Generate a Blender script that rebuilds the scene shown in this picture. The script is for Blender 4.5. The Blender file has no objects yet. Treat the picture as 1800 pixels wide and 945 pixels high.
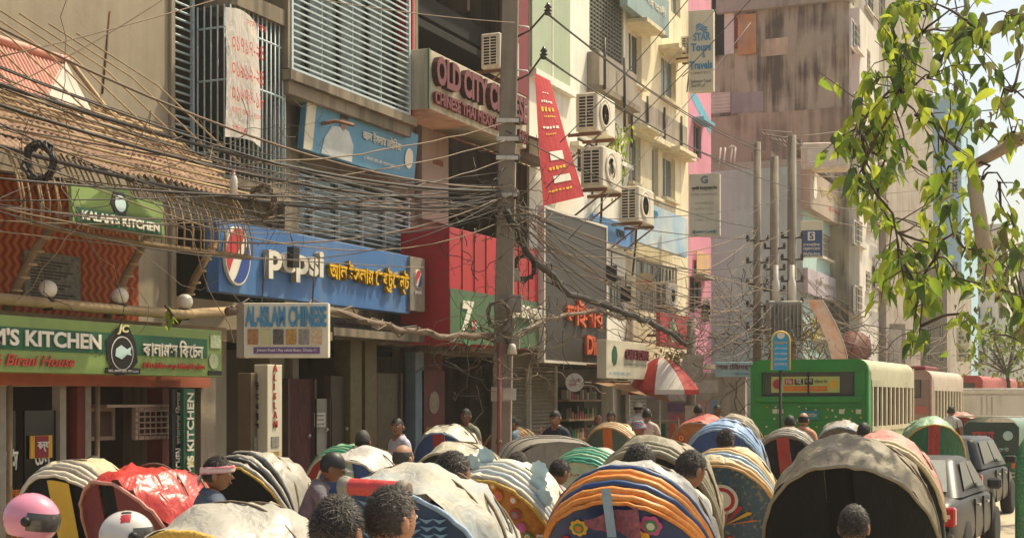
import bpy, math, random
from mathutils import Vector, Matrix, noise as mnoise
random.seed(7)
R = math.radians
SC = bpy.context.scene
COL = SC.collection

# ------------------------------------------------------------------ camera, sky, sun, exposure
CAMZ = 2.2
FPX = 2500.0                      # focal length in photograph pixels (1800 wide) = 50 mm
HORIZON = 700.0
ANG = R(23.56)                    # the camera looks this far to the left of the street's direction (+Y)
cam_data = bpy.data.cameras.new('camera')
cam = bpy.data.objects.new('camera', cam_data); COL.objects.link(cam)
cam.location = (0, 0, CAMZ); cam.rotation_euler = (R(90), 0, ANG)
cam_data.lens = 50; cam_data.sensor_width = 36; cam_data.sensor_fit = 'HORIZONTAL'
cam_data.shift_y = (HORIZON - 472.5) / 1800
cam_data.clip_start = 0.1; cam_data.clip_end = 3000
SC.camera = cam

SUN_EL, SUN_AZ = R(59), R(32)     # azimuth measured from +Y (down the street) towards +X
world = bpy.data.worlds.new('World'); SC.world = world; world.use_nodes = True
wn = world.node_tree.nodes; wl = world.node_tree.links
sky = wn.new('ShaderNodeTexSky'); sky.sky_type = 'NISHITA'; sky.sun_disc = False
sky.sun_elevation = SUN_EL; sky.sun_rotation = SUN_AZ
sky.air_density = 1.0; sky.dust_density = 4.0; sky.ozone_density = 0.6
bgn = wn['Background']; bgn.inputs['Strength'].default_value = 0.15
wl.new(sky.outputs[0], bgn.inputs['Color'])
sun_data = bpy.data.lights.new('sun', 'SUN'); sun_data.energy = 4.0; sun_data.angle = R(1.2); sun_data.color = (1.0, 0.93, 0.76)
sun = bpy.data.objects.new('sun', sun_data); COL.objects.link(sun)
sdir = Vector((math.sin(SUN_AZ) * math.cos(SUN_EL), math.cos(SUN_AZ) * math.cos(SUN_EL), math.sin(SUN_EL)))
sun.rotation_euler = sdir.to_track_quat('Z', 'Y').to_euler(); sun.location = (10, 10, 40)
SC.view_settings.view_transform = 'Standard'; SC.view_settings.look = 'None'
SC.view_settings.exposure = 0.38; SC.view_settings.use_white_balance = True; SC.view_settings.white_balance_temperature = 7300; SC.view_settings.white_balance_tint = 6
SC.view_settings.gamma = 1.0; SC.view_settings.use_curve_mapping = False
SC.cycles.max_bounces = 6; SC.cycles.diffuse_bounces = 3; SC.cycles.glossy_bounces = 2
SC.cycles.transmission_bounces = 4; SC.cycles.volume_bounces = 0; SC.cycles.transparent_max_bounces = 6
SC.cycles.use_denoising = True

# ------------------------------------------------------------------ measuring: where a sight line meets a wall plane
CA, SA = math.cos(ANG), math.sin(ANG)
def ray(px):
    u = (px - 900) / FPX
    return (-SA + CA * u, CA + SA * u)
def fx(px, X):                    # Y where the line of column px meets the plane x = X
    r = ray(px); return X / r[0] * r[1]
def fz(px, py, X):
    return CAMZ + (HORIZON - py) / FPX * X / ray(px)[0]
def gx(px, Y):                    # X where it meets the plane y = Y
    r = ray(px); return Y / r[1] * r[0]
def gz(px, py, Y):
    return CAMZ + (HORIZON - py) / FPX * Y / ray(px)[1]
def at(px, py, d):                # point at depth d
    r = ray(px); return Vector((r[0] * d, r[1] * d, CAMZ + (HORIZON - py) / FPX * d))

# ------------------------------------------------------------------ mesh helpers
class MB:
    def __init__(s): s.v = []; s.f = []; s.mi = []; s.sm = []
    def add(s, vs, fs, m=0, sm=False):
        b = len(s.v); s.v.extend([tuple(p) for p in vs])
        for q in fs: s.f.append([b + i for i in q]); s.mi.append(m); s.sm.append(sm)
        return s
    def box(s, x0, x1, y0, y1, z0, z1, m=0):
        vs = [(x0,y0,z0),(x1,y0,z0),(x1,y1,z0),(x0,y1,z0),(x0,y0,z1),(x1,y0,z1),(x1,y1,z1),(x0,y1,z1)]
        return s.add(vs, [(0,3,2,1),(4,5,6,7),(0,1,5,4),(1,2,6,5),(2,3,7,6),(3,0,4,7)], m)
    def cbox(s, x0, x1, y0, y1, z0, z1, c=.01, m=0):          # box with chamfered edges
        vs = []; 
        for (a, b, k) in ((x0, x1, 0), ): pass
        X = (x0, x0 + c, x1 - c, x1); Y = (y0, y0 + c, y1 - c, y1); Z = (z0, z0 + c, z1 - c, z1)
        idx = {}
        def V(i, j, k):
            if (i, j, k) not in idx: idx[(i, j, k)] = len(vs); vs.append((X[i], Y[j], Z[k]))
            return idx[(i, j, k)]
        F = []
        F += [(V(1,1,0),V(1,2,0),V(2,2,0),V(2,1,0)), (V(1,1,3),V(2,1,3),V(2,2,3),V(1,2,3))]
        F += [(V(1,0,1),V(2,0,1),V(2,0,2),V(1,0,2)), (V(1,3,1),V(1,3,2),V(2,3,2),V(2,3,1))]
        F += [(V(0,1,1),V(0,1,2),V(0,2,2),V(0,2,1)), (V(3,1,1),V(3,2,1),V(3,2,2),V(3,1,2))]
        for j, jj in ((1, 0), (2, 3)):
            for k, kk in ((1, 0), (2, 3)): F.append((V(1,j,kk),V(2,j,kk),V(2,jj,k),V(1,jj,k)))
        for i, ii in ((1, 0), (2, 3)):
            for k, kk in ((1, 0), (2, 3)): F.append((V(i,1,kk),V(i,2,kk),V(ii,2,k),V(ii,1,k)))
            for j, jj in ((1, 0), (2, 3)): F.append((V(i,jj,1),V(i,jj,2),V(ii,j,2),V(ii,j,1)))
            for j, jj in ((1, 0), (2, 3)):
                for k, kk in ((1, 0), (2, 3)): F.append((V(ii,j,k),V(i,jj,k),V(i,j,kk)))
        return s.add(vs, F, m)
    def quad(s, a, b, c, d, m=0): return s.add([a, b, c, d], [(0,1,2,3)], m)
    def poly(s, pts, m=0): return s.add(pts, [tuple(range(len(pts)))], m)
    def tube(s, pts, r, n=6, m=0, cap=True, sm=True):
        pts = [Vector(p) for p in pts]; k = len(pts)
        rs = r if isinstance(r, (list, tuple)) else [r] * k
        vs = []; up = None
        for i, p in enumerate(pts):
            t = (pts[min(i + 1, k - 1)] - pts[max(i - 1, 0)])
            if t.length < 1e-9: t = Vector((0, 0, 1))
            t.normalize()
            if up is None: up = Vector((0, 0, 1)) if abs(t.z) < .9 else Vector((1, 0, 0))
            a = t.cross(up)
            if a.length < 1e-4: a = t.cross(Vector((1, .3, 0)))
            a.normalize(); b = a.cross(t); up = b
            for j in range(n):
                th = 2 * math.pi * j / n
                vs.append(p + (a * math.cos(th) + b * math.sin(th)) * rs[i])
        fs = [(i*n+j, i*n+(j+1)%n, (i+1)*n+(j+1)%n, (i+1)*n+j) for i in range(k-1) for j in range(n)]
        if cap: fs += [tuple(range(n))[::-1], tuple(range((k-1)*n, k*n))]
        return s.add(vs, fs, m, sm)
    def lathe(s, prof, c=(0,0,0), n=16, axis='z', m=0, sm=True):
        vs = []
        for (r, z) in prof:
            for j in range(n):
                t = 2 * math.pi * j / n; a, b = r * math.cos(t), r * math.sin(t)
                p = (a, b, z) if axis == 'z' else ((z, a, b) if axis == 'x' else (b, z, a))
                vs.append((p[0]+c[0], p[1]+c[1], p[2]+c[2]))
        k = len(prof)
        fs = [(i*n+j, i*n+(j+1)%n, (i+1)*n+(j+1)%n, (i+1)*n+j) for i in range(k-1) for j in range(n)]
        if prof[0][0] > 1e-5: fs.append(tuple(range(n))[::-1])
        if prof[-1][0] > 1e-5: fs.append(tuple(range((k-1)*n, k*n)))
        return s.add(vs, fs, m, sm)
    def ball(s, c, r, nu=12, nv=8, m=0):
        r = r if isinstance(r, (list, tuple)) else (r, r, r); vs = []; fs = []
        for i in range(nv + 1):
            p = math.pi * i / nv
            for j in range(nu):
                t = 2 * math.pi * j / nu
                vs.append((c[0]+r[0]*math.sin(p)*math.cos(t), c[1]+r[1]*math.sin(p)*math.sin(t), c[2]-r[2]*math.cos(p)))
        for i in range(nv):
            for j in range(nu): fs.append((i*nu+j, i*nu+(j+1)%nu, (i+1)*nu+(j+1)%nu, (i+1)*nu+j))
        return s.add(vs, fs, m, True)
    def grid(s, fn, nu, nv, m=0, sm=True):
        vs = [fn(i / nu, j / nv) for j in range(nv + 1) for i in range(nu + 1)]
        fs = [(j*(nu+1)+i, j*(nu+1)+i+1, (j+1)*(nu+1)+i+1, (j+1)*(nu+1)+i) for j in range(nv) for i in range(nu)]
        return s.add(vs, fs, m, sm)
    def prism(s, pts, y0, y1, m=0):           # outline in x,z (counter-clockwise from the front), from y0 (front) to y1
        n = len(pts)
        vs = [(p[0], y0, p[1]) for p in pts] + [(p[0], y1, p[1]) for p in pts]
        fs = [tuple(range(n)), tuple(range(2*n-1, n-1, -1))] + [(i, n+i, n+(i+1)%n, (i+1)%n) for i in range(n)]
        return s.add(vs, fs, m)
    def wall(s, W, H, holes, t=.25, m=0, x0=0, z0=0):   # wall with openings; front y=0, back y=t
        xs = sorted({x0, x0+W} | {min(max(h[i], x0), x0+W) for h in holes for i in (0, 1)})
        zs = sorted({z0, z0+H} | {min(max(h[i], z0), z0+H) for h in holes for i in (2, 3)})
        def hole(i, k):
            if i < 0 or k < 0 or i >= len(xs)-1 or k >= len(zs)-1: return True
            cx, cz = (xs[i]+xs[i+1])/2, (zs[k]+zs[k+1])/2
            return any(h[0] < cx < h[1] and h[2] < cz < h[3] for h in holes)
        for i in range(len(xs)-1):
            for k in range(len(zs)-1):
                if hole(i, k): continue
                a, b, c, d = xs[i], xs[i+1], zs[k], zs[k+1]
                s.quad((a,0,c),(b,0,c),(b,0,d),(a,0,d), m); s.quad((a,t,c),(a,t,d),(b,t,d),(b,t,c), m)
                if hole(i-1, k): s.quad((a,0,c),(a,0,d),(a,t,d),(a,t,c), m)
                if hole(i+1, k): s.quad((b,0,c),(b,t,c),(b,t,d),(b,0,d), m)
                if hole(i, k-1): s.quad((a,0,c),(a,t,c),(b,t,c),(b,0,c), m)
                if hole(i, k+1): s.quad((a,0,d),(b,0,d),(b,t,d),(a,t,d), m)
        return s
    def mesh(s, name, mats):
        used = sorted({i for q in s.f for i in q})
        if len(used) < len(s.v):
            mp = {i: k for k, i in enumerate(used)}; s.v = [s.v[i] for i in used]; s.f = [[mp[i] for i in q] for q in s.f]
        me = bpy.data.meshes.new(name); me.from_pydata(s.v, [], s.f)
        for x in (mats if isinstance(mats, (list, tuple)) else [mats]): me.materials.append(x)
        me.polygons.foreach_set('material_index', s.mi); me.polygons.foreach_set('use_smooth', s.sm)
        me.update(); return me
    def build(s, name, mats, parent=None, loc=(0,0,0), rot=(0,0,0), bevel=0):
        return link(name, s.mesh(name, mats), parent, loc, rot, bevel)

def link(name, me, parent=None, loc=(0,0,0), rot=(0,0,0), bevel=0):
    o = bpy.data.objects.new(name, me); COL.objects.link(o)
    o.location = loc; o.rotation_euler = rot
    if parent is not None: o.parent = parent
    if bevel:
        b = o.modifiers.new('bevel', 'BEVEL'); b.width = bevel; b.segments = 2; b.limit_method = 'ANGLE'
    return o
def tag(o, label=None, cat=None, group=None, kind=None):
    if label: o['label'] = label
    if cat: o['category'] = cat
    if group: o['group'] = group
    if kind: o['kind'] = kind
    return o
def thing(name, label, cat, loc=(0,0,0), rz=0, group=None, rx=0, ry=0):
    o = bpy.data.objects.new(name, None); COL.objects.link(o); o.empty_display_size = .2
    o.location = loc; o.rotation_euler = (rx, ry, rz)
    return tag(o, label, cat, group)
def boxpart(name, mat, parent, *a, bevel=0, c=0):
    m = MB()
    if c: m.cbox(*a, c=c)
    else: m.box(*a)
    return m.build(name, mat, parent, bevel=bevel)
def share(name, me, parent, loc=(0,0,0), rot=(0,0,0), scale=(1,1,1)):
    o = link(name, me, parent, loc, rot); o.scale = scale; return o

# ------------------------------------------------------------------ procedural materials
def lin(c):
    if isinstance(c, str):
        c = c.lstrip('#'); c = [int(c[i:i+2], 16) / 255 for i in (0, 2, 4)]
        return tuple(x / 12.92 if x < .04045 else ((x + .055) / 1.055) ** 2.4 for x in c)
    return tuple(c)
_mats = {}
def M(name, col, rough=.8, var=.14, scale=3.0, streak=0.0, dirt='#3b342b', bump=0.0, bscale=30., metal=0.0, col2=None, spots=0.0, trans=0.0, coat=0.0, alpha=1.0, fold=0.0):
    if name in _mats: return _mats[name]
    m = bpy.data.materials.new(name); m.use_nodes = True; _mats[name] = m
    nt = m.node_tree; N = nt.nodes; L = nt.links; bs = N['Principled BSDF']
    c = lin(col); c2 = lin(col2) if col2 else None
    tc = N.new('ShaderNodeTexCoord'); oi = N.new('ShaderNodeObjectInfo')
    ad = N.new('ShaderNodeVectorMath'); ad.operation = 'MULTIPLY_ADD'
    L.new(oi.outputs['Random'], ad.inputs[0]); ad.inputs[1].default_value = (13, 7, 5); L.new(tc.outputs['Object'], ad.inputs[2])
    vec = ad.outputs[0]
    n1 = N.new('ShaderNodeTexNoise'); n1.inputs['Scale'].default_value = scale; n1.inputs['Detail'].default_value = 7; n1.inputs['Roughness'].default_value = .65
    L.new(vec, n1.inputs['Vector'])
    mr = N.new('ShaderNodeMapRange'); mr.inputs[1].default_value = .3; mr.inputs[2].default_value = .7
    L.new(n1.outputs['Fac'], mr.inputs[0])
    mx = N.new('ShaderNodeMix'); mx.data_type = 'RGBA'
    L.new(mr.outputs[0], mx.inputs[0])
    lo = c2 if c2 else tuple(x * (1 - var) for x in c); hi = c if c2 else tuple(min(x * (1 + var), 1) for x in c)
    mx.inputs[6].default_value = (*lo, 1); mx.inputs[7].default_value = (*hi, 1)
    out = mx.outputs[2]
    if streak > 0:
        mp = N.new('ShaderNodeMapping'); mp.inputs['Scale'].default_value = (5.5, 5.5, .45); L.new(vec, mp.inputs['Vector'])
        n2 = N.new('ShaderNodeTexNoise'); n2.inputs['Scale'].default_value = 1.0; n2.inputs['Detail'].default_value = 6; L.new(mp.outputs[0], n2.inputs['Vector'])
        n3 = N.new('ShaderNodeTexNoise'); n3.inputs['Scale'].default_value = .7; n3.inputs['Detail'].default_value = 4; L.new(vec, n3.inputs['Vector'])
        mu = N.new('ShaderNodeMath'); mu.operation = 'MULTIPLY'; L.new(n2.outputs['Fac'], mu.inputs[0]); L.new(n3.outputs['Fac'], mu.inputs[1])
        r2 = N.new('ShaderNodeMapRange'); r2.inputs[1].default_value = .2; r2.inputs[2].default_value = .36; r2.inputs[4].default_value = streak; L.new(mu.outputs[0], r2.inputs[0])
        m2 = N.new('ShaderNodeMix'); m2.data_type = 'RGBA'; L.new(r2.outputs[0], m2.inputs[0]); L.new(out, m2.inputs[6]); m2.inputs[7].default_value = (*lin(dirt), 1)
        out = m2.outputs[2]
    if spots > 0:
        n4 = N.new('ShaderNodeTexNoise'); n4.inputs['Scale'].default_value = scale * 5; n4.inputs['Detail'].default_value = 5; L.new(vec, n4.inputs['Vector'])
        r4 = N.new('ShaderNodeMapRange'); r4.inputs[1].default_value = .55; r4.inputs[2].default_value = .68; r4.inputs[4].default_value = spots; L.new(n4.outputs['Fac'], r4.inputs[0])
        m4 = N.new('ShaderNodeMix'); m4.data_type = 'RGBA'; L.new(r4.outputs[0], m4.inputs[0]); L.new(out, m4.inputs[6]); m4.inputs[7].default_value = (*lin(dirt), 1)
        out = m4.outputs[2]
    L.new(out, bs.inputs['Base Color'])
    bs.inputs['Roughness'].default_value = rough; bs.inputs['Metallic'].default_value = metal
    if coat: bs.inputs['Coat Weight'].default_value = coat; bs.inputs['Coat Roughness'].default_value = .12
    if alpha < 1: bs.inputs['Alpha'].default_value = alpha
    h = None
    if bump:
        nb = N.new('ShaderNodeTexNoise'); nb.inputs['Scale'].default_value = bscale; nb.inputs['Detail'].default_value = 5; L.new(vec, nb.inputs['Vector'])
        b = N.new('ShaderNodeBump'); b.inputs['Strength'].default_value = bump; b.inputs['Distance'].default_value = .02; L.new(nb.outputs['Fac'], b.inputs['Height']); h = b
    if fold:
        mp = N.new('ShaderNodeMapping'); mp.inputs['Scale'].default_value = (5, 5, 2.2); mp.inputs['Rotation'].default_value = (.3, .5, .2); L.new(vec, mp.inputs['Vector'])
        nb = N.new('ShaderNodeTexNoise'); nb.inputs['Scale'].default_value = 1.6; nb.inputs['Detail'].default_value = 3; nb.inputs['Distortion'].default_value = .8; L.new(mp.outputs[0], nb.inputs['Vector'])
        b = N.new('ShaderNodeBump'); b.inputs['Strength'].default_value = fold; b.inputs['Distance'].default_value = .08; L.new(nb.outputs['Fac'], b.inputs['Height'])
        if h: L.new(h.outputs[0], b.inputs['Normal'])
        h = b
    if h: L.new(h.outputs[0], bs.inputs['Normal'])
    if trans:
        ts = N.new('ShaderNodeBsdfTranslucent'); L.new(out, ts.inputs['Color'])
        ms = N.new('ShaderNodeMixShader'); ms.inputs[0].default_value = trans
        L.new(bs.outputs[0], ms.inputs[1]); L.new(ts.outputs[0], ms.inputs[2]); L.new(ms.outputs[0], N['Material Output'].inputs['Surface'])
    return m

# ------------------------------------------------------------------ lettering
PRE = 'িেৈ'
def bn(s):                        # Bangla in the order it is drawn: vowel signs written before their consonant come first
    out = []
    for ch in s:
        if ch in 'োৌ':
            k = len(out) - 1
            while k > 1 and out[k-1] == '্': k -= 2
            out.insert(k, 'ে'); out.append('া' if ch == 'ো' else 'ৗ')
        elif ch in PRE and out:
            k = len(out) - 1
            while k > 1 and out[k-1] == '্': k -= 2
            out.insert(max(k, 0), ch)
        else: out.append(ch)
    return ''.join(out)
def text_mesh(s, ext=0.0, bold=0.0, shear=0.0, spacing=1.0):
    cu = bpy.data.curves.new('lettering', 'FONT'); cu.body = s; cu.size = 1; cu.extrude = ext; cu.offset = bold; cu.shear = shear; cu.space_character = spacing
    cu.resolution_u = 3
    o = bpy.data.objects.new('lettering', cu)
    me = bpy.data.meshes.new_from_object(o)
    bpy.data.objects.remove(o); bpy.data.curves.remove(cu)
    return me
def txt(parent, s, x, z, w, h, mat, y=-.012, ext=0.006, bold=0.01, shear=0.0, vertical=False, name='lettering', turn=0, spacing=1.0, side=None):
    """letters fitted into the box x..x+w, z..z+h on the front (-y) of a sign"""
    s2 = bn(s)
    if vertical: s2 = '\n'.join(s2)
    me = text_mesh(s2, 0, bold, shear, spacing)
    co = [v.co.copy() for v in me.vertices]
    if not co: return None
    x0, x1 = min(c.x for c in co), max(c.x for c in co); y0, y1 = min(c.y for c in co), max(c.y for c in co)
    sx, sy = w / max(x1 - x0, 1e-4), h / max(y1 - y0, 1e-4)
    if turn: sx, sy = h / max(x1 - x0, 1e-4), w / max(y1 - y0, 1e-4)
    mb = MB(); n = len(co); vs = []
    for dy in (y - ext, y + ext):
        for c in co:
            a, b = (c.x - x0) * sx, (c.y - y0) * sy
            if turn == 1: a, b = w - b, a          # reads upwards
            vs.append((x + a, dy, z + b))
    fs = [tuple(p.vertices) for p in me.polygons]
    mb.add(vs[:n], fs, 0)
    if ext > .004:
        edges = {}
        for p in fs:
            for i in range(len(p)):
                e = (p[i], p[(i+1) % len(p)])
                edges[e] = 1
        b0 = len(mb.v); mb.v.extend(vs[n:])
        for (i, j) in edges:
            if (j, i) not in edges: mb.f.append([i, b0 + i, b0 + j, j]); mb.mi.append(1 if side else 0); mb.sm.append(False)
    bpy.data.meshes.remove(me)
    return mb.build(name, [mat, side] if side else mat, parent)
# ------------------------------------------------------------------ palette
m_asphalt = M('asphalt', '#8a7f6e', .9, .2, .8, bump=.3, bscale=60, spots=.3, dirt='#5c5348')
m_dust = M('pavement_concrete', '#9c9080', .9, .2, 1.2, bump=.3)
m_conc = M('grey_plaster', '#9a8d77', .9, .14, .9, streak=.35, dirt='#776b5b', bump=.15)
m_concd = M('stained_concrete', '#8b7d69', .9, .2, 1.2, streak=.7, dirt='#41382e', bump=.2)
m_white = M('white_plaster', '#f2ebdc', .85, .05, 1.0, streak=.25, dirt='#b3a68f')
m_beige = M('cream_plaster', '#e8d9b8', .85, .1, 1.0, streak=.5, dirt='#a8987c')
m_pink = M('pink_paint', '#d98fa3', .75, .1, 1.5, streak=.3, dirt='#b87a86')
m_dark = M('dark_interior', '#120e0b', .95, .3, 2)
m_brown = M('brown_paint', '#54392c', .7, .25, 3)
m_steel = M('pale_painted_steel', '#cfc8ba', .5, .12, 6, spots=.25, dirt='#7a5b41')
m_bluesteel = M('bluish_painted_steel', '#b9c8ca', .5, .12, 6, spots=.3, dirt='#6d5a48')
m_darksteel = M('dark_steel', '#3a332d', .6, .2, 8)
m_rust = M('rusty_steel', '#7b5238', .8, .3, 8)
m_glass = M('window_glass', '#5d6a66', .12, .3, 1.2)
m_glassd = M('dark_glass', '#2c3130', .1, .3, 1.5)
m_red = M('red_paint', '#b3292d', .55, .12, 2, streak=.2, dirt='#6f1f20')
m_maroon = M('maroon_paint', '#7a1f24', .6, .15, 2)
m_teal = M('teal_plaster', '#a9c4bd', .85, .08, 1, streak=.35, dirt='#8b9a92')
m_greyw = M('weathered_grey', '#a39788', .9, .15, .8, streak=.5, dirt='#6d6255', bump=.2)
m_bigwall = M('rain_stained_wall', '#aea58d', .95, .18, .5, streak=.95, dirt='#54493c', bump=.2)
m_palewall = M('pale_wall', '#d8d0c2', .9, .08, .8, streak=.3, dirt='#9d9284')
m_bluewall = M('pale_blue_wall', '#a9ccdb', .85, .06, .8, streak=.15, dirt='#90a8b2')
m_wood = M('bamboo', '#a68c68', .75, .22, 6, spots=.3, dirt='#6d5334')
m_woodd = M('dark_bamboo', '#80684a', .8, .25, 6)
m_tin = M('pink_tin', '#d08f7b', .6, .15, 2, streak=.4, dirt='#8b5442')
m_ac = M('aircon_casing', '#e2d8c4', .5, .08, 3, streak=.45, dirt='#9c876a')
m_blackp = M('black_plastic', '#1d1b1a', .5, .2, 8)
m_cloudy = M('translucent_green_panel', '#a9b491', .4, .12, .8, streak=.2, dirt='#87916f')
m_tile = M('mustard_tile', '#63532f', .5, .25, 9)

# ------------------------------------------------------------------ the setting: road, footpath, kerb
tag(MB().quad((-250,-60,0),(250,-60,0),(250,700,0),(-250,700,0)).build('ground', m_asphalt), kind='structure')
tag(MB().quad((-8.1,-20,.004),(7,-20,.004),(7,400,.004),(-8.1,400,.004)).build('road', M('road_asphalt', '#b3a48c', .92, .16, .5, bump=.35, bscale=70, spots=.25, dirt='#7b6f5f')), kind='structure')
pv = tag(MB().box(-12.2,-8.3,-10,60,.0,.146).build('pavement', m_dust), kind='structure')
slab = MB().cbox(-.48,.48,-.48,.48,0,.05, c=.008).mesh('paving_slab', M('paving_slab', '#94897a', .9, .18, 2, bump=.3, spots=.2))
for j in range(28):
    for i in range(3): share('paving_slab', slab, pv, (-8.82 - i, 8.5 + j, .11 + .006 * ((i*7+j*3) % 3)), scale=(1, 1, 1))
kb = MB().cbox(-.1,.1,-.49,.49,0,.16, c=.015).mesh('kerb_stone', M('kerb_concrete', '#a79b89', .9, .15, 3, spots=.3))
kerb = tag(MB().box(-8.29,-8.14,-10,60,0,.12).build('kerb', m_dust), kind='structure')
for j in range(32): share('kerb_stone', kb, kerb, (-8.2, 6.5 + j, .004))

# ------------------------------------------------------------------ building helpers (local x runs down the street, y into the building)
FACE = R(90)
def building(name, label, X, px0, px1, H, mat, holes=(), depth=8, cat='building', z0=0, roof=True, y1=None, t=.3):
    Y0 = fx(px0, X); Y1 = fx(px1, X) if y1 is None else y1; W = Y1 - Y0
    b = thing(name, label, cat, (X, Y0, 0), FACE)
    hs = [(fx(h[0], X) - Y0, fx(h[1], X) - Y0, fz(h[0], h[3], X), fz(h[0], h[2], X)) if len(h) > 4 and h[4] == 'p' else h[:4] for h in holes]
    MB().wall(W, H - z0, hs, t, z0=z0).build('wall', mat, b)
    boxpart('side_wall', mat, b, 0, .28, t + .002, depth, z0, H); boxpart('side_wall', mat, b, W - .28, W, t + .002, depth, z0, H)
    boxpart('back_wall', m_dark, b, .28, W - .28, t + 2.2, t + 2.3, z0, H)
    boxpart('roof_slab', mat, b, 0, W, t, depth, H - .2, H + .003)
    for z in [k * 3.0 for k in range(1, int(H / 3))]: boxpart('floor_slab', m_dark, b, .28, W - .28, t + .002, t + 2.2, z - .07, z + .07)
    return b, hs, W, Y0
def window(parent, x0, x1, z0, z1, y=.08, n=2, frame=None, pane=None, bars=0, hbars=0, barm=None, sill=None, name='window', r=.012, by=None):
    frame = frame or m_steel; pane = pane or m_glass; f = .05
    mb = MB(); mb.box(x0, x0+f, y, y+.07, z0, z1); mb.box(x1-f, x1, y, y+.07, z0, z1); mb.box(x0+f, x1-f, y+.002, y+.07, z0, z0+f); mb.box(x0+f, x1-f, y+.002, y+.07, z1-f, z1)
    for k in range(1, n):
        xx = x0 + (x1-x0)*k/n; mb.box(xx-.02, xx+.02, y+.003, y+.06, z0+f, z1-f)
    w = mb.build(name, frame, parent)
    for k in range(n):
        a = x0 + (x1-x0)*k/n + .01; b = x0 + (x1-x0)*(k+1)/n - .01
        boxpart('pane', pane, w, a, b, y+.03, y+.04, z0+.01, z1-.01)
    by = -.0 if by is None else by
    if bars:
        me = MB().tube([(0,0,z0),(0,0,z1)], r, 5).mesh('bar', barm or m_steel)
        for k in range(bars): share('bar', me, w, (x0 + (x1-x0)*(k+.5)/bars, by + .03, 0))
    if hbars:
        me = MB().tube([(x0,0,0),(x1,0,0)], r, 5).mesh('bar', barm or m_steel)
        for k in range(hbars): share('bar', me, w, (0, by, z0 + (z1-z0)*(k+.5)/hbars))
    if sill: boxpart('window_sill', sill, w, x0-.1, x1+.1, -.14, -.004, z0-.09, z0-.01)
    return w
def aircon(px, py, hpx, X, label, out=.5, rz=FACE, drop=.0, group='air conditioner outdoor units on the facades'):
    """outdoor unit hung in front of plane X: the grille side faces the camera, the fan faces the street"""
    s = abs(FPX * ray(px)[0] / X); Y = fx(px, X); z = fz(px, py, X)
    W, H, D = .82, .58, .34
    t = thing('air_conditioner', label, 'air conditioner', (X, Y, z), rz, group)
    boxpart('casing', m_ac, t, 0, W, -D, 0, 0, H, c=.02)
    mb = MB().lathe([(.2,0),(.22,-.02),(.23,-.02),(.23,0)], (W*.4, -D-.002, H*.5), 20, 'y')
    mb.build('fan_ring', m_ac, t)
    MB().lathe([(.001,.0),(.2,.0)], (W*.4, -D-.004, H*.5), 20, 'y').build('fan_opening', m_blackp, t)
    fm = MB()
    for k in range(5):
        fm.lathe([(.035+.038*k,-.006),(.041+.038*k,-.006),(.041+.038*k,.0),(.035+.038*k,.0)], (W*.4, -D-.012, H*.5), 18, 'y')
    for k in range(6):
        a = k*math.pi/3; fm.tube([(W*.4,-D-.015,H*.5),(W*.4+.2*math.cos(a),-D-.015,H*.5+.2*math.sin(a))], .004, 4)
    fm.build('fan_guard', m_ac, t)
    MB().box(-.004,-.002,-D*.86,-D*.14,H*.1,H*.9).build('coil', m_blackp, t)
    sl = MB().box(-.014,-.002,-D*.88,-D*.12,-.006,.006).mesh('slat', m_ac)
    for k in range(11): share('slat', sl, t, (0, 0, H*(.1+.8*k/10)))
    for k in range(3): MB().box(-.018,-.003,-D*(.14+.36*k)-.008,-D*(.14+.36*k)+.008,H*.1,H*.9).build('grille_upright', m_ac, t)
    mb = MB()
    for xx in (.1, W-.1):
        mb.box(xx-.02, xx+.02, -D-.03, out-D if out-D > 0 else .02, -.05, -.004)
        mb.tube([(xx,-D,-.05),(xx,max(out-D,.02),-.4)], .015, 5)
    mb.build('bracket', m_rust, t)
    MB().tube([(.5,-.05,.1),(.9,.0,.0),(1.0,.05,-.3),(.98,.1,-.8)], .018, 6).build('pipe', m_blackp, t)
    k = hpx / s / H; t.scale = (k, k, k)
    return t
# ================================================================== buildings along the left of the street
XF = -11.5
# ---- A: blank plastered building with the curved balcony cage
bA, hA, WA, YA = building('plastered_building', 'tall grey-beige plastered building with a blank wall above the bamboo roof', XF, -190, 500, 13.5, m_conc,
    [(303, 468, -90, 283, 'p'), (310, 492, 380, 520, 'p'), (.5, 3.6, .15, 3.0), (398, 474, 598, 962, 'p')])
lx = lambda px, X=XF, Y0=None: fx(px, X) - (YA if Y0 is None else Y0)
boxpart('canopy', m_concd, bA, lx(396), lx(480), -1.0, -.003, fz(398, 592, XF)-.02, fz(398, 592, XF)+.1)
# left ladder-like grille
x0, x1 = lx(303), lx(340); zb, zt = fz(303, 283, XF), fz(303, -90, XF)
me = MB().tube([(x0,0,0),(x1,0,0)], .017, 5).mesh('bar', m_bluesteel)
for k in range(26): share('bar', me, bA, (0, .03, zb + .08 + (zt-zb-.1)*k/25))
boxpart('grille_post', m_bluesteel, bA, x1-.01, x1+.03, .0, .05, zb, zt)
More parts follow.
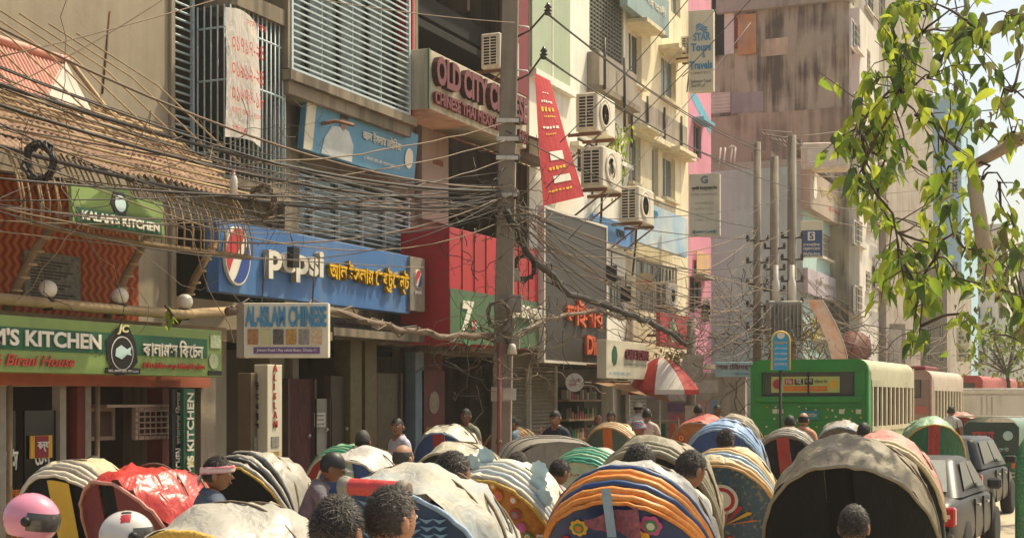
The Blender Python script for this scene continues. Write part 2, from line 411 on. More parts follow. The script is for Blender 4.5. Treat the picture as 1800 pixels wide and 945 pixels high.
# bulging balcony cage with a round corner
bal = []
Xo = XF + .55
ya, yb = lx(342), lx(470)
bal = [(ya, -.05), (ya, -.55)] + [(yb-.55 + .55*math.sin(a), -.0-.55*math.cos(a)) for a in [i*math.pi/2/8 for i in range(9)]]
def along(pts, n):
    L = [0]
    for a, b in zip(pts, pts[1:]): L.append(L[-1] + math.dist(a, b))
    out = []
    for k in range(n):
        s = L[-1]*k/(n-1); i = max(j for j in range(len(L)) if L[j] <= s + 1e-9); i = min(i, len(pts)-2)
        f = (s - L[i]) / max(L[i+1]-L[i], 1e-6); out.append(tuple(pts[i][q] + (pts[i+1][q]-pts[i][q])*f for q in (0, 1)))
    return out
zcb, zct = fz(342, 283, Xo) - .1, fz(342, -20, Xo)
cage = None
for z, hh in ((zcb-.16, .16), (zct, .22)):
    bc = MB(); o1 = [(p[0]+.05, p[1]-.06) for p in along(bal, 24)]
    n = len(o1); vs = [(p[0], p[1], z) for p in o1] + [(p[0], p[1], z+hh) for p in o1] + [(ya, .0, z), (yb, .0, z), (ya, .0, z+hh), (yb, .0, z+hh)]
    fs = [(i, i+1, n+i+1, n+i) for i in range(n-1)] + [tuple([2*n] + list(range(n))[::1] + [2*n+1])[::-1], tuple([2*n+2] + list(range(n, 2*n)) + [2*n+3])]
    bc.add(vs, fs, 0); cage = bc.build('balcony' if cage is None else 'balcony_hood', m_concd, bA)
me = MB().tube([(0,0,zcb),(0,0,zct)], .013, 5).mesh('bar', m_bluesteel)
for (a, b) in along(bal, 25): share('bar', me, cage, (a, b, 0))
for z in (zcb+.35, zcb+1.3, zct-.3):
    MB().tube([(p[0], p[1], z) for p in along(bal, 22)], .016, 5).build('rail', m_bluesteel, cage)
boxpart('column', m_concd, bA, lx(478), lx(500), -.22, -.003, 3.2, 13.4)
boxpart('column', m_concd, bA, lx(468), lx(477), -.1, -.004, 3.2, 13.4)
boxpart('corner_pilaster', m_conc, bA, lx(296), lx(302.5), -.05, -.004, 3.2, 13.4)
for k, (px, py) in enumerate([(193, 105)]):
    MB().tube([(lx(px), -.01, fz(px, 20, XF)), (lx(px-14), -.012, fz(px-14, 165, XF))], .012, 4).build('rust_streak_pipe', m_rust, bA)

# ---- B: building with projecting window boxes
bB, hB, WB, YB = building('window_box_building', 'brown concrete building with projecting barred window boxes above the blue cola board', XF, 500.5, 730, 13.2, m_concd,
    [(506, 718, 286, 425, 'p'), (.3, 4.2, .15, 3.1), (515, 718, -80, 100, 'p')])
lB = lambda px, X=XF: fx(px, X) - YB
Xw = -10.85; a0, a1 = lB(513, Xw), lB(722, Xw); wz = fz(513, 122, Xw); wt = wz + 2.6; yo = XF - Xw
wb = MB(); wb.box(a0-.12, a1+.12, yo-.06, -.003, wz-.16, wz-.02); box = wb.build('window_box', m_concd, bB)
boxpart('window_ledge', m_concd, bB, a0-.05, a1+.05, yo+.02, -.004, wz-.34, wz-.165); boxpart('window_hood', m_concd, bB, a0-.12, a1+.12, yo-.06, -.003, wt, wt+.16)
boxpart('window_frame', m_bluesteel, box, a0, a0+.05, yo, yo+.05, wz-.01, wt); boxpart('window_frame', m_bluesteel, box, a1-.05, a1, yo, yo+.05, wz-.01, wt)
boxpart('window_frame', m_bluesteel, box, a0+.05, a1-.05, yo+.002, yo+.05, wz-.01, wz+.04)
for k in range(4):
    p = a0 + (a1-a0)*(k/4); boxpart('pane', M('curtained_glass', '#7d8577', .18, .35, 2.5, col2='#4b5249'), box, p+.02, p+(a1-a0)/4-.02, yo+.30, yo+.32, wz+.04, wt-.02)
    boxpart('mullion', m_darksteel, box, p+(a1-a0)/4-.09, p+(a1-a0)/4-.03, yo+.24, yo+.29, wz+.04, wt)
    boxpart('mullion', m_bluesteel, box, p+(a1-a0)/4-.015, p+(a1-a0)/4+.01, yo+.05, yo+.08, wz+.04, wt)
me = MB().box(a0, a1, -.01, .012, -.012, .012).mesh('bar', m_bluesteel)
for k in range(27): share('bar', me, box, (0, yo+.02, wz + .1 + k*.094))
boxpart('side_panel', m_red, box, a1+.06, a1+.12, yo, -.005, wz, wt); boxpart('side_panel', m_concd, box, a0-.1, a0-.04, yo, -.005, wz, wt)
boxpart('bracket_plate', m_rust, bB, lB(512), lB(540), -.35, -.004, wz-.62, wz-.56)
mb = MB(); mb.tube([(lB(515),-.04,wz-.6),(lB(515),-.75,wz-.55),(lB(535),-.85,wz-.56)], .03, 5); mb.build('bracket', m_rust, bB)
# lower barred window
h = hB[0]; me = MB().box(h[0], h[1], -.012, .012, -.012, .012).mesh('bar', m_bluesteel)
lw = MB().box(h[0], h[0]+.05, -.03, .03, h[2], h[3]).box(h[1]-.05, h[1], -.03, .03, h[2], h[3]).box(h[0]+.05, h[1]-.05, -.028, .03, h[3]-.05, h[3]).build('barred_window', m_bluesteel, bB)
for k in range(14): share('bar', me, lw, (0, -.04, h[2] + .05 + (h[3]-h[2]-.1)*k/13))
for k in range(1, 5): boxpart('mullion', m_steel, lw, h[0]+(h[1]-h[0])*k/5-.03, h[0]+(h[1]-h[0])*k/5+.03, .03, .08, h[2], h[3]-.05)
for k in range(5): boxpart('pane', m_glass, lw, h[0]+(h[1]-h[0])*k/5+.03, h[0]+(h[1]-h[0])*(k+1)/5-.03, .1, .115, h[2], h[3])
boxpart('column', m_concd, bB, lB(500.5), lB(511), -.14, -.004, .15, 13)
for k, px in enumerate((622, 648)): boxpart('tiled_column', m_tile, bB, lB(px-6, -11.2), lB(px+14, -11.2), -.3, -.005, .15, 3.4)

boxpart('canopy', m_concd, bB, -.02, WB, -.85, -.003, 3.12, 3.24)  # slab added to shade the shopfronts below
# ---- C: building with the dark open floor
bC, hC, WC, YC = building('open_floor_building', 'dark building with an unglazed open floor behind the concrete lamp pole', XF, 730.5, 930, 13.0, m_concd,
    [(735, 902, -140, 150, 'p'), (780, 926, 215, 520, 'p'), (.3, 5.0, .15, 3.0)])
lC = lambda px, X=XF: fx(px, X) - YC
boxpart('column', m_maroon, bC, lC(908, -11.3), lC(929, -11.3)+.0, -.2, -.004, fz(908, 170, XF), 13)
boxpart('ledge', m_concd, bC, -.0, WC, -.35, -.004, fz(735, 205, XF)-.15, fz(735, 205, XF))
boxpart('concrete_panel', m_greyw, bC, lC(731), lC(778), -.12, -.006, fz(735, 385, XF), fz(735, 222, XF))
boxpart('rust_stain', m_rust, bC, lC(750), lC(768), -.126, -.121, fz(755, 290, XF), fz(755, 280, XF))
for a, b, py in ((745, 880, 222), (893, 952, 225)):
    mb = MB(); n = 26; y0, y1 = lC(a), lC(b); zz = fz(a, py, XF)
    mb.grid(lambda u, v: (y0+(y1-y0)*u, -.9*v, zz - .35*v - .02*abs(math.sin(u*n*1.6))), n*2, 2)
    mb.build('scalloped_awning', M('old_awning', '#a08a72', .85, .2, 3, spots=.4), bC)
boxpart('beam', m_dark, bC, .3, WC-.3, .4, .7, 9.2, 9.6)
for px in (800, 850): boxpart('ceiling_joist', m_brown, bC, lC(px), lC(px)+.12, .35, 2.4, 9.75, 9.95)
boxpart('shop_column', M('blue_grey_paint', '#6a7b85', .7, .2, 3), bC, lC(716, -11.3)+.3, lC(716,-11.3)+.62, -.2, -.005, .15, 3.0)
boxpart('shop_panel', M('dark_red_panel', '#5d2420', .6, .25, 3), bC, lC(740), lC(780), .02, .06, .15, 3.0)

boxpart('canopy', m_concd, bC, 0, WC, -.9, -.003, 3.02, 3.14)  # added overhang, keeps the sun off this ground floor
# ---- D: white building
bD, hD, WD, YD = building('white_building', 'bright white plastered building with a dark lattice window and green panel', XF, 930.5, 1100, 15.5, m_white,
    [(1036, 1096, -40, 87, 'p'), (1015, 1075, 238, 300, 'p'), (.3, 5.2, .15, 3.0), (1070, 1098, 480, 560, 'p')])
lD = lambda px, X=XF: fx(px, X) - YD
boxpart('tinted_panel', m_cloudy, bD, lD(931), lD(998), -.06, -.004, fz(931, 118, XF), fz(931, -90, XF))
boxpart('panel_seam', m_white, bD, lD(966), lD(967.5), -.07, -.062, fz(931, 118, XF), fz(931, -90, XF))
boxpart('ledge', m_white, bD, lD(930.5), lD(1003), -.16, -.005, fz(931, 128, XF)-.08, fz(931, 121, XF))
h = hD[0]; lat = MB().box(h[0], h[1], .12, .14, h[2], h[3]).build('lattice_window', m_dark, bD)
me = MB().box(-.02, .02, 0, .06, h[2], h[3]).mesh('lattice_bar', M('lattice_grey', '#6e6b60', .7, .2, 4)); 
for k in range(12): share('lattice_bar', me, lat, (h[0]+(h[1]-h[0])*(k+.5)/12, .02, 0))
me = MB().box(h[0], h[1], 0, .05, -.018, .018).mesh('lattice_bar', M('lattice_grey', '#6e6b60'))
for k in range(17): share('lattice_bar', me, lat, (0, .024, h[2]+(h[3]-h[2])*(k+.5)/17))
boxpart('balcony_panel', m_greyw, bD, lD(1032), lD(1099), -.3, -.006, fz(1033, 152, XF), fz(1033, 92, XF))
boxpart('balcony_ledge', m_concd, bD, lD(1031), lD(1100), -.4, -.005, fz(1033, 163, XF), fz(1033, 153, XF))
for px, p0, p1 in ((1032, 70, 160), (1068, 105, 235)): MB().tube([(lD(px), -.43, fz(px, p0, XF)), (lD(px), -.43, fz(px, p1, XF))], .035, 6).build('drain_pipe', m_darksteel, bD)
h = hD[1]; w = MB().box(h[0], h[1], .1, .12, h[2], h[3]).build('grille_window', m_dark, bD)
me = MB().tube([(0,0,h[2]),(0,0,h[3])], .01, 4).mesh('bar', m_darksteel)
for k in range(12): share('bar', me, w, (h[0]+(h[1]-h[0])*(k+.5)/12, .0, 0), (0, R(18 if k % 2 else -18), 0))
boxpart('balcony_ledge', m_white, bD, lD(1003), lD(1100), -.2, -.005, fz(1033, 262, XF)-.1, fz(1033, 262, XF))
h = hD[3]; window(bD, *h, n=2, bars=5)

boxpart('canopy', m_concd, bD, 0, WD, -.9, -.003, 3.02, 3.14)  # slab put in to throw the shops beneath into shade
# ---- E: cream building
hE0 = [(1105, 1128, 48, 140, 'p'), (1162, 1188, 92, 168, 'p'), (1106, 1126, 232, 318, 'p'), (1146, 1157, 255, 345, 'p'), (1165, 1187, 270, 345, 'p'), (.4, 4.6, .15, 3.0), (1118, 1190, 452, 545, 'p'), (1180, 1196, -30, 20, 'p')]
bE, hE, WE, YE = building('cream_building', 'peeling cream plastered building with shaded windows above the blue hoarding', XF, 1100.5, 1210, 17, m_beige, hE0)
lE = lambda px, X=XF: fx(px, X) - YE
for k, h in enumerate(hE):
    if k == 5: continue
    window(bE, *h, n=2 if k != 6 else 4, y=.1, sill=m_beige if k < 5 else None, bars=0 if k != 6 else 12, pane=m_glassd if k in (0, 6) else m_glass)
    if k < 5 and k != 3: boxpart('sunshade', m_beige, bE, h[0]-.2, h[1]+.25, -.55, -.006, h[3]+.05, h[3]+.15)
boxpart('plaster_band', m_greyw, bE, lE(1104), lE(1203), -.09, -.005, fz(1104, 218, XF), fz(1104, 165, XF))
boxpart('ledge', m_beige, bE, lE(1103), lE(1206), -.3, -.005, fz(1104, 232, XF), fz(1104, 222, XF))
for px, p0, p1 in ((1102, 125, 260), (1130, 170, 235), (1160, 190, 256), (1190, 205, 268)): MB().tube([(lE(px), -.13, fz(px, p0, XF)), (lE(px), -.13, fz(px, p1, XF))], .035, 6).build('drain_pipe', m_darksteel, bE)
boxpart('canopy', m_concd, bE, 0, WE, -.9, -.003, 3.02, 3.14)  # added slab that blocks the sun over the shop openings
# ---- F: pink building
bF, hF, WF, YF = building('pink_building', 'narrow bright pink painted building with a blue stripe', XF, 1210.5, 1250, 17, m_pink,
    [(1219, 1233, 215, 272, 'p'), (1192+20, 1222, 485, 548, 'p'), (1218, 1233, 490, 540, 'p')])
lF = lambda px, X=XF: fx(px, X) - YF
for h in hF: window(bF, *h, n=2, y=.06, bars=6, barm=m_darksteel, pane=m_glassd)
boxpart('sunshade', M('blue_sunshade', '#6ba3b8', .7), bF, hF[0][0]-.15, hF[0][1]+.2, -.35, -.006, hF[0][3]+.03, hF[0][3]+.12)
boxpart('sunshade', m_greyw, bF, hF[2][0]-.2, hF[2][1]+.3, -.4, -.006, hF[2][3]+.03, hF[2][3]+.12)
zs = fz(1215, 170, XF); MB().add([(lF(1214),-.006,zs),(lF(1249),-.006,zs-.75),(lF(1249),-.006,zs-.35),(lF(1214),-.006,zs+.35)], [(0,1,2,3)]).build('painted_stripe', M('blue_stripe', '#5fb0c4', .7), bF)
lp = MB()
lp.lathe([(.26,0),(.34,0),(.34,.05),(.26,.05),(.26,0)], (lF(1238), -.1, fz(1238, 545, XF)), 20, 'y'); lp.build('iron_ring_ornament', m_darksteel, bF)

# ================================================================== the restaurant with the bamboo roof (projects in front of A)
XK = -9.6
YK = fx(-190, XK); YK1 = fx(392, XK)
kal = thing('bamboo_roof_restaurant', 'two storey restaurant with an orange zigzag wall and bamboo slatted roof', 'building', (XK, YK, 0), FACE)
lK = lambda px, X=XK: fx(px, X) - YK
def zigzag_material():
    m = bpy.data.materials.new('orange_zigzag_paint'); m.use_nodes = True; N = m.node_tree.nodes; L = m.node_tree.links
    tc = N.new('ShaderNodeTexCoord'); sp = N.new('ShaderNodeSeparateXYZ'); L.new(tc.outputs['Object'], sp.inputs[0])
    def ma(op, a, b=None):
        n = N.new('ShaderNodeMath'); n.operation = op
        for i, q in enumerate((a, b)):
            if q is None: continue
            if isinstance(q, (int, float)): n.inputs[i].default_value = q
            else: L.new(q, n.inputs[i])
        return n.outputs[0]
    tri = ma('PINGPONG', ma('MULTIPLY', sp.outputs['Z'], 1.0), .07)
    w = ma('PINGPONG', ma('ADD', sp.outputs['X'], ma('MULTIPLY', tri, .8)), .055)
    f = N.new('ShaderNodeMapRange'); f.inputs[1].default_value = .018; f.inputs[2].default_value = .032; L.new(w, f.inputs[0])
    nz = N.new('ShaderNodeTexNoise'); nz.inputs['Scale'].default_value = 4; L.new(tc.outputs['Object'], nz.inputs['Vector'])
    mx = N.new('ShaderNodeMix'); mx.data_type = 'RGBA'; L.new(f.outputs[0], mx.inputs[0]); mx.inputs[6].default_value = (*lin('#b2602e'), 1); mx.inputs[7].default_value = (*lin('#8a3a20'), 1)
    m2 = N.new('ShaderNodeMix'); m2.data_type = 'RGBA'; m2.blend_type = 'MULTIPLY'; m2.inputs[0].default_value = .5; L.new(mx.outputs[2], m2.inputs[6]); L.new(nz.outputs['Color'], m2.inputs[7])
    L.new(mx.outputs[2], N['Principled BSDF'].inputs['Base Color']); N['Principled BSDF'].inputs['Roughness'].default_value = .85
    return m
zf0, zf1 = fz(0, 545, XK), fz(0, 385, XK)         # terrace floor and wall top
MB().box(0, lK(290), .35, .55, zf0, zf1+.5).build('zigzag_wall', zigzag_material(), kal)
boxpart('terrace_floor', m_woodd, kal, 0, lK(392), -.05, 1.8, zf0-.16, zf0-.004)
boxpart('fascia', M('orange_fascia', '#a6573b', .7, .2, 3), kal, 0, lK(370), .0, .1, fz(0, 665, XK)-.06, fz(0, 640, XK))
boxpart('notice_panel', M('notice_board', '#8a8272', .8, .3, 20, col2='#5c564b'), kal, lK(42, XK-.33), lK(140, XK-.33), .318, .345, fz(42, 528, XK), fz(42, 430, XK))
for k in range(14):
    z = fz(42, 432, XK) - .04 - k*.032
    boxpart('printed_line', M('print_grey', '#413b33', .8), kal, lK(52, XK-.33), lK(90 + (k*29) % 40, XK-.33), .312, .316, z-.012, z)
# ground floor: glass doors, pillars, window cage
boxpart('back_wall', M('dark_brown_wall', '#3a2920', .8, .3, 3), kal, 0, lK(392), 1.2, 1.3, .15, zf0-.2)
boxpart('side_wall', m_concd, kal, lK(366), lK(392), .1, 1.8, .15, zf0-.18)
for px in (22, 128, 172): boxpart('door_post', M('dull_aluminium', '#9b8f7d', .5, .15, 8), kal, lK(px), lK(px)+.09, .16, .26, .15, fz(0, 672, XK))
MB().tube([(lK(5),.05,fz(5,676,XK)),(lK(190),.05,fz(190,674,XK))], .022, 6).build('bamboo_rail', m_wood, kal)
for px in (18, 172):
    MB().tube([(lK(px),.02,.15),(lK(px)+.02,.02,fz(px,676,XK))], .028, 6).build('bamboo_post', m_woodd, kal)
boxpart('red_post', M('brick_red_paint', '#6d2a20', .7, .2, 3), kal, lK(150), lK(163), .1, .25, .15, fz(0, 665, XK)-.07)
boxpart('red_post', M('brick_red_paint', '#6d2a20'), kal, lK(292), lK(305), .05, .25, .15, fz(0, 665, XK)-.07)
door = boxpart('glass_door', M('black_glass', '#12100f', .15, .2, 4), kal, lK(24), lK(56), .2, .22, .15, fz(24, 722, XK)+.0)
door2 = boxpart('glass_door', M('black_glass', '#12100f'), kal, lK(72), lK(126), .2, .22, .15, fz(24, 722, XK))
m_letw = M('white_lettering', '#e9e3d4', .6, .05); m_leto = M('orange_lettering', '#d8741f', .6, .1)
txt(door, "ালাম'স", lK(27), 1.52, .24, .2, m_letw, y=.19, shear=.3); txt(door, 'চাইনিজ', lK(26), 1.25, .27, .11, m_leto, y=.19)
txt(door2, 'চেন', lK(86), 1.55, .22, .17, m_letw, y=.19, shear=-.2); txt(door2, 'বিরানী হাউজ', lK(76), 1.25, .42, .11, m_leto, y=.19)
for k in range(3): txt(door, ('এন্ড', 'ভাই', 'কাবাব')[k], lK(40), 1.0-.14*k, .16, .08, m_leto, y=.19)
cl = boxpart('closed_tag', M('yellow_tag', '#d09a2c', .6), kal, lK(78), lK(116), .17, .185, 1.62, 1.84)
boxpart('tag_centre', M('crimson_tag', '#8e1f2b', .6), cl, lK(86), lK(108), .16, .168, 1.625, 1.835); txt(cl, 'বন্ধ', lK(88), 1.68, .16, .1, m_letw, y=.155)
# window cage with shutter
xa, xb, xc = lK(188), lK(240), lK(300); zc0, zc1 = fz(188, 775, XK), fz(188, 716, XK)
wc = MB().box(xa, xb, .3, .34, zc0, zc1).build('window_cage', m_brown, kal)
for (a, b) in ((xa, xb), (xb+.01, xc)):
    mb = MB(); y = .28 if a == xa else .02
    mb.box(a, a+.04, y, y+.05, zc0, zc1); mb.box(b-.04, b, y, y+.05, zc0, zc1); mb.box(a+.04, b-.04, y, y+.05, zc0, zc0+.04); mb.box(a+.04, b-.04, y, y+.05, zc1-.04, zc1); mb.build('cage_frame', M('dusty_rose_paint', '#9a7f6d', .7, .2, 5), wc)
me = MB().tube([(0,0,zc0),(0,0,zc1)], .009, 5).mesh('bar', M('dusty_rose_paint', '#9a7f6d'))
for k in range(6): share('bar', me, wc, (xb+.06+(xc-xb-.1)*k/5, .02, 0))
me = MB().tube([(xb,0,0),(xc,0,0)], .009, 5).mesh('bar', M('dusty_rose_paint', '#9a7f6d'))
for k in range(5): share('bar', me, wc, (0, .01, zc0+.06+(zc1-zc0-.1)*k/4))
boxpart('cage_top', M('dusty_rose_paint', '#9a7f6d'), wc, xa, xc, -.0, .4, zc1+.002, zc1+.03)
# slatted roof: two rows of curved bamboo slats over the eave and over the little gable
zr = fz(0, 262, XK+.5)
def bslat(x, y_up, z_up, y_mid, z_mid, y_lo, z_lo):
    pts = []
    for k in range(9):
        t = k / 8; a = (1-t)**2; b = 2*t*(1-t); c = t*t
        pts.append((x, a*y_up + b*y_mid + c*y_lo, a*z_up + b*z_mid + c*z_lo))
    return MB().tube(pts, .0095, 5).mesh('roof_slat', m_wood)
slat_me = bslat(0, .9, zr+1.05, -.75, zr+.15, -.62, zr-.62)
roof = MB().grid(lambda u, v: (lK(-150)+(lK(432, XK+.6)-lK(-150))*u, 1.0-1.6*v, zr+1.0-.62*v-.35*v*v+.014*math.sin(u*300)+.02*math.sin(u*17+v*3)), 300, 5).build('roof', M('weathered_slat_roof', '#a3826a', .85, .25, 5, streak=.5, dirt='#54402f', spots=.3), kal)
n = 46
for k in range(n): share('roof_slat', slat_me, roof, (lK(-60)+(lK(440, XK+.6)-lK(-60))*k/(n-1)+random.uniform(-.02,.02), random.uniform(-.03,.03), random.uniform(-.02,.02)))
me = MB().tube([(lK(-60),0,0),(lK(436, XK+.6),0,0)], .016, 5).mesh('roof_batten', m_wood)
for k in range(10):
    v = k/9; share('roof_batten', me, roof, (0, .92-1.55*v + random.uniform(-.02,.02), zr+1.02-.62*v-.33*v*v))
MB().tube([(lK(-60), -.6, zr-.6), (lK(150,XK+.6), -.62, zr-.66), (lK(440,XK+.6), -.6, zr-.62)], .03, 6).build('eave_pole', m_woodd, roof)
# long rafters rising to the ridge
for k in range(9):
    xx = lK(-40) + k*.46
    MB().tube([(xx, -.55, zr+.28), (xx-.42, .5, zr+1.35), (xx-.6, 1.5, zr+2.0)], .010, 5).build('rafter', m_wood, roof)
# pink tin gable
g0, g1 = lK(-60, XK-1.0), lK(112, XK-1.0); zg = fz(60, 92, XK-1.0)
MB().grid(lambda u, v: (g0+(g1-g0)*u - .0*v, 1.0-.75*v, zg-.02-1.15*v+.022*math.sin(u*150)), 150, 2).build('tin_roof', m_tin, kal)
MB().tube([(g0, 1.0, zg+.01), (g1+.05, 1.0, zg+.02)], .05, 6).build('ridge_cap', m_tin, kal)
m_gab = M('whitewashed_board', '#c4b8ab', .8, .12, 3, streak=.4, dirt='#9b8371')
gA = (lK(116, XK-.95), .95, zg-.01); gB = (lK(36, XK-.2), .2, fz(36, 262, XK-.2)); gC = (lK(196, XK-.35), .35, fz(196, 262, XK-.35))
MB().add([gA, gB, gC], [(0,1,2)]).add([(q[0], q[1]+.04, q[2]) for q in (gA, gB, gC)], [(2,1,0)]).build('gable_board', m_gab, kal)
MB().tube([(g1+.02,.93,zg),(g1+1.1,.35,zg-1.4)], .03, 5).build('hip_pole', m_wood, kal)
for px, py0, py1, dx in ((100, 385, 520, -.35), (262, 412, 545, -.3), (378, 425, 552, -.3)):
    x = lK(px, XK+.3); MB().tube([(x, -.3, fz(px, py0, XK+.3)), (x+dx*.5, -.15, (fz(px,py0,XK+.3)+fz(px,py1,XK+.3))/2), (x+dx, .0, zf0)], .045, 6).build('bamboo_strut', m_woodd, kal)
    for q in range(7):
        t = (q+.5)/7; MB().lathe([(.052,-.012),(.058,0),(.052,.012)], (x+dx*t, -.3+.3*t, fz(px,py0,XK+.3)*(1-t)+zf0*t), 8).build('rope_lashing', m_wood, kal)
tag(MB().tube([(XK+.12, fx(-60, XK), fz(0, 530, XK)+.02), (XK+.14, fx(150, XK), fz(150, 541, XK)), (XK+.16, fx(300, XK), fz(300, 553, XK)), (XK+.1, fx(415, XK), fz(415, 545, XK))], .055, 7).build('bamboo_pole', m_wood), 'thick horizontal bamboo pole along the terrace above the green board', 'pole')
for k, (px, py) in enumerate(((84, 508), (211, 520), (325, 530))):
    p = Vector((XK+.12, fx(px, XK+.12), fz(px, py, XK+.12)))
    t = thing('globe_lamp', ('white globe lamp in front of the notice panel', 'white globe lamp with a brown top in the middle of the terrace', 'white globe lamp beside the dark doorway')[k], 'lamp', p - Vector((0,0,.2)), 0, 'globe lamps along the terrace rail')
    MB().ball((0,0,.2), .088, 16, 12).build('globe', M('milky_globe', '#e6dccb', .35, .06, 5, spots=.2, dirt='#8f7358'), t)
    MB().lathe([(.05,.0),(.05,.06),(.07,.08),(.07,.11),(.03,.13)], n=12).build('base', m_blackp, t)

# ================================================================== far end of the street
YG = 48
def front_block(name, label, px0, px1, py_top, Y, mat, depth=8, holes=(), H=None, zb=0):
    X0, X1 = gx(px0, Y), gx(px1, Y); H = H if H else gz((px0+px1)/2, py_top, Y); W = X1 - X0
    b = thing(name, label, 'building', (X0, Y, 0), 0)
    hs = [(gx(h[0], Y)-X0, gx(h[1], Y)-X0, gz(h[0], h[3], Y), gz(h[0], h[2], Y)) for h in holes]
    MB().wall(W, H-zb, hs, .3, z0=zb).build('wall', mat, b)
    boxpart('side_wall', mat, b, W-.3, W, .302, depth, zb, H-.2); boxpart('side_wall', mat, b, 0, .3, .302, depth, zb, H-.2)
    boxpart('roof_slab', mat, b, 0, W, .302, depth, H-.2, H-.002)
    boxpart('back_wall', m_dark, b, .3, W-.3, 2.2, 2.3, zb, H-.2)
    for h in hs: window(b, *h, n=2, y=.1, pane=m_glassd, hbars=6)
    return b, hs, W, X0
bG, hG, WG, XG = front_block('stained_wall_building', 'huge rain-stained brown blank wall of the tall building behind the lamp poles', 1250, 1492, 12, YG, m_bigwall, 9, [(1249, 1284, 164, 200)])
lG = lambda px: gx(px, YG) - XG
boxpart('plaster_patch', M('pale_patch', '#c9b698', .9, .15, 1.5, streak=.4), bG, lG(1338), lG(1385), -.02, -.004, gz(1340, 100, YG), gz(1340, 70, YG))
boxpart('plaster_patch', M('lavender_patch', '#a59c98', .9, .12, 1.2, streak=.3), bG, lG(1286), lG(1342), -.02, -.004, gz(1286, 200, YG), gz(1286, 165, YG))
boxpart('plaster_band', M('dull_band', '#b4a38a', .9, .15, .8, streak=.5), bG, lG(1251), lG(1491), -.05, -.004, gz(1300, 300, YG), gz(1300, 203, YG))
boxpart('rusty_sheet', M('orange_sheet', '#c28a4f', .7, .25, 2, streak=.5, dirt='#8f8a84'), bG, lG(1298), lG(1330), -.1, -.02, gz(1300, 98, YG), gz(1300, 28, YG))
boxpart('door_leaf', m_maroon, bG, lG(1292), lG(1297), -.08, -.02, gz(1300, 85, YG), gz(1300, 32, YG))
boxpart('corner_post', M('off_white_post', '#d8cfbf', .8, .1), bG, lG(1274), lG(1291), -.06, -.003, gz(1280, 96, YG), gz(1280, -30, YG))
boxpart('recess_shade', m_dark, bG, lG(1252), lG(1273), -.03, -.003, gz(1280, 96, YG), gz(1280, -30, YG))  # flat near-black panel standing in for the shade of a recess
boxpart('roof_parapet', m_greyw, bG, lG(1262), WG+.2, -.25, .3, gz(1400, 12, YG)+.003, gz(1400, -40, YG))
# right-hand face of G: white plaster with windows, receding along the street
XR = gx(1492, YG)
def receding(name, label, X, Y0, Y1, H, mat, holes=(), zb=0, depth=6):
    b = thing(name, label, 'building', (X, Y0, 0), FACE); W = Y1 - Y0
    hs = []
    for h in holes: hs.append((fx(h[0], X)-Y0, fx(h[1], X)-Y0, fz(h[0], h[3], X), fz(h[0], h[2], X)))
    MB().wall(W, H-zb, hs, .25, z0=zb).build('wall', mat, b)
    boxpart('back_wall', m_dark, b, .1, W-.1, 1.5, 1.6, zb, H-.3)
    boxpart('roof_slab', mat, b, 0, W, .252, depth, H-.25, H-.002)
    boxpart('side_wall', mat, b, 0, .25, .252, depth, zb, H-.252)
    for h in hs: window(b, *h, n=2, y=.08, pane=m_glassd, hbars=4, sill=m_palewall)
    return b
Y_a = YG + 9.2
receding('white_flats', 'white plastered flats with small windows beside the stained brown wall', XR+.35, YG+.02, fx(1545, XR+.35), 15.2, m_palewall,
    [(1501, 1512, 30, 82), (1524, 1530, 85, 125), (1505, 1518, 160, 215), (1506, 1516, 385, 428), (1524, 1530, 365, 400), (1507, 1516, 500, 550), (1522, 1530, 475, 510)])
receding('teal_flats', 'pale teal flats under the long beige shop fascia', XR-.6, YG-4.4, YG-.02, gz(1480, 290, YG-4), m_teal, [(1438, 1462, 405, 448), (1430, 1462, 520, 590)])
yI = fx(1545, XR+.35)
receding('grey_flats', 'grey flats with curtained balconies beyond the white flats', XR+.6, yI+.05, yI+9, 12.5, m_greyw,
    [(1546, 1562, 340, 390), (1546, 1566, 450, 505), (1544, 1552, 240, 280), (1560, 1572, 130, 190)])
receding('concrete_tower', 'unfinished concrete tower rising behind the white flats', XR-1.5, YG+9.5, YG+34, 24, m_greyw,
    [(1520, 1535, -60, 10), (1545, 1556, -60, 40), (1530, 1545, 60, 130), (1552, 1562, 90, 160), (1566, 1578, 120, 190)])
# low grey block with a terrace in front of the stained wall
bL, hL, WL, XL = front_block('terrace_block', 'low grey block with a roof terrace in front of the stained wall', 1252, 1425, 305, YG-3.2, M('mauve_grey', '#8d8776', .9, .14, .7, streak=.5, dirt='#5f574e', bump=.2), 3.0, [(1258, 1285, 480, 520), (1360, 1385, 330, 380), (1390, 1412, 330, 380), (1262, 1300, 560, 640)])
lL = lambda px: gx(px, YG-3.2) - XL
boxpart('terrace_slab', m_greyw, bL, -.2, WL+.2, -.5, 2.9, gz(1300, 303, YG-3.2), gz(1300, 290, YG-3.2))
boxpart('parapet', m_greyw, bL, -.2, lL(1330), -.45, -.3, gz(1300, 330, YG-3.2), gz(1300, 304, YG-3.2))
for k, px in enumerate((1268, 1276, 1288, 1294)):
    MB().tube([(lL(px), -.3, gz(px, 300, YG-3.2)), (lL(px+3), -.3, gz(px, 262, YG-3.2))], .03, 5).build('white_railing_post', m_palewall, bL)
MB().tube([(lL(1286), -.3, gz(1286, 262, YG-3.2)), (lL(1291), -.3, gz(1290, 259, YG-3.2)), (lL(1297), -.3, gz(1297, 262, YG-3.2))], .03, 5).build('white_railing', m_palewall, bL)
ts = MB()
for k in range(11): ts.tube([(lL(1340)+k*.16, -.2, gz(1345, 232, YG-3.2)-k*.06), (lL(1372)+k*.16, -.2, gz(1345, 262, YG-3.2)-k*.1)], .02, 4)
